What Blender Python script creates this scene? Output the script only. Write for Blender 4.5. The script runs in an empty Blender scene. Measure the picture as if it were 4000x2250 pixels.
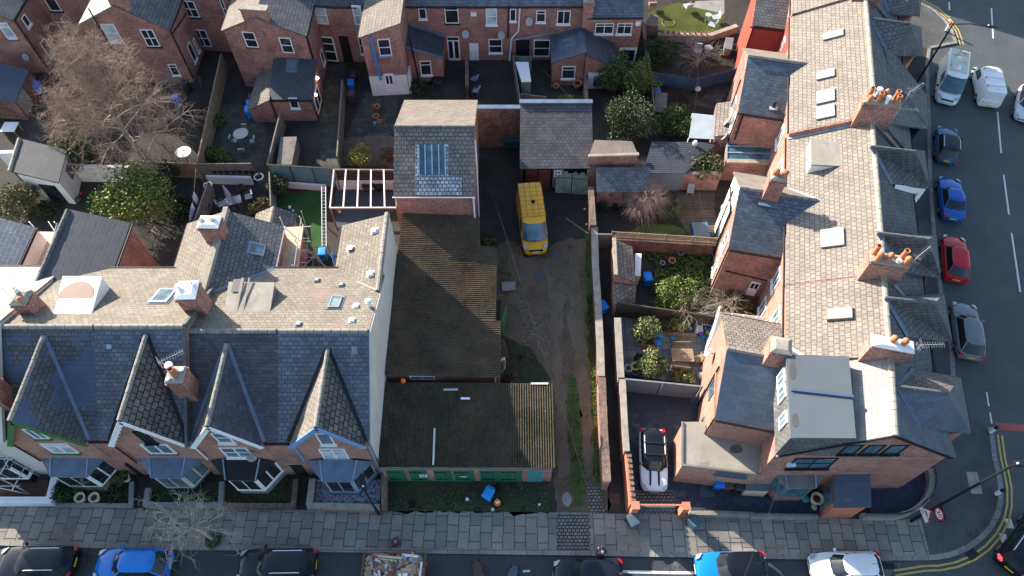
import bpy, bmesh, math, random
import numpy as np
from mathutils import Vector, Matrix
S = bpy.context.scene
COL = S.collection
R = math.radians
# ---------------- camera, sky, sun, exposure ----------------
CAM_H, TILT, FPX = 44.0, R(32.5), 1786 / 2576 * 4000
cd = bpy.data.cameras.new('camera'); cam = bpy.data.objects.new('camera', cd); COL.objects.link(cam)
cam.location = (0, 0, CAM_H); cam.rotation_euler = (TILT, 0, 0)
cd.sensor_width = 36.0; cd.lens = 36.0 * 1786 / 2576; cd.clip_end = 600; cd.clip_start = 0.5
S.camera = cam
SUN_EL, SUN_SHADOW = R(22), R(-43)
w = bpy.data.worlds.new('World'); S.world = w; w.use_nodes = True
nt = w.node_tree; sk = nt.nodes.new('ShaderNodeTexSky'); sk.sky_type = 'NISHITA'; sk.sun_disc = False
sk.sun_elevation = SUN_EL
# the sun stands opposite the direction its shadows fall
sdir = Vector((-math.cos(SUN_SHADOW) * math.cos(SUN_EL), -math.sin(SUN_SHADOW) * math.cos(SUN_EL), math.sin(SUN_EL)))
sk.sun_rotation = math.atan2(sdir.x, sdir.y)
wb = nt.nodes.new('ShaderNodeMix'); wb.data_type = 'RGBA'; wb.blend_type = 'MULTIPLY'; wb.inputs[0].default_value = 1; wb.inputs[7].default_value = (.98, 1.0, 1.0, 1)
nt.links.new(sk.outputs[0], wb.inputs[6]); nt.links.new(wb.outputs[2], nt.nodes['Background'].inputs[0]); nt.nodes['Background'].inputs[1].default_value = 0.12
ld = bpy.data.lights.new('sun', 'SUN'); sun = bpy.data.objects.new('sun', ld); COL.objects.link(sun)
ld.energy = 5.0; ld.angle = R(0.5); ld.color = (1.0, 0.905, 0.775)
sun.rotation_euler = sdir.to_track_quat('Z', 'Y').to_euler(); sun.location = sdir * 80
S.view_settings.view_transform = 'Standard'; S.view_settings.look = 'None'
S.view_settings.exposure = 1.52; S.view_settings.gamma = 1.0
S.cycles.use_denoising = True
S.cycles.max_bounces = 6; S.cycles.transparent_max_bounces = 8
rnd = random.Random(7)
# ---------------- survey: a point of the place from the photo's measured angles ----------------
ct, st = math.cos(TILT), math.sin(TILT)
class Crop:
    def __init__(s, x0, y0, k): s.x0, s.y0, s.k = x0, y0, k
    def ray(s, x, y):
        u = (s.x0 + x * s.k - 2000) / FPX; v = -(s.y0 + y * s.k - 1125) / FPX
        return Vector((u, v * ct + st, v * st - ct))
    def __call__(s, x, y, z=0.0):
        d = s.ray(x, y); t = (z - CAM_H) / d.z
        return Vector((d.x * t, d.y * t, z))
k1, k2 = 1000 / 2229, 1000 / 2415
A0, A1, A2, A3, A4 = [Crop(x, 0, k1) for x in (0, 800, 1500, 2300, 3000)]
B0, B1, B2, B3, B4 = [Crop(x, 600, k1) for x in (0, 800, 1500, 2250, 3000)]
C0, C1, C2, C3, C4 = [Crop(x, 1150, k1) for x in (0, 800, 1500, 2250, 3000)]
E0, E1, E2, E3, E4 = [Crop(x, 1650, k2) for x in (0, 800, 1500, 2250, 3000)]
G = Crop(0, 0, 4000 / 2576)
V = Vector
UP = V((0, 0, 1))
# ---------------- mesh building ----------------
class MB:
    def __init__(s): s.v = []; s.f = []
    def face(s, *pts):
        n = len(s.v); s.v += [V(p) for p in pts]; s.f.append(tuple(range(n, n + len(pts)))); return s
    def loft(s, rings, close=True, cap=True):
        n = len(s.v); m = len(rings[0])
        for r in rings: s.v += [V(p) for p in r]
        for i in range(len(rings) - 1):
            for j in range(m if close else m - 1):
                a = n + i * m + j; b = n + i * m + (j + 1) % m
                s.f.append((a, b, b + m, a + m))
        if cap and close:
            s.f.append(tuple(n + j for j in reversed(range(m))))
            s.f.append(tuple(n + (len(rings) - 1) * m + j for j in range(m)))
        return s
    def solid(s, pts, vec):
        pts = [V(p) for p in pts]; vec = V(vec)
        return s.loft([pts, [p + vec for p in pts]])
    def slab(s, pts, th):
        pts = [V(p) for p in pts]; nn = newell(pts)
        if nn.z < 0: nn = -nn
        return s.solid(pts, -nn * th)
    def prism(s, foot, z0, z1):
        return s.loft([[V((p[0], p[1], z0)) for p in foot], [V((p[0], p[1], z1)) for p in foot]])
    def box(s, c, size, rz=0.0, M=None):
        x, y, z = [a / 2 for a in size]; c = V(c); m = M or Matrix.Rotation(rz, 3, 'Z')
        q = lambda a, b, d: c + m @ V((a * x, b * y, d * z))
        return s.loft([[q(-1, -1, d), q(1, -1, d), q(1, 1, d), q(-1, 1, d)] for d in (-1, 1)])
    def beam(s, p, q, wd, ht, up=UP):
        p, q = V(p), V(q); d = (q - p).normalized()
        sd = d.cross(up)
        if sd.length < 1e-3: sd = V((1, 0, 0))
        sd.normalize(); u = sd.cross(d)
        r = lambda c: [c + sd * (a * wd / 2) + u * (b * ht / 2) for a, b in ((-1, -1), (1, -1), (1, 1), (-1, 1))]
        return s.loft([r(p), r(q)])
    def tube(s, pts, r, n=6, r2=None):
        pts = [V(p) for p in pts]; rings = []
        r2 = r if r2 is None else r2
        for i, p in enumerate(pts):
            d = (pts[min(i + 1, len(pts) - 1)] - pts[max(i - 1, 0)]).normalized()
            a = d.cross(UP) if abs(d.z) < 0.95 else d.cross(V((1, 0, 0)))
            a.normalize(); b = d.cross(a); rr = r + (r2 - r) * i / max(1, len(pts) - 1)
            rings.append([p + a * (rr * math.cos(t)) + b * (rr * math.sin(t)) for t in [2 * math.pi * k / n for k in range(n)]])
        return s.loft(rings)
    def lathe(s, c, prof, n=12, ax=None):
        c = V(c); rings = []
        for r, z in prof:
            rings.append([c + V((r * math.cos(2 * math.pi * k / n), r * math.sin(2 * math.pi * k / n), z)) for k in range(n)])
        return s.loft(rings)
    def arrays(s, vs, fs):
        n = len(s.v); s.v += [V(p) for p in vs]; s.f += [tuple(i + n for i in f) for f in fs]; return s
    def build(s, name, mat, parent=None, at=None, smooth=False, uvrot=0.0, fix=True):
        o0 = V(at) if at is not None else (ORG[parent] if parent is not None else V((0, 0, 0)))
        me = bpy.data.meshes.new(name)
        me.from_pydata([tuple(p - o0) for p in s.v], [], s.f)
        if fix:
            bm = bmesh.new(); bm.from_mesh(me)
            bmesh.ops.remove_doubles(bm, verts=bm.verts, dist=1e-5)
            bmesh.ops.recalc_face_normals(bm, faces=bm.faces); bm.to_mesh(me); bm.free()
        box_uv(me, o0, uvrot)
        if smooth:
            me.polygons.foreach_set('use_smooth', [True] * len(me.polygons))
            try: me.set_sharp_from_angle(angle=R(38))
            except Exception: pass
        me.materials.append(M[mat] if isinstance(mat, str) else mat)
        o = bpy.data.objects.new(name, me); COL.objects.link(o); ORG[o] = o0
        if parent is not None: o.parent = parent
        else: o.location = o0
        return o
ORG = {}
def newell(pts):
    n = V((0, 0, 0))
    for i, p in enumerate(pts): n += p.cross(pts[(i + 1) % len(pts)])
    return n.normalized() if n.length > 1e-9 else V((0, 0, 1))
def box_uv(me, o0, rot):
    nl = len(me.loops)
    if nl == 0: return
    co = np.empty(len(me.vertices) * 3, np.float64); me.vertices.foreach_get('co', co); co = co.reshape(-1, 3) + np.array(o0)
    lv = np.empty(nl, np.int32); me.loops.foreach_get('vertex_index', lv)
    pn = np.empty(len(me.polygons) * 3); me.polygons.foreach_get('normal', pn); pn = pn.reshape(-1, 3)
    lt = np.empty(len(me.polygons), np.int32); me.polygons.foreach_get('loop_total', lt)
    n = np.repeat(pn, lt, axis=0)
    n = np.where(n[:, 2:3] < -0.01, -n, n)
    t = np.stack([-n[:, 1], n[:, 0], np.zeros(len(n))], 1); L = np.linalg.norm(t, axis=1)
    flat = L < 0.05
    t[flat] = (math.cos(rot), math.sin(rot), 0); L[flat] = 1; t /= L[:, None]
    b = np.cross(n, t); p = co[lv]
    uv = np.stack([(p * t).sum(1), (p * b).sum(1)], 1).astype(np.float32)
    ul = me.uv_layers.new(name='uv'); ul.data.foreach_set('uv', uv.ravel())
def tag(o, label=None, cat=None, group=None, kind=None):
    if label: o['label'] = label
    if cat: o['category'] = cat
    if group: o['group'] = group
    if kind: o['kind'] = kind
    return o
def thing(name, label, cat, loc=(0, 0, 0), rz=0.0, group=None):
    o = bpy.data.objects.new(name, None); COL.objects.link(o); o.empty_display_size = 0.3
    o.location = loc; o.rotation_euler = (0, 0, rz); ORG[o] = V(loc) if rz == 0 else V((0, 0, 0))
    return tag(o, label, cat, group)
def dup(o, parent=None, kids=True):
    c = o.copy(); COL.objects.link(c)
    if parent is not None: c.parent = parent
    ORG[c] = ORG.get(o, V((0, 0, 0)))
    for ch in [x for x in COL.objects if x.parent == o]: dup(ch, c)
    return c
def put(o, label, loc, rz=0.0, group=None, cat=None):
    o.location = loc; o.rotation_euler = (0, 0, rz); return tag(o, label, cat, group)
def struct(name, mat, polys, th=0.0, uvrot=0.0):
    m = MB()
    for p in polys:
        if th: m.slab(p, th)
        else: m.face(*p)
    return tag(m.build(name, mat, uvrot=uvrot), kind='structure')
# ---------------- materials ----------------
M = {}
def _new(name, rough=0.8, spec=0.3, metal=0.0):
    m = bpy.data.materials.new(name); m.use_nodes = True; t = m.node_tree
    b = t.nodes['Principled BSDF']; b.inputs['Roughness'].default_value = rough
    b.inputs['Specular IOR Level'].default_value = spec; b.inputs['Metallic'].default_value = metal
    M[name] = m; return m, t, b
def _n(t, ty, **kw):
    n = t.nodes.new(ty)
    for k, v in kw.items():
        if k in n.inputs: n.inputs[k].default_value = v
        else: setattr(n, k, v)
    return n
def c4(c): return (c[0], c[1], c[2], 1)
def _mix(t, fac, a, b, mode='MIX'):
    m = t.nodes.new('ShaderNodeMix'); m.data_type = 'RGBA'; m.blend_type = mode
    for i, x in ((0, fac), (6, a), (7, b)):
        if hasattr(x, 'links') or hasattr(x, 'is_linked'): t.links.new(x, m.inputs[i])
        else: m.inputs[i].default_value = x if i == 0 else c4(x)
    return m.outputs[2]
def _noise(t, vec, scale, detail=4, rough=0.6):
    n = _n(t, 'ShaderNodeTexNoise', Scale=scale, Detail=detail, Roughness=rough); t.links.new(vec, n.inputs['Vector']); return n.outputs[0]
def _ramp(t, x, a, b, va=0.0, vb=1.0):
    r = _n(t, 'ShaderNodeMapRange'); t.links.new(x, r.inputs[0])
    for i, v in zip((1, 2, 3, 4), (a, b, va, vb)): r.inputs[i].default_value = v
    return r.outputs[0]
def _pos(t):
    g = t.nodes.new('ShaderNodeNewGeometry'); return g.outputs['Position']
def _uv(t):
    u = t.nodes.new('ShaderNodeUVMap'); u.uv_map = 'uv'; return u.outputs[0]
def _bump(t, b, h, strength=0.5, dist=0.03):
    bp = _n(t, 'ShaderNodeBump', Strength=strength, Distance=dist); t.links.new(h, bp.inputs['Height']); t.links.new(bp.outputs[0], b.inputs['Normal'])
def plain(name, col, rough=0.6, spec=0.4, metal=0.0, var=0.12, scale=3.0, coat=0.0, dirt=None, damt=0.55):
    m, t, b = _new(name, rough, spec, metal)
    p = _pos(t); n = _noise(t, p, scale)
    f = _ramp(t, n, 0.3, 0.7, 1 - var, 1 + var)
    c = _mix(t, 1.0, col, f, 'MULTIPLY')
    if dirt:
        c = _mix(t, _ramp(t, _noise(t, p, scale * 0.6, 6, 0.75), damt, damt + 0.12), c, dirt)
    t.links.new(c, b.inputs['Base Color'])
    if coat: b.inputs['Coat Weight'].default_value = coat; b.inputs['Coat Roughness'].default_value = 0.05
    return m
def tiles(name, c1, c2, mort, tw, th, ms=0.012, rough=0.8, spec=0.3, bump=0.6, moss=None, mamt=0.6, mscale=0.5, big=0.25, swap=False, c3=None, c3amt=0.62, fine=0.15, off=0.5, bdist=0.02):
    m, t, b = _new(name, rough, spec)
    uv = _uv(t)
    if swap:
        mp = _n(t, 'ShaderNodeMapping'); mp.inputs['Rotation'].default_value = (0, 0, math.pi / 2); t.links.new(uv, mp.inputs[0]); uv = mp.outputs[0]
    # courses are never quite straight
    wob = _n(t, 'ShaderNodeTexNoise', Scale=1.3, Detail=2); t.links.new(uv, wob.inputs['Vector'])
    wv = _n(t, 'ShaderNodeVectorMath', operation='MULTIPLY_ADD'); t.links.new(wob.outputs[1], wv.inputs[0]); wv.inputs[1].default_value = (0.05 * th / 0.25, 0.05 * th / 0.25, 0); t.links.new(uv, wv.inputs[2])
    br = _n(t, 'ShaderNodeTexBrick', Scale=1.0, offset=off); t.links.new(wv.outputs[0], br.inputs['Vector'])
    br.inputs['Brick Width'].default_value = tw; br.inputs['Row Height'].default_value = th; br.inputs['Mortar Size'].default_value = ms; br.inputs['Mortar Smooth'].default_value = 0.15; br.inputs['Bias'].default_value = 0.0
    br.inputs['Color1'].default_value = c4(c1); br.inputs['Color2'].default_value = c4(c2); br.inputs['Mortar'].default_value = c4(mort)
    p = _pos(t)
    c = br.outputs[0]
    if c3: c = _mix(t, _ramp(t, _noise(t, p, 0.45, 3, 0.6), c3amt, c3amt + 0.04), c, c3)
    f = _ramp(t, _noise(t, p, 0.7, 5, 0.65), 0.3, 0.7, 1 - big, 1 + big); c = _mix(t, 1.0, c, f, 'MULTIPLY')
    f2 = _ramp(t, _noise(t, p, 9.0, 4, 0.7), 0.3, 0.7, 1 - fine, 1 + fine); c = _mix(t, 1.0, c, f2, 'MULTIPLY')
    if moss:
        c = _mix(t, _ramp(t, _noise(t, p, mscale, 8, 0.8), mamt, mamt + 0.1), c, moss)
    t.links.new(c, b.inputs['Base Color'])
    h = _n(t, 'ShaderNodeMath', operation='SUBTRACT'); h.inputs[0].default_value = 1.0; t.links.new(br.outputs[1], h.inputs[1])
    _bump(t, b, h.outputs[0], bump, bdist)
    return m
def ground(name, c1, c2, c3=None, s1=0.4, s2=6.0, amt=0.55, rough=0.9, c4_=None, a4=0.62, s4=1.2, bump=0.5, spec=0.2):
    m, t, b = _new(name, rough, spec); p = _pos(t)
    c = _mix(t, _ramp(t, _noise(t, p, s1, 6, 0.65), 0.35, 0.65), c1, c2)
    if c3: c = _mix(t, _ramp(t, _noise(t, p, s1 * 1.7, 7, 0.75), amt, amt + 0.12), c, c3)
    if c4_: c = _mix(t, _ramp(t, _noise(t, p, s4, 8, 0.8), a4, a4 + 0.06), c, c4_)
    n2 = _noise(t, p, s2, 6, 0.8)
    c = _mix(t, 1.0, c, _ramp(t, n2, 0.3, 0.7, 0.6, 1.4), 'MULTIPLY')
    t.links.new(c, b.inputs['Base Color']); _bump(t, b, n2, bump, 0.04)
    return m
def corr(name, c1, c2, moss, mamt=0.5, pitch=None):
    m, t, b = _new(name, 0.95, 0.1); p = _pos(t); uv = _uv(t)
    c = _mix(t, _ramp(t, _noise(t, p, 0.5, 6, 0.7), 0.35, 0.65), c1, c2)
    c = _mix(t, _ramp(t, _noise(t, p, 3.2, 8, 0.85), mamt, mamt + 0.08), c, moss)
    c = _mix(t, _ramp(t, _noise(t, p, 14.0, 3, 0.6), 0.66, 0.7), c, (0.28, 0.27, 0.24))
    n = _noise(t, p, 9, 6, 0.8)
    c = _mix(t, 1.0, c, _ramp(t, n, 0.3, 0.7, 0.5, 1.5), 'MULTIPLY')
    t.links.new(c, b.inputs['Base Color']); _bump(t, b, n, 0.4, 0.03)
# walls
tiles('brick', (0.39, 0.13, 0.095), (0.17, 0.062, 0.05), (0.42, 0.34, 0.29), 0.27, 0.1, 0.014, 0.9, 0.15, 0.6, big=0.3, fine=0.4, c3=(0.30, 0.14, 0.115), c3amt=0.64)
tiles('brick_old', (0.29, 0.115, 0.08), (0.11, 0.05, 0.04), (0.17, 0.14, 0.115), 0.27, 0.1, 0.014, 0.92, 0.12, 0.6, moss=(0.06, 0.06, 0.045), mamt=0.56, mscale=0.9, big=0.35, fine=0.35)
tiles('brick_orange', (0.37, 0.165, 0.12), (0.24, 0.10, 0.072), (0.43, 0.35, 0.3), 0.27, 0.1, 0.012, 0.9, 0.15, 0.5, big=0.18, fine=0.28)
tiles('brick_coping', (0.26, 0.17, 0.13), (0.16, 0.11, 0.09), (0.10, 0.09, 0.08), 0.11, 0.4, 0.014, 0.92, 0.12, 0.6, moss=(0.07, 0.075, 0.05), mamt=0.56, mscale=1.2, big=0.3, fine=0.3)
plain('render_red', (0.30, 0.062, 0.045), 0.8, 0.2, var=0.1, scale=0.7)
plain('paint_orange', (0.50, 0.18, 0.115), 0.75, 0.2, var=0.1, scale=1.1)
plain('render_white', (0.72, 0.72, 0.7), 0.85, 0.2, var=0.08, scale=0.8, dirt=(0.4, 0.4, 0.36), damt=0.66)
plain('render_cream', (0.56, 0.53, 0.47), 0.9, 0.15, var=0.1, scale=0.6, dirt=(0.4, 0.37, 0.32), damt=0.62)
# roofs
tiles('slate_blue', (0.12, 0.15, 0.185), (0.07, 0.088, 0.115), (0.03, 0.035, 0.045), 0.33, 0.24, 0.016, 0.55, 0.45, 0.8, moss=(0.06, 0.058, 0.05), mamt=0.62, mscale=0.8, big=0.25)
tiles('slate_patched', (0.10, 0.10, 0.105), (0.065, 0.066, 0.07), (0.025, 0.025, 0.03), 0.36, 0.26, 0.02, 0.6, 0.4, 0.9, moss=(0.055, 0.05, 0.045), mamt=0.6, mscale=0.8, big=0.25, c3=(0.055, 0.085, 0.135), c3amt=0.5)
tiles('slate_purple', (0.085, 0.085, 0.11), (0.055, 0.052, 0.07), (0.03, 0.03, 0.035), 0.3, 0.2, 0.01, 0.65, 0.35, 0.6, big=0.22, moss=(0.06, 0.05, 0.045), mamt=0.64)
tiles('slate_stone', (0.215, 0.185, 0.16), (0.15, 0.13, 0.115), (0.055, 0.05, 0.045), 0.34, 0.3, 0.022, 0.85, 0.2, 0.9, moss=(0.10, 0.088, 0.07), mamt=0.6, mscale=0.9, big=0.2, fine=0.25)
tiles('slate_mossy', (0.16, 0.145, 0.13), (0.10, 0.095, 0.09), (0.02, 0.02, 0.018), 0.42, 0.34, 0.03, 0.9, 0.2, 1.0, moss=(0.055, 0.06, 0.025), mamt=0.58, mscale=0.9, big=0.3, fine=0.3)
tiles('slate_beige', (0.228, 0.2, 0.163), (0.172, 0.15, 0.124), (0.096, 0.084, 0.07), 0.34, 0.25, 0.014, 0.85, 0.2, 0.7, big=0.14, fine=0.22, c3=(0.2, 0.145, 0.13), c3amt=0.6)
tiles('slate_terrace', (0.24, 0.21, 0.18), (0.185, 0.161, 0.14), (0.11, 0.095, 0.083), 0.33, 0.30, 0.02, 0.85, 0.2, 1.0, big=0.16, fine=0.22, moss=(0.17, 0.148, 0.128), mamt=0.56, mscale=0.7)
tiles('slate_grey', (0.155, 0.15, 0.15), (0.105, 0.105, 0.112), (0.04, 0.04, 0.042), 0.32, 0.27, 0.02, 0.75, 0.3, 0.9, big=0.22, fine=0.25, moss=(0.12, 0.11, 0.1), mamt=0.6)
tiles('slate_new', (0.075, 0.105, 0.15), (0.055, 0.08, 0.12), (0.03, 0.045, 0.07), 0.6, 0.3, 0.008, 0.5, 0.5, 0.4, big=0.12, fine=0.1, c3=(0.085, 0.12, 0.17))
tiles('slate_black', (0.05, 0.058, 0.072), (0.036, 0.042, 0.055), (0.018, 0.02, 0.026), 0.5, 0.28, 0.012, 0.6, 0.4, 0.6, big=0.12)
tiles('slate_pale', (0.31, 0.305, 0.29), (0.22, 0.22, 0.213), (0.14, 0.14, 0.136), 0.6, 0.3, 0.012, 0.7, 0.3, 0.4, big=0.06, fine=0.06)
tiles('paint_slate', (0.42, 0.46, 0.5), (0.24, 0.27, 0.31), (0.07, 0.075, 0.085), 0.3, 0.26, 0.03, 0.8, 0.2, 0.7, big=0.3, fine=0.4, moss=(0.13, 0.14, 0.16), mamt=0.56, mscale=3)
plain('felt_grey', (0.17, 0.165, 0.155), 0.95, 0.1, var=0.2, scale=0.8, dirt=(0.11, 0.10, 0.09), damt=0.6)
plain('felt_pale', (0.28, 0.26, 0.225), 0.95, 0.1, var=0.15, scale=0.9, dirt=(0.17, 0.155, 0.135), damt=0.58)
plain('felt_brown', (0.2, 0.165, 0.14), 0.95, 0.1, var=0.2, scale=1.2, dirt=(0.13, 0.11, 0.095), damt=0.58)
plain('membrane', (0.10, 0.12, 0.135), 0.6, 0.3, var=0.06, scale=0.5)
plain('membrane_dark', (0.08, 0.105, 0.14), 0.7, 0.3, var=0.1, scale=1.0)
plain('stain', (0.1, 0.095, 0.09), 0.4, 0.4)
plain('lead', (0.10, 0.145, 0.21), 0.5, 0.4, var=0.22, scale=1.6)
plain('lead_pale', (0.24, 0.31, 0.40), 0.5, 0.4, var=0.2, scale=2)
plain('ridge_tile', (0.24, 0.225, 0.2), 0.9, 0.2, var=0.25, scale=2.5)
plain('ridge_dark', (0.10, 0.105, 0.11), 0.8, 0.3, var=0.25, scale=2.5)
plain('cement', (0.27, 0.25, 0.215), 0.95, 0.1, var=0.2, scale=4, dirt=(0.13, 0.14, 0.07), damt=0.58)
plain('stone', (0.30, 0.27, 0.225), 0.9, 0.2, var=0.22, scale=2.2, dirt=(0.16, 0.145, 0.12), damt=0.58)
plain('concrete', (0.24, 0.235, 0.225), 0.92, 0.2, var=0.18, scale=1.5, dirt=(0.13, 0.125, 0.115), damt=0.6)
plain('terracotta', (0.42, 0.17, 0.09), 0.85, 0.2, var=0.25, scale=5)
corr('corrugated_moss', (0.042, 0.037, 0.031), (0.12, 0.092, 0.062), (0.105, 0.066, 0.03), 0.5)
corr('corrugated_dark', (0.026, 0.024, 0.021), (0.08, 0.066, 0.048), (0.05, 0.042, 0.018), 0.5)
# paints, metals, plastics, glass
plain('white_paint', (0.78, 0.79, 0.79), 0.5, 0.4, var=0.05)
plain('white_metal', (0.78, 0.79, 0.8), 0.35, 0.5, var=0.03)
plain('green_paint', (0.016, 0.125, 0.065), 0.6, 0.4, var=0.22, scale=2.2)
plain('teal_paint', (0.06, 0.24, 0.24), 0.6, 0.4, var=0.15)
plain('lime_green', (0.035, 0.15, 0.04), 0.6, 0.4, var=0.15)
plain('blue_paint', (0.15, 0.30, 0.58), 0.6, 0.4, var=0.12)
plain('blue_pipe', (0.03, 0.22, 0.6), 0.5, 0.4)
plain('grey_paint', (0.12, 0.14, 0.165), 0.5, 0.4, var=0.08)
plain('black_paint', (0.014, 0.015, 0.017), 0.6, 0.25, var=0.1)
plain('red_paint', (0.35, 0.05, 0.04), 0.6, 0.4)
plain('steel', (0.42, 0.43, 0.43), 0.4, 0.5, 0.6, var=0.15)
plain('galv', (0.50, 0.51, 0.52), 0.45, 0.5, 0.5, var=0.15)
plain('rust', (0.16, 0.075, 0.045), 0.8, 0.2, var=0.3)
plain('plank', (0.60, 0.47, 0.33), 0.8, 0.2, var=0.15, scale=2.5)
plain('timber', (0.27, 0.20, 0.13), 0.85, 0.2, var=0.2, scale=2.5)
plain('timber_grey', (0.18, 0.165, 0.145), 0.9, 0.2, var=0.22, scale=2.5)
plain('timber_dark', (0.075, 0.058, 0.045), 0.9, 0.2, var=0.25, scale=2.5)
plain('timber_red', (0.09, 0.03, 0.02), 0.85, 0.2, var=0.25, scale=2)
plain('fence_teal', (0.13, 0.24, 0.27), 0.8, 0.2, var=0.12)
plain('fence_blue', (0.075, 0.14, 0.21), 0.8, 0.2, var=0.12)
plain('fence_slate', (0.16, 0.185, 0.21), 0.7, 0.3, var=0.1)
plain('bin_blue', (0.006, 0.17, 0.62), 0.45, 0.4, var=0.08)
plain('bin_cyan', (0.02, 0.28, 0.75), 0.45, 0.4, var=0.08)
plain('bin_black', (0.028, 0.033, 0.04), 0.5, 0.4, var=0.1)
plain('bin_slate', (0.055, 0.095, 0.13), 0.5, 0.4, var=0.1)
plain('bin_brown', (0.085, 0.05, 0.045), 0.6, 0.3, var=0.1)
plain('bin_green', (0.02, 0.085, 0.075), 0.55, 0.3)
plain('rubber', (0.015, 0.015, 0.016), 0.85, 0.2)
plain('orange_plastic', (0.85, 0.17, 0.02), 0.5, 0.4)
plain('yellow_plastic', (0.75, 0.55, 0.03), 0.5, 0.4)
plain('red_plastic', (0.6, 0.04, 0.03), 0.5, 0.4)
plain('purple_plastic', (0.25, 0.08, 0.5), 0.5, 0.4)
plain('cyan_plastic', (0.05, 0.38, 0.45), 0.5, 0.4)
plain('lilac_cloth', (0.42, 0.36, 0.5), 0.9, 0.1)
plain('cloth_white', (0.75, 0.78, 0.85), 0.9, 0.1)
plain('cloth_blue', (0.25, 0.4, 0.7), 0.9, 0.1)
plain('cloth_navy', (0.018, 0.03, 0.065), 0.9, 0.1)
plain('cardboard', (0.42, 0.28, 0.17), 0.9, 0.1, var=0.2)
plain('skin', (0.55, 0.33, 0.25), 0.6, 0.3, var=0.05)
plain('hair', (0.16, 0.09, 0.05), 0.8, 0.2)
plain('metal_grey', (0.25, 0.26, 0.27), 0.4, 0.5, 0.3)
plain('plate_yellow', (0.8, 0.5, 0.02), 0.4, 0.4, var=0.02)
plain('plate_white', (0.75, 0.75, 0.72), 0.4, 0.4, var=0.02)
plain('tail_red', (0.5, 0.015, 0.012), 0.2, 0.5)
plain('lamp_clear', (0.36, 0.4, 0.42), 0.1, 0.6)
plain('line_white', (0.6, 0.6, 0.58), 0.8, 0.2, var=0.15, scale=3, dirt=(0.25, 0.25, 0.25), damt=0.6)
plain('line_yellow', (0.5, 0.37, 0.10), 0.8, 0.2, var=0.15, scale=3, dirt=(0.2, 0.17, 0.09), damt=0.6)
def glass(name, col, rough=0.06):
    m, t, b = _new(name, rough, 0.5); p = _pos(t)
    c = _mix(t, _ramp(t, _noise(t, p, 1.1, 3), 0.35, 0.65), col, tuple(x * 1.9 + 0.012 for x in col)); t.links.new(c, b.inputs['Base Color'])
    b.inputs['IOR'].default_value = 1.5
glass('glass', (0.012, 0.016, 0.02)); glass('glass_blue', (0.07, 0.115, 0.14), 0.1); glass('glass_curtain', (0.28, 0.33, 0.36), 0.2)
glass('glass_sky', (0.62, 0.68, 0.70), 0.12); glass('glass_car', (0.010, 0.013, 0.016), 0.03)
glass('glass_van', (0.035, 0.08, 0.115), 0.05)
def car_paint(name, col, flake=0.0, rough=0.28):
    m, t, b = _new(name, rough, 0.25, flake); b.inputs['Base Color'].default_value = c4(col)
    p = _pos(t); c = _mix(t, 1.0, col, _ramp(t, _noise(t, p, 2.0, 5), 0.3, 0.7, 0.92, 1.06), 'MULTIPLY'); t.links.new(c, b.inputs['Base Color'])
    b.inputs['Coat Weight'].default_value = 0.4; b.inputs['Coat Roughness'].default_value = 0.04
for n_, c_ in dict(yellow=(0.74, 0.37, 0.012), white=(0.74, 0.76, 0.77), silver=(0.55, 0.58, 0.62), blue=(0.006, 0.10, 0.42), mini_blue=(0.015, 0.12, 0.24), bright_blue=(0.006, 0.19, 0.60), red=(0.5, 0.012, 0.025), black=(0.007, 0.009, 0.014), grey=(0.17, 0.19, 0.21), navy=(0.009, 0.012, 0.02)).items(): car_paint('car_' + n_, c_)
# grounds
ground('soil', (0.032, 0.03, 0.027), (0.05, 0.045, 0.036), (0.03, 0.045, 0.018), 0.5, 7.0, 0.58)
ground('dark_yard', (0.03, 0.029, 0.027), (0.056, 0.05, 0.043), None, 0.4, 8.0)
ground('dirt_track', (0.10, 0.074, 0.05), (0.16, 0.12, 0.082), (0.058, 0.044, 0.032), 0.45, 6.0, 0.54, c4_=(0.24, 0.20, 0.155), a4=0.62, s4=5.0, bump=0.9)
ground('wheel_rut', (0.128, 0.097, 0.068), (0.18, 0.138, 0.098), (0.09, 0.068, 0.049), 0.6, 7.0, 0.56, bump=0.5)
ground('loose_gravel', (0.09, 0.07, 0.05), (0.19, 0.15, 0.11), None, 4.0, 9.0, bump=1.0)
ground('asphalt', (0.06, 0.068, 0.071), (0.078, 0.086, 0.088), (0.048, 0.054, 0.058), 0.3, 14.0, 0.6, rough=0.75, bump=0.25, spec=0.35)
ground('asphalt_damp', (0.034, 0.036, 0.04), (0.05, 0.052, 0.055), (0.14, 0.138, 0.13), 0.22, 12.0, 0.60, rough=0.6, bump=0.25, spec=0.4)
ground('asphalt_pavement', (0.058, 0.06, 0.06), (0.10, 0.10, 0.098), (0.045, 0.047, 0.048), 0.35, 12.0, 0.58, rough=0.8, bump=0.3)
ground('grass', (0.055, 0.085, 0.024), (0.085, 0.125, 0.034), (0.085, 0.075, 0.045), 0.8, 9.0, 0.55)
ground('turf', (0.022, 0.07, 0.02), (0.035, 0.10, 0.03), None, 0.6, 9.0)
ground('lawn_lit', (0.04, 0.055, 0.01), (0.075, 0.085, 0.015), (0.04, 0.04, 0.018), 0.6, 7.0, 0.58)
ground('gravel_blue', (0.035, 0.043, 0.07), (0.055, 0.068, 0.105), None, 3.0, 12.0, bump=1.0)
ground('pebbles', (0.05, 0.06, 0.08), (0.6, 0.66, 0.75), None, 6.0, 14.0, bump=1.0)
ground('gravel_brown', (0.10, 0.075, 0.055), (0.15, 0.12, 0.09), None, 2.0, 12.0)
ground('bark_mulch', (0.07, 0.045, 0.038), (0.11, 0.075, 0.06), None, 2.0, 12.0)
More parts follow.
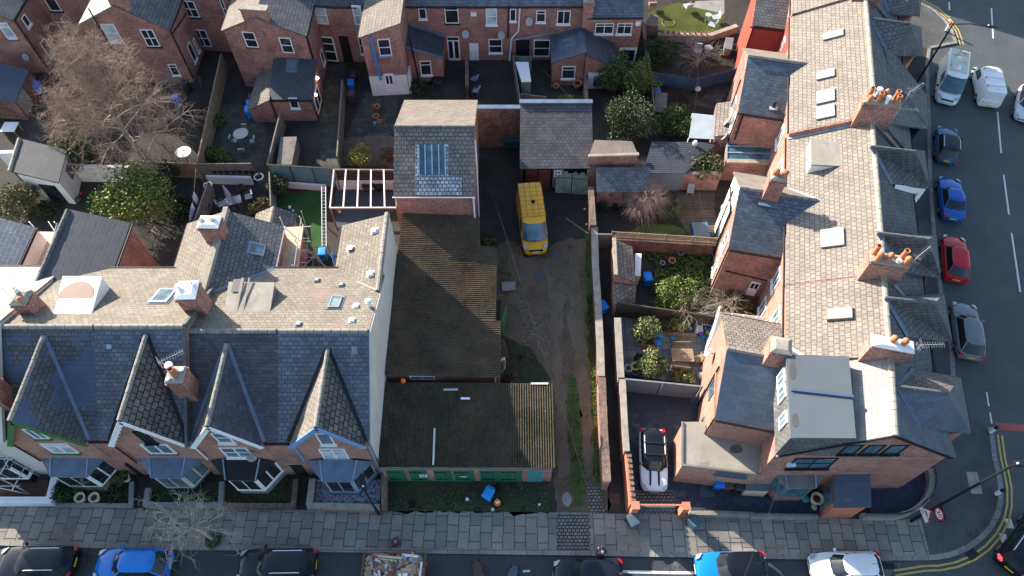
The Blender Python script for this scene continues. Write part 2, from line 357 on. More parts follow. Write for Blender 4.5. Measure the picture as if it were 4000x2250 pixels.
ground('weeds', (0.045, 0.04, 0.03), (0.05, 0.062, 0.027), (0.095, 0.078, 0.058), 1.1, 7.0, 0.56, c4_=(0.016, 0.015, 0.014), a4=0.54, s4=0.7, bump=0.9)
ground('red_surface', (0.30, 0.085, 0.085), (0.36, 0.11, 0.11), None, 0.6, 10.0, bump=0.2)
tiles('flagstone', (0.29, 0.26, 0.215), (0.185, 0.178, 0.163), (0.05, 0.048, 0.044), 0.95, 0.68, 0.022, 0.85, 0.25, 0.6, swap=True, big=0.14, fine=0.14, c3=(0.25, 0.20, 0.155), c3amt=0.58, off=0.43)
tiles('setts', (0.25, 0.225, 0.19), (0.16, 0.15, 0.135), (0.03, 0.03, 0.028), 0.24, 0.2, 0.03, 0.85, 0.25, 0.8, big=0.15)
tiles('patio_grey', (0.20, 0.205, 0.205), (0.15, 0.157, 0.16), (0.04, 0.045, 0.05), 0.62, 0.62, 0.016, 0.8, 0.25, 0.4, big=0.2, off=0.0)
tiles('patio_slate', (0.032, 0.045, 0.062), (0.024, 0.034, 0.048), (0.015, 0.017, 0.02), 0.7, 0.5, 0.012, 0.55, 0.4, 0.4, big=0.3, c3=(0.065, 0.08, 0.1), c3amt=0.56)
tiles('patio_old', (0.085, 0.083, 0.072), (0.05, 0.05, 0.046), (0.03, 0.033, 0.026), 0.6, 0.6, 0.02, 0.9, 0.2, 0.6, big=0.35, moss=(0.05, 0.055, 0.035), mamt=0.58)
tiles('decking', (0.13, 0.105, 0.08), (0.09, 0.075, 0.06), (0.03, 0.025, 0.02), 3.2, 0.15, 0.02, 0.85, 0.2, 0.6, big=0.3)
tiles('decking_blue', (0.055, 0.075, 0.10), (0.045, 0.06, 0.08), (0.02, 0.025, 0.035), 3.2, 0.14, 0.014, 0.7, 0.3, 0.5, big=0.15)
tiles('kerbstone', (0.28, 0.26, 0.23), (0.2, 0.19, 0.175), (0.08, 0.08, 0.08), 0.95, 0.6, 0.016, 0.85, 0.2, 0.4, big=0.15)
def leafmat(name, c1, c2, rough=0.6):
    m, t, b = _new(name, rough, 0.3); p = _pos(t)
    oi = t.nodes.new('ShaderNodeNewGeometry')
    c = _mix(t, oi.outputs['Random Per Island'], c1, c2); c = _mix(t, 1.0, c, _ramp(t, _noise(t, p, 1.6, 4), 0.3, 0.7, 0.65, 1.35), 'MULTIPLY')
    t.links.new(c, b.inputs['Base Color'])
leafmat('leaf_green', (0.035, 0.07, 0.016), (0.11, 0.155, 0.035)); leafmat('leaf_dark', (0.016, 0.036, 0.016), (0.045, 0.075, 0.028))
leafmat('leaf_olive', (0.05, 0.065, 0.025), (0.13, 0.14, 0.06)); leafmat('leaf_lime', (0.10, 0.14, 0.02), (0.19, 0.225, 0.045))
leafmat('leaf_yellow', (0.13, 0.14, 0.03), (0.26, 0.26, 0.08)); leafmat('leaf_variegated', (0.06, 0.10, 0.03), (0.34, 0.34, 0.16))
leafmat('leaf_brown', (0.085, 0.06, 0.035), (0.17, 0.13, 0.075)); leafmat('leaf_blue', (0.035, 0.06, 0.05), (0.09, 0.13, 0.10))
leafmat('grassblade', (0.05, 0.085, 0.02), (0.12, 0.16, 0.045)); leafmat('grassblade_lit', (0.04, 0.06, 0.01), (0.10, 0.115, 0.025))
leafmat('twig', (0.22, 0.15, 0.11), (0.36, 0.27, 0.205), 0.9); leafmat('bark_birch', (0.22, 0.19, 0.155), (0.42, 0.38, 0.32), 0.9)
leafmat('twig_pink', (0.28, 0.18, 0.15), (0.45, 0.32, 0.27), 0.9); leafmat('twig_pale', (0.36, 0.31, 0.235), (0.52, 0.46, 0.36), 0.9)
leafmat('bark_dark', (0.06, 0.045, 0.035), (0.10, 0.08, 0.06), 0.9)
# ---------------- building helpers ----------------
CAMP = V((0, 0, CAM_H))
class Wall:
    def __init__(s, p0, p1):
        s.p = V((p0[0], p0[1], 0)); q = V((p1[0], p1[1], 0)); s.L = (q - s.p).length
        s.d = (q - s.p).normalized(); s.n = V((s.d.y, -s.d.x, 0))
        if s.n.dot(-s.p) < 0: s.n = -s.n
    def hit(s, fn, x, y):
        d = fn.ray(x, y); t = s.n.dot(s.p - CAMP) / s.n.dot(d); q = CAMP + d * t
        return (q - s.p).dot(s.d), q.z
    def pt(s, a, z, o=0.0): q = s.p + s.d * a + s.n * o; return V((q.x, q.y, z))
    def box(s, mb, a0, a1, z0, z1, o0=-0.02, o1=0.05):
        return mb.loft([[s.pt(a0, z, o0), s.pt(a1, z, o0), s.pt(a1, z, o1), s.pt(a0, z, o1)] for z in (z0, z1)])
class Plane3:
    def __init__(s, a, b, c):
        s.p = V(a); s.n = (V(b) - s.p).cross(V(c) - s.p).normalized()
        if s.n.z < 0: s.n = -s.n
        s.t = V((-s.n.y, s.n.x, 0)).normalized() if abs(s.n.z) < 0.9999 else V((1, 0, 0)); s.b = s.n.cross(s.t)
    def hit(s, fn, x, y, o=0.0):
        d = fn.ray(x, y); t = s.n.dot(s.p + s.n * o - CAMP) / s.n.dot(d); return CAMP + d * t
    def z(s, x, y): return s.p.z - (s.n.x * (x - s.p.x) + s.n.y * (y - s.p.y)) / s.n.z
def window(par, wl, fn, x0, y0, x1, y1, style='sash', frame='white_paint', sill='white_paint', gl='glass', fw=0.075, name='window', fit=None):
    a0, zt = wl.hit(fn, x0, y0); a1, zb = wl.hit(fn, x1, y1)
    if fit: a0, a1, zb, zt = fit
    a0, a1 = min(a0, a1), max(a0, a1); zb, zt = min(zb, zt), max(zb, zt)
    m = MB(); o = 0.07
    wl.box(m, a0, a0 + fw, zb, zt, o1=o); wl.box(m, a1 - fw, a1, zb, zt, o1=o)
    wl.box(m, a0 + fw, a1 - fw, zt - fw, zt, o1=o - .002); wl.box(m, a0 + fw, a1 - fw, zb, zb + fw, o1=o - .002)
    am, zm = (a0 + a1) / 2, (zb + zt) / 2; b = fw * 0.42
    if 'sash' in style: wl.box(m, a0 + fw, a1 - fw, zm - b, zm + b, o1=o - .006)
    if 'v' in style: wl.box(m, am - b, am + b, zb + fw, zt - fw, o1=o - .009)
    if 'top' in style: zz = zt - (zt - zb) * 0.28; wl.box(m, a0 + fw, a1 - fw, zz - b, zz + b, o1=o - .012)
    if 'low' in style: zz = zb + (zt - zb) * 0.4; wl.box(m, a0 + fw, a1 - fw, zz - b, zz + b, o1=o - .014)
    f = m.build(name, frame, par)
    p = MB(); wl.box(p, a0 + fw * .8, a1 - fw * .8, zb + fw * .8, zt - fw * .8, o1=0.028); p.build('pane', gl, f)
    if sill: q = MB(); wl.box(q, a0 - .08, a1 + .08, zb - .13, zb - .003, o1=0.15); q.build('sill', sill, f)
    return f
def door(par, wl, fn, x0, y0, x1, y1, mat='white_paint', panes=((.2, .45, .45, .9), (.55, .8, .45, .9)), fit=None, gl='glass'):
    a0, zt = wl.hit(fn, x0, y0); a1, zb = wl.hit(fn, x1, y1)
    if fit: a0, a1, zb, zt = fit
    a0, a1 = min(a0, a1), max(a0, a1); zb = max(0.02, min(zb, zt))
    m = MB(); wl.box(m, a0, a1, zb, zt, o1=0.06); d = m.build('door', mat, par)
    W, Hh = a1 - a0, zt - zb
    for (u0, u1, v0, v1) in panes:
        p = MB(); wl.box(p, a0 + W * u0, a0 + W * u1, zb + Hh * v0, zb + Hh * v1, o1=0.072); p.build('pane', gl, d)
    h = MB(); wl.box(h, a0 + W * .88, a0 + W * .93, zb + Hh * .45, zb + Hh * .52, o1=0.12); h.build('handle', 'metal_grey', d)
    return d
def ridge(par, p, q, mat='ridge_tile', wd=0.3, ht=0.11, step=0.46, name='ridge_tiles'):
    p, q = V(p), V(q); n = max(1, int((q - p).length / step)); m = MB()
    for i in range(n):
        a = p.lerp(q, i / n); b = p.lerp(q, (i + 0.95) / n); j = V((0, 0, rnd.uniform(-.012, .012)))
        d = (b - a).normalized(); sd = d.cross(UP).normalized()
        r = lambda c: [c + j + sd * (wd * x) + V((0, 0, z)) for x, z in ((-.5, -ht * .75), (-.42, 0), (-.15, ht * .6), (.15, ht * .6), (.42, 0), (.5, -ht * .75))]
        m.loft([r(a), r(b)])
    return m.build(name, mat, par)
def strip(par, p, q, mat, wd=0.24, ht=0.05, name='valley', lift=0.1):
    m = MB(); m.beam(V(p) + V((0, 0, lift)), V(q) + V((0, 0, lift)), wd, ht); return m.build(name, mat, par)
def roof(par, polys, mat, th=0.12, name='roof', lift=0.10):
    m = MB()
    for p in polys: m.slab([V(x) + V((0, 0, lift)) for x in p], th)
    return m.build(name, mat, par)
def gutter(par, p, q, mat='black_paint', r=0.07, name='gutter'):
    m = MB(); m.tube([p, q], r, 6); return m.build(name, mat, par)
def pipe(par, pts, mat='black_paint', r=0.05, name='drainpipe'):
    m = MB(); m.tube(pts, r, 6); return m.build(name, mat, par)
def pot(par, c, h=0.7, r=0.14, mat='terracotta', style='open'):
    m = MB()
    if style == 'open': m.lathe(c, [(r * 1.1, 0), (r * 1.05, h * .1), (r * .85, h * .8), (r * 1.02, h * .86), (r * 1.02, h), (r * .75, h), (r * .7, h * .5), (0.02, h * .45)], 12)
    elif style == 'dome': m.lathe(c, [(r * 1.05, 0), (r * .85, h * .6), (r * 1.15, h * .66), (r * 1.15, h * .75), (r * .8, h * .92), (r * .3, h), (.01, h * 1.01)], 12)
    else: m.lathe(c, [(r * .8, 0), (r * .75, h * .7), (r * 1.3, h * .74), (r * 1.3, h * .92), (r * .9, h), (.01, h * 1.02)], 12)
    return m.build('chimney_pot', mat, par, smooth=True)
def chimney(par, c, wd, dp, z0, z1, rz, pots=(), mat='brick', cap='cement', captop=0.14, band=True, name='chimney'):
    c = V((c[0], c[1], 0)); m = MB(); m.box(c + V((0, 0, (z0 + z1) / 2)), (wd, dp, z1 - z0), rz)
    if band: m.box(c + V((0, 0, z1 - .22)), (wd + .12, dp + .12, .16), rz)
    st_ = m.build(name, mat, par)
    m = MB(); T = Matrix.Rotation(rz, 3, 'Z')
    rr = lambda x, y, z: c + T @ V((x, y, z))
    rg = lambda k, z: [rr(-wd / 2 * k, -dp / 2 * k, z), rr(wd / 2 * k, -dp / 2 * k, z), rr(wd / 2 * k, dp / 2 * k, z), rr(-wd / 2 * k, dp / 2 * k, z)]
    m.loft([rg(1.04, z1 - .05), rg(1.04, z1 + .03), rg(.6, z1 + captop)]); m.build('chimney_cap', cap, st_)
    for (x, y, h, r, mt, sty) in pots: pot(st_, rr(x, y, z1 + captop * .35), h, r, mt, sty)
    return st_
def dish(par, wl_pt, n, r=0.35, name='satellite_dish'):
    m = MB(); n = V(n).normalized(); c = V(wl_pt) + n * 0.35; f = (n + V((.2, .1, .45))).normalized()
    a = f.cross(UP).normalized(); b = f.cross(a); rings = []
    for rr, o in ((r, .1), (r * .97, .1), (r * .7, .04), (r * .35, .008), (.01, 0)):
        rings.append([c + f * o + a * (rr * math.cos(t) * .85) + b * (rr * math.sin(t)) for t in [2 * math.pi * k / 16 for k in range(16)]])
    m.loft(rings); m.tube([V(wl_pt), c], .03, 5); m.tube([c - b * r * .8, c + f * .35 - b * r * .3], .015, 4)
    return m.build(name, 'metal_grey', par, smooth=True)
def aerial(par, base, h, ang, L=1.2, tilt=0.0, mat='galv'):
    m = MB(); b = V(base); t = b + V((0.05, 0, h)); m.tube([b, t], .016, 5)
    d = V((math.cos(ang), math.sin(ang), tilt)); s = V((-math.sin(ang), math.cos(ang), 0))
    m.tube([t - d * .15, t + d * L], .013, 4)
    for k in range(9):
        p = t + d * (L * (k + .5) / 9); m.tube([p - s * .2, p + s * .17], .006, 3)
    p = t - d * .1
    for zz in (-.25, -.12, .12, .25): m.tube([p + V((0, 0, zz)) - s * .28, p + V((0, 0, zz)) + s * .26], .007, 3)
    return m.build('tv_aerial', mat, par)
def skylight(par, pl, fn, quad, frame='metal_grey', gl='glass_blue', fw=0.09, h=0.12, flash='lead'):
    q = [pl.hit(fn, x, y, .1) for x, y in quad]
    # square it up on the roof plane
    c = sum(q, V((0, 0, 0))) / 4; us = [(p - c).dot(pl.t) for p in q]; vs = [(p - c).dot(pl.b) for p in q]
    hu = (sum(abs(x) for x in us)) / 4; hv = (sum(abs(x) for x in vs)) / 4
    P_ = lambda u, v, o: c + pl.t * u + pl.b * v + pl.n * o
    def bx(m, u0, u1, v0, v1, o0, o1): m.loft([[P_(u0, v0, o), P_(u1, v0, o), P_(u1, v1, o), P_(u0, v1, o)] for o in (o0, o1)])
    m = MB(); bx(m, -hu, -hu + fw, -hv, hv, -.1, h); bx(m, hu - fw, hu, -hv, hv, -.1, h)
    bx(m, -hu + fw, hu - fw, -hv, -hv + fw, -.1, h - .003); bx(m, -hu + fw, hu - fw, hv - fw, hv, -.1, h - .003)
    f = m.build('skylight', frame, par)
    p = MB(); bx(p, -hu + fw * .9, hu - fw * .9, -hv + fw * .9, hv - fw * .9, -.1, h - .035); p.build('pane', gl, f)
    if flash: z = MB(); bx(z, -hu - .14, hu + .14, -hv - .2, hv + .1, -.1, .025); z.build('flashing', flash, f)
    return f
def vent(par, pl, fn, x, y, mat='metal_grey', sz=(.25, .34, .12)):
    c = pl.hit(fn, x, y, .1); m = MB()
    T = Matrix((pl.t, pl.b, pl.n)).transposed()
    m.box(c + pl.n * sz[2] / 2, sz, M=T); m.box(c + pl.n * .01, (sz[0] * 1.4, sz[1] * 1.4, .03), M=T)
    return m.build('roof_vent', mat, par)
def bay(par, quad, zt, zb, roofmat, frame='white_paint', gl='glass_blue', base='brick', sill='stone', panes=None, rise=0.35):
    """ground-floor bay: quad = four roof corners in order wall-left, wall-right, front-right, front-left"""
    q = [V((p[0], p[1], 0)) for p in quad]; cen = sum(q, V((0, 0, 0))) / 4
    sh = [cen + (p - cen) * .93 for p in q]; sh[0].y = q[0].y + .1; sh[1].y = q[1].y + .1
    f = lambda z, k=1.0: [V((p.x, p.y, z)) for p in [cen + (s_ - cen) * k for s_ in sh]]
    m = MB(); m.loft([f(0.02), f(zb)]); m.build('bay_wall', base, par)
    m = MB(); m.loft([f(zb + .002, 1.05), f(zb + .1, 1.05)]); m.build('bay_sill', sill, par)
    m = MB(); m.loft([f(zb + .102, .995), f(zt - .02, .995)]); b = m.build('bay_window', frame, par)
    for i, j in ((1, 2), (2, 3), (3, 0)):
        w_ = Wall(sh[i] if i != 1 else sh[1], sh[j]); w_.n = (V(((sh[i] + sh[j]) / 2)) - cen); w_.n.z = 0
        dd = w_.d; nn = V((dd.y, -dd.x, 0)); w_.n = nn if nn.dot(w_.n) > 0 else -nn; w_.p = V((sh[i].x, sh[i].y, 0))
        L = w_.L; nb = 2 if L > 1.0 else 1
        for k in range(nb):
            a0 = .14 + (L - .28) * k / nb + .05 * (k > 0); a1 = .14 + (L - .28) * (k + 1) / nb - .05 * (k < nb - 1)
            if a1 - a0 < .15: continue
            p = MB(); w_.box(p, a0, a1, zb + .28, zt - .28, o1=.02); p.build('pane', gl, b)
    # leaded hipped roof
    m = MB(); wl_, wr = V(quad[0]), V(quad[1]); fr, fl = V(quad[2]), V(quad[3])
    lo = [V((p.x, p.y, zt)) for p in (wl_, wr, fr, fl)]
    t0 = lo[0].lerp(lo[1], .22) + V((0, 0, rise)); t1 = lo[0].lerp(lo[1], .78) + V((0, 0, rise))
    bt = [p - V((0, 0, .12)) for p in lo]
    m.face(lo[0], t0, lo[3]); m.face(t0, t1, lo[2], lo[3]); m.face(t1, lo[1], lo[2]); m.face(lo[0], lo[1], t1, t0)
    for i in range(4): m.face(lo[i], lo[(i + 1) % 4], bt[(i + 1) % 4], bt[i])
    m.face(*bt); rf = m.build('bay_roof', roofmat, par)
    for a, b_ in ((t0, lo[3]), (t1, lo[2])): m = MB(); m.beam(a + V((0, 0, .02)), b_ + V((0, 0, .02)), .07, .05); m.build('hip_roll', 'lead_pale', rf)
    return rf
def garden_wall(name, label, pts, h, wd=0.23, mat='brick_old', cap='brick_coping', z0=0.0, cat='wall', caph=0.09, capw=0.08):
    m = MB(); c = MB(); at = V((pts[0][0], pts[0][1], 0)); hs = h if isinstance(h, (list, tuple)) else [h] * len(pts)
    t = thing(name, label, cat, at)
    for i in range(len(pts) - 1):
        p, q = V((pts[i][0], pts[i][1], 0)), V((pts[i + 1][0], pts[i + 1][1], 0)); d = (q - p).normalized(); s_ = V((d.y, -d.x, 0))
        e = 0.0 if i == 0 else wd / 2 - .004
        p = p - d * e
        def ring(x, hh, w_): return [x + s_ * (w_ / 2) + V((0, 0, hh[0])), x - s_ * (w_ / 2) + V((0, 0, hh[0])), x - s_ * (w_ / 2) + V((0, 0, hh[1])), x + s_ * (w_ / 2) + V((0, 0, hh[1]))]
        k = .003 * i
        m.loft([ring(p, (z0, hs[i] - k), wd - k), ring(q, (z0, hs[i + 1] - k), wd - k)])
        c.loft([ring(p, (hs[i] + .002 - k, hs[i] + caph - k), wd + capw - k), ring(q, (hs[i + 1] + .002 - k, hs[i + 1] + caph - k), wd + capw - k)])
    m.build('wall_body', mat, t)
    if cap: c.build('coping', cap, t)
    return t
def fence(name, label, p, q, h, mat='timber', post='timber', bay_=1.8, boards=True, th=0.04, z0=0.0, rail=True, h2=None, cat='fence', group=None, bw=0.15):
    p, q = V((p[0], p[1], z0)), V((q[0], q[1], z0)); L = (q - p).length; d = (q - p).normalized(); s_ = V((d.y, -d.x, 0)); h2 = h2 or h
    t = thing(name, label, cat, p, group=group); m = MB(); n = max(1, int(L / bw))
    for i in range(n):
        a, b = p + d * (L * i / n), p + d * (L * (i + .93) / n); hh = h + (h2 - h) * i / n + rnd.uniform(-.015, .015); o = s_ * (.012 if i % 2 else -.012)
        m.loft([[a + o + s_ * th / 2, b + o + s_ * th / 2, b + o - s_ * th / 2, a + o - s_ * th / 2], [x + V((0, 0, hh)) for x in (a + o + s_ * th / 2, b + o + s_ * th / 2, b + o - s_ * th / 2, a + o - s_ * th / 2)]])
    m.build('fence_panel', mat, t)
    k = max(1, round(L / bay_))
    for i in range(k + 1):
        c = p + d * (L * i / k); m = MB(); m.box(c + V((0, 0, (h + (h2 - h) * i / k + .06) / 2)), (.1, .1, h + (h2 - h) * i / k + .06), math.atan2(d.y, d.x)); m.build('post', post, t)
    if rail:
        m = MB(); m.beam(p + V((0, 0, h + .03)), q + V((0, 0, h2 + .03)), .1, .04); m.build('top_rail', post, t)
    return t
# ---------------- the setting: ground, roads, pavements, yards ----------------
RZ = -0.11
def rough(pts, amp=.14):
    g = random.Random(len(pts) * 7 + int(pts[0][0] * 10)); out = []
    for i, p in enumerate(pts):
        a, b = V(p), V(pts[(i + 1) % len(pts)]); n = max(1, int((b - a).length / .45))
        out += [a.lerp(b, k / n) + V((g.gauss(0, amp), g.gauss(0, amp), 0)) for k in range(n)]
    return out
def lay(name, mat, pts, k=0, uvrot=0.0):
    if mat in ('weeds', 'grass', 'lawn_lit', 'wheel_rut', 'loose_gravel', 'gravel_brown', 'turf', 'soil', 'dirt_track'): pts = rough(pts, .07 if mat in ('wheel_rut', 'dirt_track', 'turf') else .11)
    m = MB(); m.face(*[V((p[0], p[1], 0.004 * k)) for p in pts]); return tag(m.build(name, mat, uvrot=uvrot), kind='structure')
gm = MB(); gm.face((-300, -80, -.35), (300, -80, -.35), (300, 400, -.35), (-300, 400, -.35)); tag(gm.build('ground', 'soil'), kind='structure')
kerb_s = [V((-46, 10.35, 0)), V((-31, 9.82, 0)), E0(1200, 1195), E1(1100, 1222), E2(1600, 1252), E3(1000, 1272), E4(400, 1292)]
kerb_c = [E4(*p) for p in ((1100, 1305), (1450, 1302), (1600, 1297), (1750, 1268), (1900, 1205), (2020, 1120), (2120, 1010), (2190, 880), (2218, 750), (2218, 600), (2190, 450), (2160, 330), (2130, 100), (2112, 45))]
kerb_e = [C4(1765, 1135), C4(1640, 800), C4(1612, 410), B4(1530, 1250), B4(1465, 720), B4(1430, 250), A4(1418, 1100), A4(1400, 560), A4(1420, 420), A4(1650, 375), A4(1612, 260), A4(1540, 160), A4(1440, 70), A4(1300, 5), A4(1000, -120)]
outline = kerb_s + kerb_c + kerb_e + [V((20, 90, 0)), V((-70, 90, 0)), V((-70, 11, 0))]
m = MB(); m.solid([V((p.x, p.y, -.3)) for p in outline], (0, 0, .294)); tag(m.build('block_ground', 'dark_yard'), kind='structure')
m = MB(); m.face((-110, -25, RZ), (40, -25, RZ), (40, 13, RZ), (-110, 13, RZ)); tag(m.build('side_road', 'asphalt_damp'), kind='structure')
def rp(p): return V((p.x, p.y, RZ + .004))
m = MB(); m.face(rp(E4(1000, 2300)), V((120, -25, RZ + .004)), V((160, 140, RZ + .004)), V((10, 140, RZ + .004)), rp(A4(1000, 300)), rp(B4(1200, 700)), rp(C4(1500, 1100)), rp(E4(1700, 600)), rp(E4(1300, 1200)))
tag(m.build('main_road', 'asphalt'), kind='structure')
# pavements
inner_s = [V((-46, 12.3, 0)), V((-31.45, 12.12, 0)), V((-8.3, 11.85, 0)), V((5, 11.75, 0)), V((18.6, 11.45, 0)), E4(1200, 925)]
lay('pavement', 'flagstone', kerb_s + [E4(1100, 1305), E4(1450, 1302), E4(1525, 1255), E4(1440, 900)] + inner_s[::-1], 1, R(-1.2))
lay('corner_pavement', 'asphalt_pavement', [E4(1200, 925), E4(1440, 900), E4(1525, 1255), E4(1450, 1302)] + kerb_c[2:] + kerb_e[:8] + [A4(1250, 800), A4(1230, 1250), B4(1270, 400), B4(1300, 900), B4(1360, 1200), C4(1470, 690), C4(1600, 1400), E4(1500, 450)], 0)
lay('corner_pavement', 'asphalt_pavement', kerb_e[8:] + [A4(1000, 60), A4(1330, 250), A4(1350, 420)], 0)
def band(name, mat, pts, wd, z, closed=False, uvrot=0):
    m = MB(); n = len(pts)
    for i in range(n - 1):
        a, b = V((pts[i].x, pts[i].y, z)), V((pts[i + 1].x, pts[i + 1].y, z)); d0 = (pts[min(i + 1, n - 1)] - pts[max(i - 1, 0)]).normalized() if i else (b - a).normalized(); d1 = (pts[min(i + 2, n - 1)] - pts[i]).normalized()
        s0, s1 = V((-d0.y, d0.x, 0)) * wd / 2, V((-d1.y, d1.x, 0)) * wd / 2
        m.face(a - s0, b - s1, b + s1, a + s0)
    return tag(m.build(name, mat), kind='structure')
def offs(pts, o):
    r = []
    for i, p in enumerate(pts):
        d = (pts[min(i + 1, len(pts) - 1)] - pts[max(i - 1, 0)]).normalized(); r.append(p + V((d.y, -d.x, 0)) * o)
    return r
kk = kerb_s + kerb_c
m = MB()
for pts in (kk, kerb_e):
    for i in range(len(pts) - 1):
        a, b = V(pts[i]), V(pts[i + 1]); d = (b - a).normalized(); s_ = V((-d.y, d.x, 0)) * .3; n = max(1, int((b - a).length / .95))
        for k in range(n):
            p, q = a.lerp(b, k / n), a.lerp(b, (k + .985) / n); m.solid([p + V((0, 0, -.2)), q + V((0, 0, -.2)), q + s_ + V((0, 0, -.2)), p + s_ + V((0, 0, -.2))], (0, 0, .212 + rnd.uniform(-.006, .006)))
tag(m.build('kerb', 'kerbstone'), kind='structure')
# painted lines
for o in (.3, .56): band('yellow_line', 'line_yellow', offs([E4(560, 1310), E4(1180, 1345)] + kerb_c[1:-1], o)[1:], .11, RZ + .013)
for o in (.3, .6): band('yellow_line', 'line_yellow', offs(kerb_e[9:], o), .11, RZ + .010)
def dash(fn, x0, y0, x1, y1, wd=.13, mat='line_white', nm='white_line'): band(nm, mat, [fn(x0, y0, RZ), fn(x1, y1, RZ)], wd, RZ + .010)
dash(A4, 1945, 72, 1960, 335); dash(A4, 1998, 975, 2030, 1335); dash(B4, 2052, 185, 2098, 535); dash(B4, 2120, 690, 2196, 1205); dash(A4, 1577, 20, 1580, 90); dash(A4, 1578, 145, 1582, 210)
dash(C4, 1903, 850, 1922, 975, .1); dash(C4, 1932, 1030, 1948, 1125, .1); dash(E4, 2262, 910, 2290, 1000, .4); dash(E4, 2212, 1050, 2235, 1140, .4)
dash(E3, 440, 1408, 880, 1418, .16); dash(E3, 885, 1418, 1140, 1420, .16); dash(E2, 1310, 1405, 1378, 1402, .12)
m = MB(); m.face(*[E4(x, y, RZ + .009) for x, y in ((2140, 0), (2450, 20), (2450, 90), (2195, 75))]); tag(m.build('red_crossing', 'red_surface'), kind='structure')
m = MB()
for q in (((1870, 465), (1975, 468), (1997, 565), (1890, 575)), ((1892, 577), (1998, 567), (2026, 675), (1920, 672))): m.face(*[E4(x, y, .008) for x, y in q])
tag(m.build('tactile_slab', 'stone'), kind='structure')
# crossover setts in the pavement by the track
lay('sett_paving', 'setts', [E2(*p) for p in ((1628, 870), (1935, 868), (1945, 1205), (1632, 1208))], 3)
lay('sett_paving', 'setts', [E2(*p) for p in ((1905, 590), (2050, 590), (2080, 862), (1945, 862))], 3)
# track and yard
lay('track', 'dirt_track', [B2(1000, 790), B2(1080, 735), B2(1170, 790), B2(1230, 900), B2(1330, 900), B2(1420, 850), B2(1500, 770), B2(1620, 740), B2(1765, 735), V((6.0, 11.8, 0)), V((2.7, 11.8, 0)), V((2.6, 19, 0)), V((-.9, 19.2, 0)), V((-.8, 27, 0)), V((-2.5, 27, 0))], 1)
lay('weed_patch', 'weeds', [E2(*p) for p in ((20, 540), (1560, 570), (1560, 860), (20, 850))], 1)
lay('weed_patch', 'weeds', [C2(*p) for p in ((1040, 380), (1180, 420), (1330, 520), (1450, 740), (1290, 790), (1040, 790))], 2)
lay('grass_verge', 'grass', [B2(*p) for p in ((1765, 660), (1800, 700), (1860, 1100), (1880, 1449), (1770, 1449), (1745, 1000))] , 2)
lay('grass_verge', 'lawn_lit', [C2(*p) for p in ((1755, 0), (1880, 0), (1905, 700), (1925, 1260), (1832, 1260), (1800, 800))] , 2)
lay('grass_verge', 'grass', [C2(*p) for p in ((1832, 1262), (1925, 1262), (1940, 1449))] + [E2(2080, 850), E2(1990, 580), E2(1975, 200)], 2)
lay('grass_strip', 'grass', [C2(*p) for p in ((1610, 690), (1660, 720), (1690, 870), (1722, 1449))] + [E2(1895, 480), E2(1890, 790), E2(1810, 800), E2(1760, 500)] + [C2(1628, 1449), C2(1600, 950)], 2)
lay('wheel_rut', 'wheel_rut', [B2(1400, 960), B2(1500, 1180)] + [C2(*p) for p in ((1560, 0), (1540, 400), (1560, 700), (1600, 1100), (1610, 1449))] + [E2(1760, 500), E2(1650, 560)] + [C2(1510, 1449), C2(1500, 1000), C2(1470, 600), C2(1450, 300)], 2)
lay('wheel_rut', 'wheel_rut', [B2(1620, 900), B2(1710, 1100)] + [C2(*p) for p in ((1735, 100), (1750, 500), (1790, 900), (1820, 1449))] + [E2(1980, 520), E2(1900, 480)] + [C2(1735, 1449), C2(1705, 900), C2(1660, 560), C2(1610, 300)], 2)
lay('loose_gravel', 'loose_gravel', [C2(*p) for p in ((1160, 20), (1240, 60), (1290, 200), (1400, 260), (1450, 380), (1440, 560), (1350, 520), (1290, 390), (1200, 430), (1170, 250))], 2)
puddles = MB()
for cx, cy, a, b, mt in ((1350, 1060, 55, 42, 0), (1508, 893, 38, 28, 0)):
    puddles.face(*[B2(cx + a * math.cos(t) * (1 + .15 * math.sin(3 * t)), cy + b * math.sin(t), .009) for t in [2 * math.pi * k / 18 for k in range(18)]])
plain('wet', (0.03, 0.035, 0.042), 0.15, 0.5); tag(puddles.build('puddle', 'wet'), kind='structure')
pc = MB(); pc.face(*[E2(1725 + 42 * math.cos(t) * (1 + .12 * math.sin(2 * t + 1)), 725 + 70 * math.sin(t), .012) for t in [2 * math.pi * k / 16 for k in range(16)]]); tag(pc.build('concrete_patch', 'concrete'), kind='structure')
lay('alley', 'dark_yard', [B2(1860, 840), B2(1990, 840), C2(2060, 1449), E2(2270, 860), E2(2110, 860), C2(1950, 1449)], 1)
# front gardens of the terrace on the near street
lay('front_garden', 'weeds', [E0(*p) for p in ((540, 500), (1250, 480), (1240, 790), (480, 770))], 2)
lay('front_garden', 'weeds', [E0(*p) for p in ((1410, 510), (2080, 560), (2080, 780), (1370, 780))], 2)
lay('front_garden', 'weeds', [E1(*p) for p in ((120, 530), (870, 530), (840, 770), (180, 780))], 2)
lay('front_garden', 'bark_mulch', [E0(*p) for p in ((0, 590), (460, 480), (440, 720), (0, 720))], 2)
lay('pebble_bed', 'pebbles', [E1(*p) for p in ((1040, 540), (1660, 540), (1650, 760), (1010, 760))], 3)
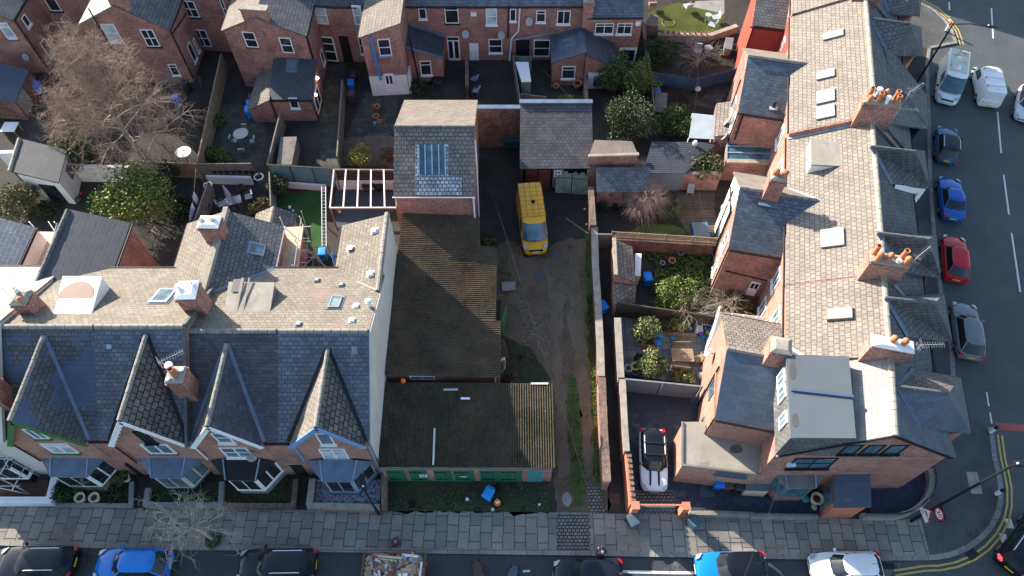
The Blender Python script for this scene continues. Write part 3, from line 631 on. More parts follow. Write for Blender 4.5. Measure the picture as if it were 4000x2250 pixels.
# back gardens
lay('patio', 'patio_old', [A0(*p) for p in ((1930, 900), (2330, 900), (2290, 1449), (1790, 1449))] + [], 1)
lay('patio', 'patio_old', [A1(*p) for p in ((1000, 560), (1230, 560), (1180, 1449), (1000, 1449))], 1)
lay('patio', 'patio_old', [A1(*p) for p in ((1400, 800), (1690, 800), (1640, 1180), (1230, 1180))], 1)
lay('gravel_bed', 'gravel_brown', [A1(*p) for p in ((1230, 1190), (1650, 1180), (1650, 1449), (1170, 1449))], 1)
lay('lawn', 'turf', [B1(*p) for p in ((640, 360), (1020, 330), (1010, 820), (870, 820), (650, 600))], 1)
lay('lawn', 'turf', [B0(*p) for p in ((780, 340), (1000, 340), (960, 560), (740, 500))], 1)
lay('decking', 'decking_blue', [B1(*p) for p in ((1140, 300), (1640, 290), (1650, 500), (1480, 620), (1140, 640))], 1)
lay('garden_bed', 'soil', [A2(*p) for p in ((890, 650), (1140, 640), (1170, 910), (890, 910))], 1)
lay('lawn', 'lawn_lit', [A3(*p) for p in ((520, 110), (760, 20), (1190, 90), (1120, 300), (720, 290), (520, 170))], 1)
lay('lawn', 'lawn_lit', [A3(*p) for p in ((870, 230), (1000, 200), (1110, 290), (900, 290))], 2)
lay('garden_path', 'concrete', [A3(*p) for p in ((930, 10), (1180, 0), (1180, 120), (900, 60))], 2)
lay('patio', 'patio_old', [A3(*p) for p in ((890, 900), (1100, 780), (1230, 760), (1100, 960))], 1)
lay('garden_bed', 'soil', [A3(*p) for p in ((520, 310), (1290, 330), (1290, 600), (540, 600))], 1)
lay('lawn', 'grass', [B3(450 + 250 * (1 + math.cos(t)), 700 - 90 * math.sin(t)) for t in [math.pi * k / 12 for k in range(13)]], 2)
lay('decking', 'decking', [B3(*p) for p in ((870, 340), (1210, 340), (1210, 720), (990, 720), (880, 540))], 1)
lay('patio', 'patio_grey', [C3(*p) for p in ((380, 190), (1190, 240), (1170, 640), (1090, 790), (430, 700))], 1)
lay('driveway', 'patio_slate', [C3(440, 740), C3(1100, 800), C3(1060, 1110), E3(930, 500), E3(1330, 550), E3(1620, 560), E3(1620, 780), E3(560, 800), C3(460, 1449)], 1, R(8))
lay('driveway', 'setts', [E3(*p) for p in ((560, 640), (920, 640), (940, 870), (560, 870))], 2)
lay('slate_chippings', 'gravel_blue', [E3(*p) for p in ((930, 705), (1600, 700), (2280, 720), (2310, 850), (1060, 870), (1050, 770))], 2)
lay('slate_chippings', 'gravel_blue', [E4(*p) for p in ((970, 620), (1200, 600), (1500, 440), (1560, 560), (1520, 720), (1400, 830), (1230, 880), (960, 850))], 2)
# ---------------- the terrace on the near street (left) ----------------
YF, YR = 14.12, 25.15
def terrace_house(name, label, xa, xb, zf, zrd, yrd, zre, fmat, rmat, wall='brick', group='houses of the terrace with front gables'):
    t = thing(name, label, 'house', ((xa + xb) / 2, (YF + YR) / 2, 0), group=group)
    prof = lambda x, k: [V((x, YF, -.02)), V((x, YF, zf)), V((x, yrd, zrd)), V((x, YR, zre)), V((x, YR, -.02))]
    m = MB(); m.loft([prof(xa, 0), prof(xb, 0)]); m.build('wall', wall, t)
    e = (zrd - zf) / (yrd - YF) * .01
    roof(t, [[(xa, YF - .01, zf - e), (xb, YF - .01, zf - e), (xb, yrd, zrd), (xa, yrd, zrd)]], fmat, name='front_roof')
    roof(t, [[(xa, yrd, zrd), (xb, yrd, zrd), (xb, YR + .12, zre - .05), (xa, YR + .12, zre - .05)]], rmat, name='rear_roof')
    ridge(t, (xa + .05, yrd, zrd + .14), (xb - .05, yrd, zrd + .14))
    gutter(t, (xa + .02, YR + .2, zre + .02), (xb - .02, YR + .2, zre + .02))
    t['_d'] = 0; del t['_d']
    return t
def front_gable(t, xl, xr, xa, za, zf, zrd, yrd, mat_l, mat_r, barge, wall='brick_orange', valley='lead', ridgemat='ridge_tile', fancy=True):
    """gable rising flush from the street wall, its ridge running back to the main ridge"""
    yk = YF + (za - zf) / (zrd - zf) * (yrd - YF); o = .27
    F, K = V((xa, YF - o, za)), V((xa, yk, za)); L_, R_ = V((xl, YF - o, zf)), V((xr, YF - o, zf)); L2, R2 = V((xl, YF, zf)), V((xr, YF, zf))
    m = MB(); m.loft([[V((xl + .08, YF - .035, zf - 2.9)), V((xr - .08, YF - .035, zf - 2.9)), V((xr - .08, YF - .035, zf)), V((xa, YF - .035, za - .02)), V((xl + .08, YF - .035, zf))], [V((xl + .08, YF + .2, zf - 2.9)), V((xr - .08, YF + .2, zf - 2.9)), V((xr - .08, YF + .2, zf)), V((xa, YF + .2, za - .02)), V((xl + .08, YF + .2, zf))]]); m.build('front_wall', wall, t)
    roof(t, [[F, K, R2, R_]], mat_r, name='gable_roof'); roof(t, [[F, K, L2, L_]], mat_l, name='gable_roof')
    ridge(t, F + V((0, 0, .14)), K + V((0, 0, .14)), ridgemat, .26)
    strip(t, R2 + V((.1, 0, .02)), K + V((.06, 0, .02)), valley, .2); strip(t, L2 + V((-.1, 0, .02)), K + V((-.06, 0, .02)), valley, .2)
    m = MB()
    for a, s_ in ((L_, 1), (R_, -1)):
        d = (F - a); m.beam(a + V((0, -.04, -.1)), F + V((0, -.04, -.1)), .06, .3)
        if fancy:
            for k in range(7):
                p = a + d * ((k + .5) / 7) + V((0, -.04, -.3)); m.box(p, (.2, .05, .12))
    m.build('bargeboard', barge, t)
    return Wall((xl, YF - .035), (xr, YF - .035))
G12 = dict(zf=6.0, zrd=9.75, yrd=19.25); G34 = dict(zf=5.7, zrd=9.15, yrd=19.3)
# ---- first house: green gable
h1 = terrace_house('terraced_house', 'terraced house with a green edged front gable and patched slate roof', -28.2, -23.05, 6.0, 9.75, 19.25, 6.6, 'slate_patched', 'slate_beige')
w1 = front_gable(h1, -27.95, -23.65, -25.85, 9.45, mat_l='slate_beige', mat_r='slate_patched', barge='lime_green', fancy=False, valley='lead', **G12)
window(h1, w1, C0, 185, 1165, 440, 1250, 'v', gl='glass_blue', sill='lime_green'); window(h1, w1, C0, 345, 1295, 695, 1375, 'vtop', gl='glass_curtain', sill='lime_green')
bay(h1, [E0(355, 312, 3.1), E0(975, 322, 3.1), E0(800, 505, 3.1), E0(455, 500, 3.1)], 2.9, .75, 'lead', 'white_paint', 'glass', 'brick', 'lime_green')
RP1 = Plane3((-28, 19.25, 9.75), (-23, 19.25, 9.75), (-23, YR, 6.6)); RP2 = Plane3((-18, 19.3, 9.15), (-8, 19.3, 9.15), (-8, YR, 6.6))
# flat roofed dormer with a rusty pond stain
def dormer(t, pl, fn, quad, z, mat, cheek, cheekr=None, name='dormer', wing=.2):
    """box dormer: quad = its flat roof's corners (uphill-left, uphill-right, downhill-right, downhill-left), z = heights (uphill, downhill)"""
    q = [fn(x, y, z[0] if i < 2 else z[1]) for i, (x, y) in enumerate(quad)]
    lo = [V((p.x, p.y, pl.z(p.x, p.y) - .1)) for p in q]
    m = MB(); m.loft([lo, [p - V((0, 0, .13)) for p in q]]); d = m.build(name, cheek, t)
    cen = sum(q, V((0, 0, 0))) / 4; m = MB(); m.slab([cen + (p - cen) * 1.04 for p in q], .12); m.build('dormer_roof', mat, d)
    return d, q
plain('pond', (0.15, 0.075, 0.055), 0.5, 0.3, var=0.2, scale=1.5, dirt=(0.2, 0.17, 0.14), damt=0.58)
d1, q1 = dormer(h1, RP1, B0, ((475, 1395), (790, 1390), (880, 1075), (550, 1072)), (9.2, 9.0), 'render_white', 'render_white')
cen = sum(q1, V((0, 0, 0))) / 4
m = MB(); m.slab([cen + V((1.05 * math.cos(a) - .08, 1.2 * math.sin(a) * (1 if math.sin(a) > 0 else .9) - .25, .02 - .025 * math.sin(a))) for a in [2 * math.pi * k / 22 for k in range(22)]], .012); m.build('pond_stain', 'pond', d1)
skylight(h1, RP1, B0, ((1385, 1185), (1525, 1190), (1465, 1305), (1315, 1300)), 'white_paint', 'glass_blue')
# ---- second house: ornate white bargeboard
h2 = terrace_house('terraced_house', 'terraced house with wavy white bargeboards and coarse dark tiles on its gable', -23.05, -18.05, 6.0, 9.745, 19.25, 6.6, 'slate_blue', 'slate_beige')
w2 = front_gable(h2, -22.35, -18.15, -20.2, 9.5, mat_l='slate_beige', mat_r='slate_mossy', barge='white_paint', valley='black_paint', **G12)
window(h2, w2, C0, 1150, 1190, 1370, 1290, 'v', gl='glass', frame='black_paint', sill='black_paint'); window(h2, w2, C0, 1215, 1300, 1545, 1380, 'v', sill='grey_paint', gl='glass_blue', fw=.1)
bay(h2, [E0(1285, 325, 3.1), E0(1890, 325, 3.1), E0(1700, 512, 3.1), E0(1410, 512, 3.1)], 2.9, .75, 'lead', 'render_cream', 'glass_blue', 'black_paint', 'grey_paint')
for mt, pts in (('slate_new', ((1160, 390), (1215, 390), (1215, 520), (1160, 520))), ('lead_pale', ((925, 435), (970, 435), (970, 475), (925, 475)))):
    FP = Plane3((-23, YF, 6), (-18, YF, 6), (-18, 19.25, 9.75)); m = MB(); m.slab([FP.hit(C0, x, y, .13) for x, y in pts], .02); m.build('slate_repair', mt, h2)
# ---- third house
h3 = terrace_house('terraced_house', 'terraced house with plain white gable edge and purple slate roof', -18.05, -13.1, 5.7, 9.15, 19.3, 6.6, 'slate_purple', 'slate_beige')
w3 = front_gable(h3, -17.9, -14.0, -15.95, 8.75, mat_l='slate_beige', mat_r='slate_purple', barge='white_paint', fancy=False, **G34)
window(h3, w3, C1, 45, 1200, 265, 1285, 'sash', gl='glass_blue'); window(h3, w3, C1, 120, 1330, 435, 1412, 'sashv', gl='glass_blue')
bay(h3, [E1(45, 352, 3.0), E1(662, 355, 3.0), E1(470, 540, 3.0), E1(185, 537, 3.0)], 2.85, .7, 'black_paint', 'white_paint', 'glass', 'stone', 'white_paint')
dA, qA = dormer(h3, RP2, C1, ((175, 175), (555, 180), (600, -100), (215, -105)), (8.55, 8.35), 'felt_pale', 'felt_grey')
c_ = (qA[0] + qA[1] + qA[2] + qA[3]) / 4; m = MB(); m.box(c_ + V((-.6, .1, .06)), (.16, 2.6, .05), R(2)); m.box(c_ + V((-.2, .1, .06)), (.1, 2.6, .05), R(2)); m.build('felt_roll', 'felt_pale', dA)
m = MB(); m.box(c_ + V((-.95, .9, .022)), (.45, .9, .012), R(5)); m.build('damp_stain', 'stain', dA)
# ---- fourth house: blue gable and rendered end wall
h4 = terrace_house('terraced_house', 'end terraced house with a blue edged gable and tall pale rendered side wall', -13.1, -8.0, 5.7, 9.145, 19.3, 6.6, 'slate_blue', 'slate_beige')
w4 = front_gable(h4, -12.45, -8.25, -10.3, 8.6, mat_l='slate_terrace', mat_r='slate_mossy', barge='blue_paint', fancy=False, valley='black_paint', **G34)
window(h4, w4, C1, 955, 1205, 1140, 1300, 'plain', gl='glass_blue'); window(h4, w4, C1, 985, 1340, 1265, 1430, 'vtop', gl='glass_curtain')
bay(h4, [E1(955, 362, 3.0), E1(1580, 368, 3.0), E1(1385, 552, 3.0), E1(1100, 552, 3.0)], 2.85, .6, 'lead', 'lead_pale', 'glass', 'lead_pale', 'lead_pale')
m = MB(); m.loft([[V((x, YF, -.02)), V((x, YF, 5.62)), V((x, 19.3, 9.2)), V((x, YR, 6.68)), V((x, YR, -.02))] for x in (-7.998, -7.93)]); m.build('gable_render', 'render_cream', h4)
skylight(h4, RP2, C1, ((1110, 25), (1205, 25), (1165, 125), (1065, 120)), 'ridge_tile', 'glass_blue')
for x, y, mt in ((975, 250, 'white_paint'), ):
    pass
for fn, x, y, mt in ((C1, 1315, 102, 'white_paint'), (C1, 1280, 228, 'white_paint'), (C1, 815, 262, 'metal_grey'), (B1, 975, 1105, 'metal_grey'), (B1, 1187, 1145, 'metal_grey')): vent(h4 if x > 900 else h3, RP2, fn, x, y, mt)
c_ = RP2.hit(C1, 1437, 105, .1); m = MB(); m.lathe(c_, [(.13, -.1), (.13, .5), (.2, .52), (.2, .62), (.13, .64), (.13, .75), (.01, .78)], 12); m.build('flue', 'white_metal', h4, smooth=True)
FP4 = Plane3((-13, YF, 5.7), (-8, YF, 5.7), (-8, 19.3, 9.15)); vent(h4, FP4, C1, 1305, 485)
for k, (a, b, mt, hh) in enumerate(((E0(1815, 225, 5.5), E0(1985, 375, 3.2), 'white_metal', h3), (E1(835, 240, 5.4), E1(945, 395, 2.9), 'blue_paint', h4), (E1(1545, 250, 5.4), E1(1660, 560, .1), 'blue_paint', h4), (E0(130, 210, 5.6), E0(350, 400, 2.9), 'black_paint', h1), (E0(1060, 225, 5.6), E0(1250, 385, 2.6), 'black_paint', h2))): pipe(hh, [V((a.x, YF - .12, a.z)), V((a.x, YF - .12, b.z))], mt)
# satellite-dish and vent boxes on the front walls
dish(h3, w3.pt(*w3.hit(C1, 415, 1365)), w3.n, .3)
# passages between the fronts: arched openings with a gate
for wl_, hh, fn, q, lab in ((w3, h3, E1, (800, 400, 990, 510), 0), (w2, h2, E0, (1160, 360, 1290, 480), 0)):
    m = MB(); a0, zt = wl_.hit(fn, q[0], q[1]); a1, zb = wl_.hit(fn, q[2], q[3]); wl_.box(m, a0, a1, .02, 2.2, o1=.05); m.build('passage_door', 'black_paint', hh)
    m = MB(); wl_.box(m, a0 - .15, a1 + .15, 2.202, 2.35, o1=.08); m.build('lintel', 'stone', hh)
# chimneys on the ridge wall
ch = chimney(h1, (-27.5, 20.9), .85, 1.0, 6.5, 10.2, R(-3), [(-.25, .3, .4, .13, 'render_white', 'open'), (.2, -.25, .35, .13, 'terracotta', 'dome')], cap='cement')
aerial(ch, V((-28.0, 20.9, 10.2)), 1.7, R(28), 1.4)
ch = chimney(h2, (-18.15, 21.2), 1.1, 1.15, 6.6, 10.5, R(2), [(-.45, .1, .28, .12, 'white_paint', 'cowl'), (.3, .3, .2, .12, 'white_paint', 'open')], cap='white_paint'); aerial(ch, V((-17.75, 21.1, 10.5)), 1.0, R(30), 1.0)
cq = C0(1530, 700, 9.5); ch = chimney(h2, (cq.x, cq.y), .92, .95, 6.4, 9.5, R(0), [(-.3, .35, .45, .17, 'white_metal', 'cowl'), (.02, -.05, .75, .17, 'terracotta', 'open'), (.3, .25, .15, .1, 'white_paint', 'cowl'), (-.3, -.3, .12, .09, 'white_paint', 'cowl')], cap='cement')
aerial(ch, V((cq.x - .5, cq.y + .3, 9.3)), 1.2, R(32), 1.2)
chimney(h1, (-28.15, 16.0), .9, 1.1, 6, 9.0, 0, [], cap='cement')
# party parapet between the second and third roofs
m = MB(); m.beam((-18.05, 13.75, 6.0), (-18.05, 19.25, 9.85), .16, .25); m.beam((-18.05, 19.25, 9.85), (-18.05, 25.1, 6.7), .16, .3); m.build('party_parapet', 'ridge_dark', h2)
# ---- rear wings
def wing(t, foot, ze, rmat, wall='brick', name='rear_wing'):
    pass
# wing of the first house: dark slates, falls to the right
w_ = MB(); ri, ro = (-28.85, 23.4, 7.6), (-28.95, 29.25, 7.6)
w_.loft([[V((-28.95, y, -.02)), V((-28.95, y, 7.55)), V((-25.45, y - .15, 6.5)), V((-25.45, y - .15, -.02))] for y in (24.6, 29.0)]); wg = w_.build('rear_wing', 'brick', h1)
roof(h1, [[(-28.97, 22.9, 7.6), (-28.97, 29.25, 7.6), (-25.3, 28.95, 6.5), (-25.3, 25.0, 6.5)]], 'slate_black', name='wing_roof'); ridge(h1, (-28.97, 23.3, 7.75), (-28.97, 29.2, 7.75), 'ridge_dark', .3)
gutter(h1, (-25.2, 25.3, 6.5), (-25.2, 28.9, 6.5)); strip(h1, (-28.5, 23.2, 7.45), (-25.3, 25.2, 6.5), 'ridge_dark', .2)
wl = Wall((-25.45, 25.2), (-25.45, 28.8)); m = MB(); wl.box(m, 0.3, 2.4, 0, 2.6, o1=1.1); m.build('rear_extension', 'red_paint', h1)
m = MB(); wl.box(m, .2, 2.6, 2.61, 2.75, o1=1.35); m.build('extension_roof', 'black_paint', h1); window(h1, Wall((-24.36, 25.2), (-24.36, 28.8)), B0, 0, 0, 1, 1, 'v', fit=(.6, 1.4, .9, 2.2), gl='glass', name='window')
# shared wing of the second and third houses: two slopes, parapet and chimney
for hh, xa, xb, mt, nm in ((h2, -21.35, -18.45, 'slate_beige', 0), (h3, -18.45, -15.25, 'slate_grey', 1)):
    m = MB(); zz = (6.5, 7.85) if xa < -21 else (7.85, 6.5)
    m.loft([[V((xa, y, -.02)), V((xa, y, zz[0])), V((xb, y, zz[1])), V((xb, y, -.02))] for y in (24.9, 28.75)]); m.build('rear_wing', 'brick', hh)
    y0 = lambda z: 22.55 if z > 7 else 25.1
    roof(hh, [[(xa - (.15 if nm == 0 else 0), y0(zz[0]), zz[0]), (xa - (.15 if nm == 0 else 0), 28.9, zz[0]), (xb + (.15 if nm else 0), 28.9 - .2 * nm, zz[1]), (xb + (.15 if nm else 0), y0(zz[1]), zz[1])]], mt, name='wing_roof')
m = MB(); m.beam((-18.45, 22.6, 8.0), (-18.45, 29.0, 8.0), .3, .5); m.build('party_parapet', 'stone', h3)
gutter(h2, (-21.55, 25.2, 6.5), (-21.55, 28.9, 6.5)); gutter(h3, (-15.05, 25.2, 6.5), (-15.05, 28.7, 6.5), 'galv'); strip(h3, (-18.2, 22.6, 7.8), (-15.1, 25.2, 6.6), 'lead', .25)
ch = chimney(h2, (-18.7, 27.0), 1.25, .9, 6.6, 9.2, R(-2), [(-.45, .0, .16, .13, 'stone', 'cowl'), (.2, .1, .16, .13, 'stone', 'cowl')], cap='white_paint'); strip(ch, (-19.2, 26.4, 7.4), (-18.1, 26.4, 7.6), 'lead_pale', .3)
WP = Plane3((-18.45, 24, 7.85), (-18.45, 28, 7.85), (-15.25, 28, 6.5)); skylight(h3, WP, B1, ((385, 772), (530, 798), (515, 895), (365, 875)), 'metal_grey', 'glass_blue')
# low second gable beyond the shared wing
m = MB(); m.loft([[V((-18.0, y, -.02)), V((-18.0, y, 4.4)), V((-16.6, y, 5.2)), V((-15.4, y, 4.4)), V((-15.4, y, -.02))] for y in (28.76, 31.2)]); m.build('rear_extension', 'brick', h3)
roof(h3, [[(-18.1, 28.7, 4.4), (-16.6, 28.7, 5.25), (-16.6, 31.4, 5.25), (-18.1, 31.4, 4.4)]], 'slate_terrace', name='extension_roof'); roof(h3, [[(-16.6, 28.7, 5.25), (-15.2, 28.7, 4.35), (-15.2, 31.4, 4.35), (-16.6, 31.4, 5.25)]], 'slate_grey', name='extension_roof'); ridge(h3, (-16.6, 28.8, 5.4), (-16.6, 31.3, 5.4), 'stone')
pipe(h3, [(-16.0, 29.6, 4.6), (-16.0, 29.6, 5.3)], 'galv', .08, 'flue')
# wing of the end house: one slope up to the tall wall
m = MB(); m.loft([[V((-11.1, y, -.02)), V((-11.1, y, 6.5)), V((-8.1, y, 7.65)), V((-8.1, y, -.02))] for y in (24.9, 28.6)]); m.build('rear_wing', 'brick', h4)
roof(h4, [[(-11.25, 25.0, 6.48), (-11.25, 28.75, 6.48), (-8.05, 28.75, 7.67), (-8.05, 22.9, 7.67)]], 'slate_beige', name='wing_roof')
ridge(h4, (-8.1, 22.9, 7.8), (-8.1, 28.9, 7.8), 'ridge_tile', .34); gutter(h4, (-11.35, 25.2, 6.45), (-11.35, 28.7, 6.45))
m = MB(); m.loft([[V((x, 24.5, -.02)), V((x, 24.5, 7.62)), V((x, 28.75, 7.62)), V((x, 28.75, -.02))] for x in (-8.098, -7.96)]); m.build('gable_render', 'render_cream', h4)
WP4 = Plane3((-11.25, 25, 6.48), (-11.25, 28, 6.48), (-8.05, 28, 7.67))
for x, y, mt in ((1478, 675, 'white_paint'), (1272, 830, 'metal_grey'), (1445, 1050, 'white_paint')): vent(h4, WP4, B1, x, y, mt, (.3, .36, .16))
pipe(h4, [V((-11.45, 25.9, 3.0)), V((-11.45, 25.9, 6.0)), V((-11.6, 26.5, 6.6))], 'blue_pipe', .09, 'vent_pipe')
strip(h4, (-8.2, 22.95, 7.62), (-11.2, 25.05, 6.5), 'ridge_tile', .16)
# ---- house at the picture's left edge
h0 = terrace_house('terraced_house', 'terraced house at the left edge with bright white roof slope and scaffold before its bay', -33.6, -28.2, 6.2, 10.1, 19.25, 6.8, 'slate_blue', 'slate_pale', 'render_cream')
bay(h0, [E0(-330, 290, 3.1), E0(130, 305, 3.1), E0(60, 420, 3.1), E0(-300, 420, 3.1)], 2.9, .7, 'black_paint', 'white_paint', 'glass', 'black_paint', 'white_paint')
m = MB(); m.loft([[V((-34.9, y, -.02)), V((-34.9, y, 7.6)), V((-31.6, y - .2, 6.5)), V((-31.6, y - .2, -.02))] for y in (24.6, 28.8)]); m.build('rear_wing', 'render_white', h0)
roof(h0, [[(-34.95, 22.9, 7.6), (-34.95, 29.0, 7.6), (-31.5, 28.6, 6.5), (-31.5, 24.9, 6.5)]], 'slate_new', name='wing_roof'); gutter(h0, (-31.42, 25.0, 6.45), (-31.42, 28.6, 6.45))
m = MB(); m.beam((-28.25, 13.9, 6.25), (-28.25, 19.25, 10.1), .3, .24); m.build('verge', 'render_cream', h0)

for hh, xa, xb, z in ((h1, -23.62, -23.07, 6.0), (h2, -23.03, -22.4, 6.0), (h3, -13.95, -13.12, 5.7), (h4, -13.08, -12.5, 5.7)): gutter(hh, (xa, YF - .1, z - .05), (xb, YF - .1, z - .05))
# ---------------- garages, long shed, workshop and barn round the yard ----------------
def corr_roof(par, a, b, c, d, pitch=.15, amp=.03, mat='corrugated_dark', name='roof', rows=4, th=.03):
    """waves run across a->b, ridges from a->d"""
    a, b, c, d = [V(p) for p in (a, b, c, d)]; n = int((b - a).length / pitch * 6); m = MB(); nn = newell([a, b, c, d])
    if nn.z < 0: nn = -nn
    vs, fs = [], []
    for i in range(n + 1):
        u = i / n; h = amp * math.sin(u * (b - a).length / pitch * 2 * math.pi)
        for j in range(rows + 1):
            w_ = j / rows; p = a.lerp(b, u).lerp(d.lerp(c, u), w_); vs.append(p + nn * (h + (.012 if j % 2 else 0)))
    for i in range(n):
        for j in range(rows):
            k = i * (rows + 1) + j; fs.append((k, k + rows + 1, k + rows + 2, k + 1))
    m.arrays(vs, fs); m.slab([p - nn * amp * 1.3 for p in (a, b, c, d)], th); return m.build(name, mat, par, fix=False)
g = thing('garage', 'low brick garage with three pairs of green doors under a dark corrugated roof', 'garage', (-2.7, 16, 0))
m = MB(); GY = 13.72; m.loft([[V((-7.85, GY, -.02)), V((-7.85, 18.7, -.02)), V((2.42, 18.6, -.02)), V((2.42, GY - .04, -.02))], [V((-7.85, GY, 2.92)), V((-7.85, 18.7, 3.42)), V((2.42, 18.6, 3.42)), V((2.42, GY - .04, 2.92))]]); m.build('wall', 'brick', g)
corr_roof(g, (-7.88, GY - .12, 3.0), (2.56, GY - .16, 3.0), (2.56, 18.75, 3.5), (-7.88, 18.85, 3.5))
gw = Wall((-7.85, GY), (2.42, GY - .04))
def gate(par, x0, x1, y0, y1, mat='green_paint', name='garage_door', strap=True):
    a0, zt = gw.hit(E2, x0, y0); a1, zb = gw.hit(E2, x1, y1); zb = .04; zt = 2.25; m = MB(); n = 7
    for i in range(n): gw.box(m, a0 + (a1 - a0) * i / n, a0 + (a1 - a0) * (i + .93) / n, zb, zt, o1=.05 + .012 * (i % 2))
    d = m.build(name, mat, par)
    if strap:
        for z in (.5, 1.85): m = MB(); gw.box(m, a0 + .05, a0 + (a1 - a0) * .75, z, z + .07, o1=.085); m.build('strap_hinge', 'black_paint', d)
    return d
for x0, x1 in ((18, 230), (230, 430), (468, 655), (655, 862), (903, 1098), (1098, 1300)): gate(g, x0, x1, 460, 560)
gate(g, 1352, 1495, 462, 520, 'teal_paint', 'shutter', False)
m = MB(); gw.box(m, .02, 10.2, 2.28, 2.42, o1=.07); m.build('lintel', 'concrete', g)
def sign_on(par, wl_, a0, a1, z0, z1, text, board='white_paint', ink='black_paint', o=.1, name='sign'):
    m = MB(); wl_.box(m, a0, a1, z0, z1, o0=o - .02, o1=o); s_ = m.build(name, board, par); return s_
a0, z0 = gw.hit(E2, 333, 480); a1, z1 = gw.hit(E2, 412, 503); sb = sign_on(g, gw, a0, a1, z1, z0, '')
def lettering(par, text, origin, right, up, size, mat, name='lettering', ext=.004):
    cu = bpy.data.curves.new('t', 'FONT'); cu.body = text; cu.size = size; cu.extrude = ext; cu.align_x = 'CENTER'; cu.align_y = 'CENTER'; cu.resolution_u = 2
    ob = bpy.data.objects.new('t', cu); COL.objects.link(ob); dg = bpy.context.evaluated_depsgraph_get(); me = bpy.data.meshes.new_from_object(ob.evaluated_get(dg)); bpy.data.objects.remove(ob); bpy.data.curves.remove(cu)
    r, u = V(right).normalized(), V(up).normalized(); n = r.cross(u); o0 = ORG[par]
    T = Matrix((r, u, n)).transposed().to_4x4(); T.translation = V(origin) - o0; me.transform(T); me.materials.clear(); me.materials.append(M[mat]); me.name = name
    o = bpy.data.objects.new(name, me); COL.objects.link(o); o.parent = par; ORG[o] = o0; return o
m = MB()
for r_, (u0, u1) in enumerate(((.1, .42), (.58, .9))): gw.box(m, a0 + (a1 - a0) * u0, a0 + (a1 - a0) * u1, z0 - (z0 - z1) * .32, z0 - (z0 - z1) * .18, o0=.09, o1=.104)
gw.box(m, a0 + (a1 - a0) * .18, a0 + (a1 - a0) * .84, z0 - (z0 - z1) * .75, z0 - (z0 - z1) * .5, o0=.09, o1=.104); m.build('sign_marking', 'cloth_navy', sb)
a0, z0 = gw.hit(E2, 718, 490); a1, z1 = gw.hit(E2, 780, 502); sb = sign_on(g, gw, a0, a1, z1, z0, '', 'green_paint'); m = MB(); gw.box(m, a0, a1, z1 + (z0 - z1) * .25, z1 + (z0 - z1) * .75, o0=.09, o1=.104); m.build('sign_marking', 'white_paint', sb)
GP = Plane3((-7.88, GY, 3.0), (2.56, GY, 3.0), (2.56, 18.8, 3.5))
def on(pl, fn, pts, o=.06): return [pl.hit(fn, x, y, o) for x, y in pts]
m = MB(); m.slab(on(GP, C2, ((433, 1165), (448, 1165), (438, 1449), (426, 1449))), .02); m.build('lap_strip', 'white_paint', g)
m = MB(); m.slab(on(GP, E2, ((468, 55), (486, 55), (470, 400), (457, 400))), .02); m.build('lap_strip', 'white_paint', g)
m = MB(); m.slab(on(GP, C2, ((520, 820), (645, 818), (645, 836), (520, 838))), .02); m.build('roof_patch', 'lamp_clear', g); m = MB(); m.slab(on(GP, C2, ((668, 896), (748, 896), (748, 914), (668, 914))), .02); m.build('roof_patch', 'white_paint', g)
m = MB(); m.slab(on(GP, C2, ((1280, 768), (1430, 768), (1430, 782), (1280, 782))), .03); m.build('roof_patch', 'white_paint', g)
# ---- long shed
s = thing('shed', 'long workshop shed under mossy brown corrugated sheets beside the yard', 'shed', (-4.5, 25, 0))
shp = [(19.25, 23.2, -.72, 3.55), (23.2, 29.2, -1.05, 3.57), (29.2, 31.8, -2.3, 3.62)]
for i, (y0, y1, xr, zr) in enumerate(shp):
    m = MB(); k = .004 * i; m.loft([[V((-7.85 + k, y, -.02)), V((-7.85 + k, y, 3.83 - k)), V((xr - .1, y, zr - .1)), V((xr - .1, y, -.02))] for y in (y0 + (.06 if i == 0 else .0), y1)]); m.build('wall', 'brick_old' if i else 'brick', s)
    corr_roof(s, (xr, y0 - (.12 if i == 0 else 0), zr), (xr, y1, zr), (-7.88, y1, 3.95 + .003 * i), (-7.88, y0 - (.12 if i == 0 else 0), 3.95 + .003 * i), mat='corrugated_moss', amp=.035, pitch=.16)
sw = Wall((-7.85, 19.31), (-.82, 19.31)); window(s, sw, C2, 258, 702, 450, 738, 'v', frame='white_paint', sill=None, fit=(1.4, 3.0, 2.98, 3.45)); 
pipe(s, [(-1.05, 19.2, 3.3), (-1.05, 19.2, 2.0)], 'white_metal', .05)
m = MB(); m.box((-.55, 24.6, 1.1), (.08, 1.3, 2.1), R(-14)); m.build('door', 'lime_green', s)
SP = Plane3((-.72, 19, 3.35), (-.72, 29, 3.35), (-7.88, 29, 4.32))
ld_ = thing('plank', 'weathered plank leaning on the long shed above the weeds', 'plank', C2(1060, 520, 0)); m = MB(); m.beam(C2(1078, 552, .05), C2(1030, 395, 2.2), .3, .06); m.build('board', 'timber_dark', ld_)
ld_ = thing('old_door', 'peeling white door leaning against the corner of the long shed', 'door', C2(1035, 640, 0)); m = MB(); m.solid([C2(1022, 690, .05), C2(1018, 560, 2.0), C2(1048, 545, 2.0), C2(1052, 640, .05)], (.05, .02, 0)); m.build('door_leaf', 'white_paint', ld_)
m = MB(); m.solid([C2(1026, 672, .6), C2(1024, 580, 1.7), C2(1042, 570, 1.7), C2(1044, 630, .6)], (.08, -.02, .01)); m.build('panel', 'timber_grey', ld_)
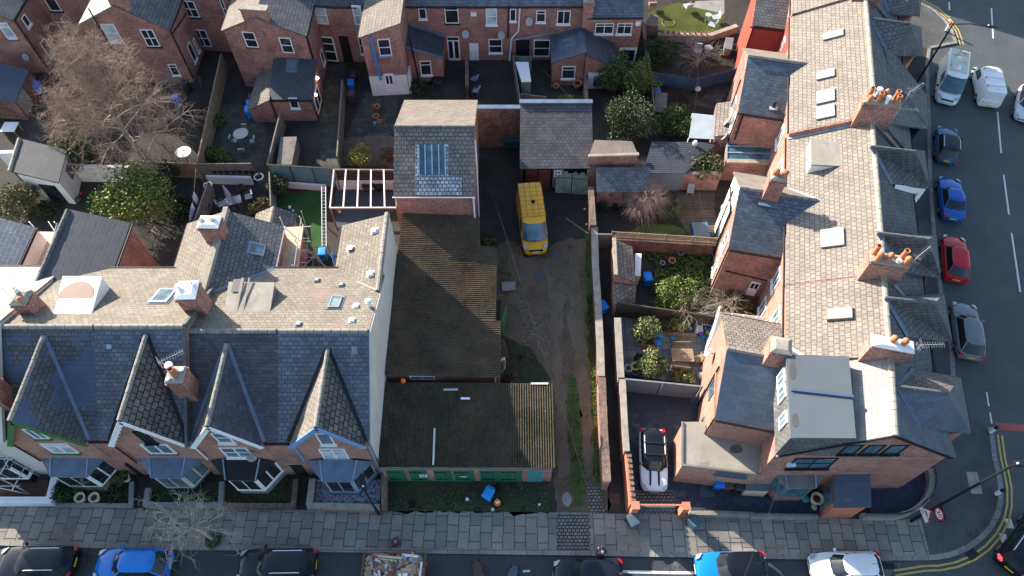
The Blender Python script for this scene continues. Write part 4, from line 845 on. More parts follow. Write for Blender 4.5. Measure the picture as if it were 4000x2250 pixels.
# ---- two-storey workshop
o_ = thing('workshop', 'two storey brick workshop with a slate roof and a big four pane rooflight', 'workshop', (-5.6, 37, 0))
ox0, ox1 = -8.12, -2.72; m = MB(); m.loft([[V((x, 31.9, -.02)), V((x, 31.9, 6.0)), V((x, 36.05, 8.2)), V((x, 41.0, 6.0)), V((x, 41.0, -.02))] for x in (ox0, ox1)]); m.build('wall', 'brick', o_)
roof(o_, [[(ox0 - .1, 31.75, 5.95), (ox1 + .1, 31.75, 5.95), (ox1 + .1, 36.05, 8.22), (ox0 - .1, 36.05, 8.22)]], 'slate_stone', name='front_roof'); roof(o_, [[(ox0 - .1, 36.05, 8.22), (ox1 + .1, 36.05, 8.22), (ox1 + .1, 41.2, 5.93), (ox0 - .1, 41.2, 5.93)]], 'slate_beige', name='rear_roof'); ridge(o_, (ox0 - .1, 36.05, 8.36), (ox1 + .1, 36.05, 8.36), 'ridge_dark')
gutter(o_, (ox0 - .15, 31.66, 5.95), (ox1 + .15, 31.66, 5.95), 'white_metal', .05); OP = Plane3((0, 31.75, 5.95), (-5, 31.75, 5.95), (0, 36.05, 8.22))
m = MB(); m.slab(on(OP, B2, ((268, 190), (560, 188), (680, 195), (678, 365), (272, 365)), .125), .02); m.build('painted_slates', 'paint_slate', o_)
m = MB(); m.slab(on(OP, A2, ((272, 1250), (300, 1250), (300, 1640), (275, 1640)), .127), .02); m.build('painted_slates', 'paint_slate', o_); m = MB(); m.slab(on(OP, A2, ((532, 1240), (560, 1240), (560, 1640), (535, 1640)), .127), .02); m.build('painted_slates', 'paint_slate', o_)
q = on(OP, A2, ((302, 1262), (530, 1258), (536, 1525), (306, 1528)), .14); m = MB(); m.slab(q, .02); rl = m.build('rooflight', 'glass_van', o_); m = MB()
for u in (0, .24, .5, .76, 1): m.beam(q[0].lerp(q[1], u) + V((0, 0, .03)), q[3].lerp(q[2], u) + V((0, 0, .03)), .07, .06)
m.build('glazing_bar', 'lamp_clear', rl); pipe(o_, [(ox1 + .12, 35.6, 7.5), (ox1 + .2, 34.6, 6.2), (ox1 + .15, 34.4, .2)], 'white_metal', .06); pipe(o_, [(ox1 + .05, 31.6, 5.9), (ox1 + .05, 31.6, 3.8)], 'white_metal', .06)
# ---- high yard wall, workshop to barn; unseen end behind workshop added to block sun
bw = thing('yard_wall', 'high dark brick wall with stone coping between workshop and slate roofed barn', 'wall', (-1.1, 42.2, 0)); m = MB(); m.box((-1.675, 42.2, 2.15), (5.05, .3, 4.3)); m.build('wall_body', 'brick_old', bw); m = MB(); m.box((-1.7, 42.2, 4.36), (5.1, .42, .12)); m.build('coping', 'lead', bw)
# ---- barn
b_ = thing('barn', 'lean-to slate roofed barn with dilapidated doors at the top of the yard', 'barn', (3.4, 39.8, 0))
m = MB(); m.loft([[V((x, 37.9, -.02)), V((x, 37.9, 2.9)), V((x, 42.3, 4.5)), V((x, 42.3, -.02))] for x in (.72, 6.15)]); m.build('wall', 'brick_old', b_)
roof(b_, [[(.6, 37.15, 2.7), (6.25, 37.2, 2.7), (6.3, 42.4, 4.55), (.65, 42.4, 4.55)]], 'slate_barn' if 'slate_barn' in M else (tiles('slate_barn', (.11, .105, .11), (.07, .068, .075), (.03, .03, .032), .32, .27, .018, .75, .3, .8, big=.22, moss=(.09, .082, .075), mamt=.6) and 'slate_barn')); m = MB(); m.beam((.6, 42.45, 4.7), (6.35, 42.45, 4.7), .4, .14); m.build('coping', 'lead', b_)
bwl = Wall((.72, 37.9), (6.15, 37.9))
m = MB(); bwl.box(m, .1, 5.3, .0, 2.7, o1=.02); m.build('opening_shade', 'black_paint', b_)  # flat black panel painting the shade inside the open front
for i in range(2): m = MB(); bwl.box(m, .35 + 1.0 * i, 1.3 + 1.0 * i, .05, 2.3, o1=.35 + .1 * i); m.build('door', 'timber_red', b_)
m = MB(); bwl.box(m, 2.5, 3.35, .05, 2.3, o1=.3); d = m.build('door', 'timber_grey', b_); window(d, Wall((.72, 37.6), (6.15, 37.6)), A2, 0, 0, 0, 0, 'sashv', fit=(2.6, 3.15, 1.4, 2.1), sill=None)
for x0, x1, y0 in ((1490, 1625, 335), (1632, 1768, 345)):
    gt = thing('yard_gate', 'pale green boarded gate leaning open ' + ('nearest the grey barn door' if x0 < 1500 else 'against the yard boundary wall'), 'gate', B2((x0 + x1) / 2, 345), group='weathered barn gates'); p, q_ = B2(x0, y0, .05), B2(x1, y0 + 8, .05)
    m = MB(); n = 8; up = V((0.0, .55, 1.85))
    for i in range(n): a, b2 = p.lerp(q_, i / n), p.lerp(q_, (i + .93) / n); m.solid([a, b2, b2 + up * (1 + .06 * math.sin(i * 1.7)), a + up * (1 + .06 * math.sin(i * 1.7))], (0, -.05, .0))
    m.build('boards', 'mossy_gate' if 'mossy_gate' in M else (plain('mossy_gate', (.22, .27, .2), .9, .1, var=.3, scale=2) and 'mossy_gate'), gt)
    m = MB(); m.beam(p + up * .75 + V((0, -.08, 0)), q_ + up * .75 + V((0, -.08, 0)), .1, .05); m.build('rail', 'timber_grey', gt)
# ---- flat roofed brick store and slate outhouse beside the barn
st_ = thing('brick_store', 'small brick store with brown felt roof behind the low slate outhouse', 'shed', (8.0, 38, 0)); q = [B2(1785, 25, 3.9), B2(2185, 0, 3.9), A2(2185, 1255, 4.0), A2(1895, 1208, 4.0)]
q = [G(1482, 392, 3.9), G(1605, 388, 3.9), G(1590, 355, 4.0), G(1495, 352, 4.0)]; m = MB(); m.loft([[V((p.x, p.y, -.02)) for p in q], [p - V((0, 0, .1)) for p in q]]); m.build('wall', 'brick', st_); roof(st_, [q], 'felt_brown', .1, lift=.0); m = MB(); m.beam(q[0] + V((-.05, -.05, .06)), q[1] + V((.05, -.05, .06)), .25, .14); m.build('coping', 'stone', st_)
oh = thing('outhouse', 'low brick outhouse with dark blue slate roof behind the bare bush', 'outhouse', (8.0, 36, 0)); m = MB(); m.loft([[V((x, 35.7, -.02)), V((x, 35.7, 2.1)), V((x, 37.1, 2.9)), V((x, 37.1, -.02))] for x in (6.6, 10.4)]); m.build('wall', 'brick', oh)
roof(oh, [[(6.5, 35.4, 2.0), (10.6, 35.4, 2.0), (10.6, 37.1, 2.95), (6.5, 37.1, 2.95)]], 'slate_blue'); ow = Wall((6.6, 35.7), (10.4, 35.7)); door(oh, ow, B3, 0, 0, 0, 0, 'timber_dark', (), fit=(2.0, 2.75, .03, 1.85)); window(oh, ow, B3, 0, 0, 0, 0, 'plain', 'brick', None, fit=(.9, 1.3, 1.3, 1.6))
# ---- long boundary walls of the drive
dw = [B2(1800, 290, 1.9), B2(1822, 625, 1.9)]; garden_wall('boundary_wall', 'brick wall with upright brick coping between yard and lawn garden', dw, 1.85, .32, capw=.14)
dw = [B2(1832, 640, 1.6), B2(1842, 1000, 1.6), C2(1858, 0, 1.6), C2(1885, 500, 1.6), C2(1890, 710, 1.6)]; garden_wall('boundary_wall', 'weathered stretch of the drive wall with flat stone coping', dw, 1.55, .34, cap='stone', capw=.16)
dw = [C2(1896, 722, 1.75), C2(1915, 1200, 1.75), C2(1928, 1449, 1.75), E2(2088, 250, 1.75), E2(2103, 560, 1.75)]; garden_wall('boundary_wall', 'sunlit brick coped wall running down to the pavement beside the grass verge', dw, 1.7, .34, capw=.16, mat='brick')
dw = [C2(2033, 205, 1.9), C2(2062, 725, 1.9)]; garden_wall('boundary_wall', 'red brick wall with flat slab coping beside the tiled patio', dw, 1.85, .26, mat='brick_orange', cap='stone', capw=.2)
dw = [C2(2076, 740, 1.9), C2(2098, 1180, 1.9), C2(2112, 1365, 1.9)]; garden_wall('boundary_wall', 'orange painted brick wall with stone coping beside the silver car', dw, 1.85, .26, mat='brick_orange', cap='stone', capw=.14)
ow_ = thing('front_wall', 'orange painted wall with stepped brick capping ending at the pavement', 'wall', E3(500, 860)); p, q_ = E3(490, 290, 1.75), E3(535, 770, 1.75); W_ = V((p.x, p.y, 0)), V((q_.x, q_.y, 0)); m = MB(); m.beam(W_[0] + V((0, 0, .84)), W_[1] + V((0, 0, .84)), .3, 1.68); m.build('wall_body', 'paint_orange', ow_)
m = MB(); n = 9
for i in range(n): a = W_[0].lerp(W_[1], (i + .15) / n); b2 = W_[0].lerp(W_[1], (i + .75) / n); m.beam(a + V((.06, 0, 1.76)), b2 + V((.06, 0, 1.76)), .26, .15)
m.build('brick_capping', 'brick_coping', ow_); m = MB(); c_ = E3(560, 790, 1.8); m.box((c_.x, c_.y, .95), (.4, .4, 1.9)); m.box((c_.x, c_.y, 1.95), (.46, .46, .08)); m.build('pillar', 'paint_orange', ow_)
gp = thing('gate_frame', 'orange gate pillar and lintel bar over the sunken drive gate', 'gate', E3(1010, 870)); c_ = E3(1040, 790, 1.7); m = MB(); m.box((c_.x, c_.y, .85), (.4, .4, 1.7)); m.box((c_.x, c_.y, 1.75), (.46, .46, .08)); m.build('pillar', 'paint_orange', gp)
m = MB(); m.beam(E3(590, 778, 1.75), E3(1010, 780, 1.75), .09, .1); m.build('lintel_bar', 'paint_orange', gp); m = MB()
for i in range(22): u = i / 21; a = E3(600, 792, 1.5).lerp(E3(935, 798, 1.5), u); m.tube([V((a.x, a.y, .1)), V((a.x, a.y, 1.5))], .018, 4)
m.beam(E3(600, 792, 1.5), E3(935, 798, 1.5), .05, .05); m.build('gate_leaf', 'grey_paint', gp)
# railings on low stone walls along the pavement
def railing(name, label, pts, h0, h1, step=.16, stone_='stone', lean=0.0):
    t = thing(name, label, 'railings', V((pts[0].x, pts[0].y, 0))); m = MB(); r = MB()
    for i in range(len(pts) - 1):
        a, b2 = V((pts[i].x, pts[i].y, 0)), V((pts[i + 1].x, pts[i + 1].y, 0)); m.beam(a + V((0, 0, h0 / 2)), b2 + V((0, 0, h0 / 2 + .001 * i)), .3, h0); r.beam(a + V((0, 0, h1 - .12)), b2 + V((0, 0, h1 - .12)), .035, .02)
        n = max(1, int((b2 - a).length / step))
        for k in range(n): p = a.lerp(b2, (k + .5) / n); r.loft([[p + V((x * .012, y * .012, z)) for x, y in ((-1, -1), (1, -1), (1, 1), (-1, 1))] for z in (h0, h1)])
    m.build('stone_base', stone_, t); r.build('rails', 'black_paint', t); return t
railing('railings', 'black railings on a pale stone wall beside the drive gate', [E3(1075, 848, .5), E3(1360, 850, .5), E3(1640, 862, .5)], .5, 1.1)
railing('railings', 'black railings on a stone wall before the bay window', [E3(1650, 868, .5), E3(2290, 880, .5)], .45, 1.05)
railing('railings', 'black railings curving round the blue chippings at the corner', [E4(890, 878, .5), E4(1080, 882, .5), E4(1230, 878, .5), E4(1330, 850, .5), E4(1420, 800, .5), E4(1500, 720, .5), E4(1540, 630, .5), E4(1550, 540, .5), E4(1530, 430, .5)], .5, 1.15, stone_='stone')
# low front walls on the near pavement
garden_wall('front_wall', 'white painted low wall of the corner plot with mulch at the left edge', [E0(520, 510, .7), E0(465, 735, .7), E0(-60, 735, .7), V((-36, 12.3, 0))], .7, .35, 'render_white', 'white_paint', capw=.05)
garden_wall('front_wall', 'low mossy stone kerb before the garden with two clay pots', [E0(1240, 560, .25), E0(1230, 785, .25), E0(540, 778, .25)], .2, .2, 'concrete', 'concrete', caph=.05)
garden_wall('front_wall', 'low stone wall under the small bare street tree', [E0(1395, 620, .4), E0(1370, 775, .4), E0(2080, 780, .4), E0(2090, 560, .4)], .35, .22, 'stone', 'concrete')
garden_wall('front_wall', 'low brick wall before the weedy garden with a flagstone', [E1(180, 785, .4), E1(835, 790, .4), E1(860, 540, .4)], .4, .22, 'brick_old', 'brick_coping')
garden_wall('front_wall', 'stone wall with wide slab coping round white pebbles', [E1(1015, 530, .8), E1(985, 785, .8), E1(1650, 800, .8)], .75, .24, 'brick', 'stone', capw=.14)
garden_wall('front_wall', 'old brick side wall between pebble garden and garage weeds', [E1(1690, 480, .9), E1(1690, 815, .9)], .85, .26, 'brick_old', 'brick_coping')
# ---------------- the terrace on the main street (right) and its corner house ----------------
EX, DX = V((.9774, -.2113, 0)), V((.2113, .9774, 0))
def RT(e, d, z=0.0): p = EX * e + DX * d; return V((p.x, p.y, z))
EW, ER, EE = 11.6, 16.2, 19.9
def rplanes(dz): return Plane3(RT(EW - .1, 20, 7.2 + dz), RT(EW - .1, 40, 7.2 + dz), RT(ER, 30, 9.8 + dz)), Plane3(RT(ER, 20, 9.8 + dz), RT(ER, 40, 9.8 + dz), RT(EE + .2, 30, 6.6 + dz))
def row_house(label, d0, d1, dz, group='houses of the terrace along the main street'):
    t = thing('terraced_house', label, 'house', RT(16, (d0 + d1) / 2), group=group)
    pr = lambda d: [RT(EW, d, -.02), RT(EW, d, 7.2 + dz), RT(ER, d, 9.75 + dz), RT(EE, d, 6.65 + dz), RT(EE, d, -.02)]
    m = MB(); m.loft([pr(d0), pr(d1)]); m.build('wall', 'brick_orange', t)
    roof(t, [[RT(EW - .12, d0, 7.15 + dz), RT(EW - .12, d1, 7.15 + dz), RT(ER, d1, 9.8 + dz), RT(ER, d0, 9.8 + dz)]], 'slate_terrace', name='rear_roof')
    roof(t, [[RT(ER, d0, 9.8 + dz), RT(ER, d1, 9.8 + dz), RT(EE + .2, d1, 6.5 + dz), RT(EE + .2, d0, 6.5 + dz)]], 'slate_grey', name='front_roof')
    ridge(t, RT(ER, d0, 9.95 + dz), RT(ER, d1, 9.95 + dz), 'stone', .34); gutter(t, RT(EW - .2, d0, 7.12 + dz), RT(EW - .2, d1, 7.12 + dz)); gutter(t, RT(EE + .28, d0, 6.5 + dz), RT(EE + .28, d1, 6.5 + dz))
    return t
RA = row_house('terraced house at the far end behind the red rendered wing', 52.5, 64.0, .7); RA['label'] = 'terraced house with a red rendered rear wing at the top right'
A2h = row_house('terraced house with one long skylight beside the red rendered wing', 46.0, 52.5, .5); A1h = row_house('terraced house with three pale skylights in a row down its roof', 39.4, 46.0, .5)
B2h = row_house('terraced house with a square white cheeked dormer on its rear roof', 33.0, 39.4, 0); B1h = row_house('terraced house with one large square skylight next to the seven pot chimney', 26.75, 33.0, .002)
C1h = row_house('terraced house with a narrow skylight next to the corner house', 21.35, 26.75, -.05)
PW, PE = rplanes(0); PWA, PEA = rplanes(.5)
def bay_front(t, pe, fn, S_, E_, lo_near, val_near, lo_far, dz=0.0, mat='slate_grey', name='bay_roof', zeave=6.5, far_lit=None, cheek='brick', cheek2=None):
    """a two-storey bay whose hipped roof runs out from the street slope"""
    s_ = pe.hit(fn, *S_, .1); e_ = fn(*E_, s_.z); ln = fn(*lo_near, zeave + dz); lf = fn(*lo_far, zeave + dz); vn = pe.hit(fn, *val_near, .1)
    d_ = (s_ - vn).dot(DX); vf = s_ + DX * abs((s_ - vn).dot(DX)); w_ = (vn - s_) ; vf = vn + DX * (2 * abs((vn - s_).dot(DX)))
    m = MB(); m.face(s_, e_, ln, vn); m.face(s_, vf, lf, e_); m.face(e_, lf, ln); m.face(vn - V((0, 0, .2)), vf - V((0, 0, .2)), lf - V((0, 0, .1)), ln - V((0, 0, .1))); m.face(ln, lf, lf - V((0, 0, .1)), ln - V((0, 0, .1))); m.face(vn, ln, ln - V((0, 0, .1)), vn - V((0, 0, .2))); m.face(vf, vf - V((0, 0, .2)), lf - V((0, 0, .1)), lf)
    r_ = m.build(name, mat, t); ridge(t, s_ + V((0, 0, .05)), e_ + V((0, 0, .05)), 'ridge_dark', .24, .08, .4); strip(t, vn, s_, 'lead', .26, lift=.03)
    cen = (ln + lf) / 2; inn = -EX * .35; fl = [V((p.x, p.y, 0)) for p in (RT(EE - .1, (vn).dot(DX) + .3), RT(EE - .1, (vf).dot(DX) - .3), lf + inn - DX * .35, ln + inn + DX * .35)]
    m = MB(); m.loft([[V((p.x, p.y, -.1)) for p in fl], [V((p.x, p.y, zeave + dz - .15)) for p in fl]]); w_ = m.build('bay_wall', cheek, t)
    wl_ = Wall(fl[0], fl[3]); 
    wn = Wall(fl[3], fl[2]); wn.n = V((EX.x, EX.y, 0))
    for z0 in (1.0, 4.0): window(w_, wn, fn, 0, 0, 0, 0, 'v', fit=(.4, wn.L - .4, z0, z0 + 1.7), gl='glass_blue')
    gutter(t, ln + V((0, 0, -.06)), lf + V((0, 0, -.06)), 'black_paint', .05)
    if cheek2: m = MB(); m.loft([[vn + EX * .3 + V((0, 0, -.12)), ln + inn * .5 + V((0, 0, -.18)), ln + inn * .5 + V((0, 0, -1.6)), vn + EX * .5 + V((0, 0, -1.2))], [x + DX * .1 for x in (vn + EX * .3 + V((0, 0, -.12)), ln + inn * .5 + V((0, 0, -.18)), ln + inn * .5 + V((0, 0, -1.6)), vn + EX * .5 + V((0, 0, -1.2)))]]); m.build('bay_cheek', cheek2, t)
bay_front(RA, rplanes(.7)[1], A4, (985, -60), (1300, -40), (1320, 135), (1045, 105), (1330, -10), .6)
bay_front(A2h, PEA, A4, (890, 160), (1237, 205), (1342, 482), (1042, 468), (1333, 235), .3)
bay_front(A1h, PEA, A4, (1120, 800), (1200, 815), (1393, 1118), (1050, 1075), (1388, 835), .3, cheek='black_paint')
bay_front(B2h, PE, A4, (895, 1275), (1290, 1320), B4.__class__ and (1410, 1637), (1075, 1600), (1365, 1312), cheek2='white_paint')
bay_front(B1h, PE, B4, (955, 690), (1385, 745), (1505, 1078), (1145, 1030), (1468, 712))
bay_front(C1h, PE, C4, (1020, 30), (1455, 75), (1605, 410), (1215, 370), (1535, -10))
# parapets and step walls with stacks
def stack(t, d, e0_, e1_, z0, z1, pots, cap='cement', wd=.75, ae=None):
    c_ = RT((e0_ + e1_) / 2, d); s_ = chimney(t, (c_.x, c_.y), e1_ - e0_, wd, z0, z1, math.atan2(EX.y, EX.x), pots, 'brick', cap)
    return s_
T_ = 'terracotta'; W_p = 'white_paint'
stack(RA, 52.5, 15.3, 17.2, 8.6, 11.6, [(-.6, 0, .8, .15, T_, 'open'), (0, 0, .8, .15, T_, 'open'), (.6, 0, .8, .15, T_, 'dome')])
s1 = stack(A1h, 39.45, 15.0, 17.3, 7.6, 11.5, [(-.85, .2, .75, .16, T_, 'open'), (-.4, .22, .8, .15, W_p, 'cowl'), (.1, .22, .8, .16, T_, 'dome'), (.75, .2, .8, .16, T_, 'open'), (-.85, -.2, .45, .16, T_, 'dome'), (-.3, -.15, .75, .16, T_, 'open'), (.2, -.22, .6, .15, W_p, 'cowl'), (.8, -.18, .75, .16, T_, 'open')])
aerial(s1, RT(17.3, 39.2, 11.0), 1.8, R(35), 1.3); aerial(s1, RT(17.2, 39.0, 10.6), .9, R(-8), 1.2)
s2 = stack(B1h, 26.85, 14.95, 17.0, 7.6, 11.1, [(-.85, .2, .75, .16, T_, 'open'), (-.7, -.2, .7, .17, T_, 'dome'), (-.45, .15, .2, .11, W_p, 'cowl'), (-.15, -.15, .7, .17, T_, 'dome'), (.1, .15, .2, .11, W_p, 'cowl'), (.4, -.2, .3, .12, W_p, 'cowl'), (.65, .2, .75, .16, T_, 'open'), (.8, -.2, .7, .17, T_, 'dome')])
aerial(s2, RT(17.0, 26.6, 10.4), 1.5, R(38), 1.3)
s3 = stack(C1h, 21.5, 14.85, 16.95, 7.6, 10.8, [(-.5, .1, .12, .1, W_p, 'cowl'), (-.05, .1, .55, .16, T_, 'dome'), (.5, .05, .55, .16, T_, 'dome')], 'render_white', .7); aerial(s3, RT(17.0, 21.3, 10.4), 1.1, R(2), 1.2)
for t, d, dz in ((A1h, 39.4, .5), (B1h, 26.78, .0)):
    m = MB(); m.loft([[RT(EW - .1, x, 6.9 + dz), RT(ER, x, 9.3 + dz), RT(ER, x, 9.95 + dz - .1), RT(EW - .1, x, 7.3 + dz - .05)] for x in (d - .09, d + .01)]); m.build('step_wall', 'brick', t)
    m = MB(); z = -.27 if dz else -.02; m.beam(RT(EW - .1, d - .16, 7.1 + (dz and .22)), RT(ER, d - .16, 9.72 + (dz and .22)), .2, .05); m.build('flashing', 'lead_pale' if dz else 'slate_terrace', t)
for x in (-.4,): m = MB(); m.beam(RT(16.2, 26.6, 9.95), RT(19.6, 26.6, 6.75), .35, .12); m.build('party_coping', 'stone', B1h); m = MB(); m.beam(RT(16.2, 39.2, 10.1), RT(19.9, 39.2, 6.9), .35, .14); m.build('party_coping', 'stone', A1h)
# skylights
SK = dict(frame='metal_grey', gl='glass_sky', flash=None)
skylight(A2h, PWA, A4, ((480, 308), (655, 240), (660, 300), (482, 368)), **SK)
for y in (0, 170, 305): skylight(A1h, PWA, A4, ((415, 645 + y), (580, 592 + y), (585, 655 + y + (45 if y else 0)), (430, 712 + y + (38 if y else 0))), **SK)
skylight(B1h, PW, B4, ((450, 690), (655, 630), (670, 785), (468, 838)), **SK); skylight(C1h, PW, C4, ((505, 140), (730, 98), (742, 195), (515, 240)), frame='ridge_tile', gl='glass_sky', flash=None)
d5, q5 = dormer(B2h, PW, A4, ((640, 1245), (632, 1440), (382, 1428), (380, 1205)), (8.9, 8.8), 'felt_pale', 'white_paint')
# ---- rear wings in pairs: ridge on the party line
def pair_wing(tn, tf, dn, dr, df, ze, zr, ew, near='slate_grey', far='slate_stone', wn='brick', wf='brick', ridge_m='ridge_tile'):
    for t, a, b2, mt, wm in ((tn, dn, dr, near, wn), (tf, df, dr, far, wf)):
        m = MB(); k = .0 if t is tn else .006
        m.loft([[RT(e, a, -.02), RT(e, a, ze - .05), RT(e, b2, zr - .05), RT(e, b2, -.02)] for e in (ew + k, EW)]); m.build('rear_wing', wm, t)
        s_ = -1 if a < b2 else 1; em = EW + (zr - 7.2) / 2.6 * (ER - EW)
        roof(t, [[RT(ew - .15, a + s_ * .12, ze - .07), RT(EW, a + s_ * .12, ze - .07), RT(EW, a + (b2 - a) * (7.2 - ze) / (zr - ze), 7.2), RT(em, b2, zr), RT(ew - .15, b2, zr)]], mt, name='wing_roof')
        gutter(t, RT(ew - .1, a + s_ * .2, ze - .1), RT(EW, a + s_ * .2, ze - .1))
    ridge(tn, RT(ew - .15, dr, zr + .13), RT(EW + 1.5, dr, zr + .13), ridge_m, .28); em = EW + (zr - 7.2) / 2.6 * (ER - EW)
    strip(tn, RT(EW, dn + (dr - dn) * (7.2 - ze) / (zr - ze), 7.2), RT(em, dr, zr), 'lead', .26); strip(tf, RT(EW, df + (dr - df) * (7.2 - ze) / (zr - ze), 7.2), RT(em, dr, zr), 'white_paint', .2)
    return Wall(RT(ew, dn), RT(ew, df)), Plane3(RT(ew, dn, ze), RT(EW, dn, ze), RT(ew, dr, zr))
ww1, wp1 = pair_wing(A1h, A2h, 42.7, 46.3, 50.0, 6.0, 8.2, 8.35, near='slate_blue', far='felt_brown')
ww2, wp2 = pair_wing(B1h, B2h, 29.8, 33.1, 36.4, 6.0, 8.15, 8.3, near='slate_blue', far='felt_brown', wf='render_white')
ww3, wp3 = pair_wing(None or C1h, C1h, 17.6, 21.0, 24.4, 6.0, 7.95, 8.15, near='slate_new', far='slate_stone', wn='brick_orange', wf='brick_orange')
# patches, vents, chimneys on the wings
m = MB(); m.slab(on(wp1, A3, ((1510, 530), (1720, 560), (1715, 635), (1520, 615)), .12), .02); m.build('slate_repair', 'slate_new', A1h); c_ = wp1.hit(A3, 1607, 930, .1); m = MB(); m.lathe(c_, [(.12, -.05), (.12, .45), (.05, .5)], 10); m.build('flue', 'black_paint', A1h); strip(A1h, c_ + V((-.3, -.1, -.02)), c_ + V((.3, -.16, -.02)), 'lamp_clear', .35, lift=0)
c_ = RT(10.15, 33.0); chimney(B1h, (c_.x, c_.y), 1.0, .8, 6.8, 9.9, math.atan2(EX.y, EX.x), [(-.25, .05, .5, .2, T_, 'dome'), (.3, .05, .5, .2, T_, 'dome')], cap='cement')
strip(B1h, RT(9.5, 32.4, 7.75), RT(10.7, 32.4, 7.75), 'lead', .4, lift=.08); c_ = RT(10.6, 21.0); chimney(C1h, (c_.x, c_.y), 1.1, 1.0, 6.5, 9.4, math.atan2(EX.y, EX.x), [], cap='stone')
# windows and pipes on the wing walls
window(A1h, ww1, A3, 1290, 640, 1330, 760, 'v', fit=(2.4, 3.4, 3.2, 4.6)); window(A1h, ww1, A3, 0, 0, 0, 0, 'v', fit=(.5, 1.5, 3.4, 4.7)); dish(A1h, ww1.pt(1.6, 3.3), ww1.n, .38); dish(A1h, ww1.pt(.35, 2.9), ww1.n, .36)
window(B1h, ww2, B3, 0, 0, 0, 0, 'sash', fit=(1.2, 2.2, 3.4, 5.0)); window(B1h, ww2, B3, 0, 0, 0, 0, 'sash', fit=(1.0, 1.9, .9, 2.2)); dish(B2h, ww2.pt(4.2, 5.2), ww2.n, .42); door(B2h, ww2, B3, 0, 0, 0, 0, 'grey_paint', ((.1, .9, .1, .9),), fit=(3.6, 5.4, .05, 2.2))
for t, wl_, aa in ((A1h, ww1, (.08, 3.7)), (B1h, ww2, (.1, 3.2)), (B2h, ww2, (3.5, 5.0)), (C1h, ww3, (.1, 3.3))):
    for a in aa: pipe(t, [wl_.pt(a, 5.9, .08), wl_.pt(a, .1, .08)], 'black_paint', .055)
pipe(B2h, [ww2.pt(3.4, 5.6, .1), ww2.pt(6.0, 5.2, .1)], 'black_paint', .05)
nw1 = Wall(RT(8.35, 42.7), RT(EW, 42.7)); nw2 = Wall(RT(8.3, 29.8), RT(EW, 29.8)); nw3 = Wall(RT(8.15, 17.6), RT(EW, 17.6))
door(B1h, nw2, B3, 1530, 1110, 1550, 1235, 'white_paint', ((.12, .45, .55, .9), (.55, .88, .55, .9))); pipe(B1h, [nw2.pt(.3, 3.4, .06), nw2.pt(3.2, 3.1, .06)], 'black_paint', .04); pipe(A1h, [nw1.pt(.3, 5.9, .06), nw1.pt(.35, 3.2, .06)], 'black_paint', .06)
# rear windows on the main wall
for t, d, z, dz in ((B1h, 28.6, 4.2, 0), (B1h, 28.2, 1.2, 0), (C1h, 25.6, 4.2, 0), (A1h, 41.5, 4.5, 0), (B2h, 38.2, 4.3, 0), (C1h, 26.2, 1.3, 0)):
    ml = Wall(RT(EW, d - .6), RT(EW, d + .6)); window(t, ml, B3, 0, 0, 0, 0, 'v', fit=(0, 1.1, z, z + 1.6), gl='glass_blue', sill='white_paint')
# ---- red rendered wing at the top
m = MB(); q = [A3(1400, 70, 6.0), A3(1755, 105, 6.0)]; m.loft([[RT(9.0, d, -.02), RT(9.0, d, z), RT(EW, d, z), RT(EW, d, -.02)] for d, z in ((53.2, 6.0), (58.5, 6.6))]); m.build('rear_wing', 'render_red', RA)
roof(RA, [[RT(8.9, 53.1, 5.98), RT(EW, 53.1, 5.98), RT(EW, 56.6, 7.5), RT(8.9, 56.6, 7.5)], [RT(8.9, 56.6, 7.5), RT(EW, 56.6, 7.5), RT(EW, 60, 6), RT(8.9, 60, 6)]], 'slate_grey', name='wing_roof'); gutter(RA, RT(8.8, 53.0, 5.92), RT(EW, 53.0, 5.92)); rw = Wall(RT(9.0, 53.2), RT(EW, 53.2)); door(RA, rw, A3, 0, 0, 0, 0, 'white_paint', ((.15, .85, .3, .9),), fit=(1.4, 2.3, .05, 2.1)); pipe(RA, [rw.pt(.05, 5.9, .07), rw.pt(.02, .1, .07)]); pipe(RA, [rw.pt(.1, 2.9, .06), rw.pt(1.2, 2.6, .06)])
m = MB(); m.loft([[RT(e, 49.9, -.02), RT(e, 49.9, 7.2), RT(e, 53.3, 7.2), RT(e, 53.3, -.02)] for e in (EW - .03, EW + .05)]); m.build('red_render', 'render_red', A2h); window(A2h, Wall(RT(EW - .03, 50.5), RT(EW - .03, 53)), A3, 0, 0, 0, 0, 'v', fit=(.8, 1.6, 4.6, 6.2)); window(A2h, Wall(RT(EW - .03, 50.5), RT(EW - .03, 53)), A3, 0, 0, 0, 0, 'v', fit=(.8, 1.6, 1.0, 2.6))
# lean-to roofs and glazed extensions at the foot of the wings
q = [A3(1112, 900, 2.6), A3(1268, 880, 3.3), A3(1250, 1170, 3.3), A3(1088, 1188, 2.6)]; m = MB(); m.loft([[V((p.x, p.y, -.02)) for p in q], [p - V((0, 0, .08)) for p in q]]); m.build('rear_extension', 'brick', A1h); roof(A1h, [q], 'slate_stone', .1, 'extension_roof', 0.02)
q = [A3(905, 985, 2.3), A3(1098, 1005, 2.5), A3(1095, 1212, 2.5), A3(870, 1200, 2.3)]; cp = thing('canopy', 'pale polycarbonate canopy roof over the yard beside the lean-to', 'canopy', V((q[0].x, q[0].y, 0))); roof(cp, [q], 'membrane_pale' if 'membrane_pale' in M else (plain('membrane_pale', (.27, .31, .35), .5, .4, var=.1, scale=1.2, dirt=(.36, .31, .27), damt=.66) and 'membrane_pale'), .05, 'canopy_roof', 0)
for p in q: m = MB(); m.tube([V((p.x, p.y, 0)), p - V((0, 0, .06))], .05, 5); m.build('post', 'white_paint', cp)
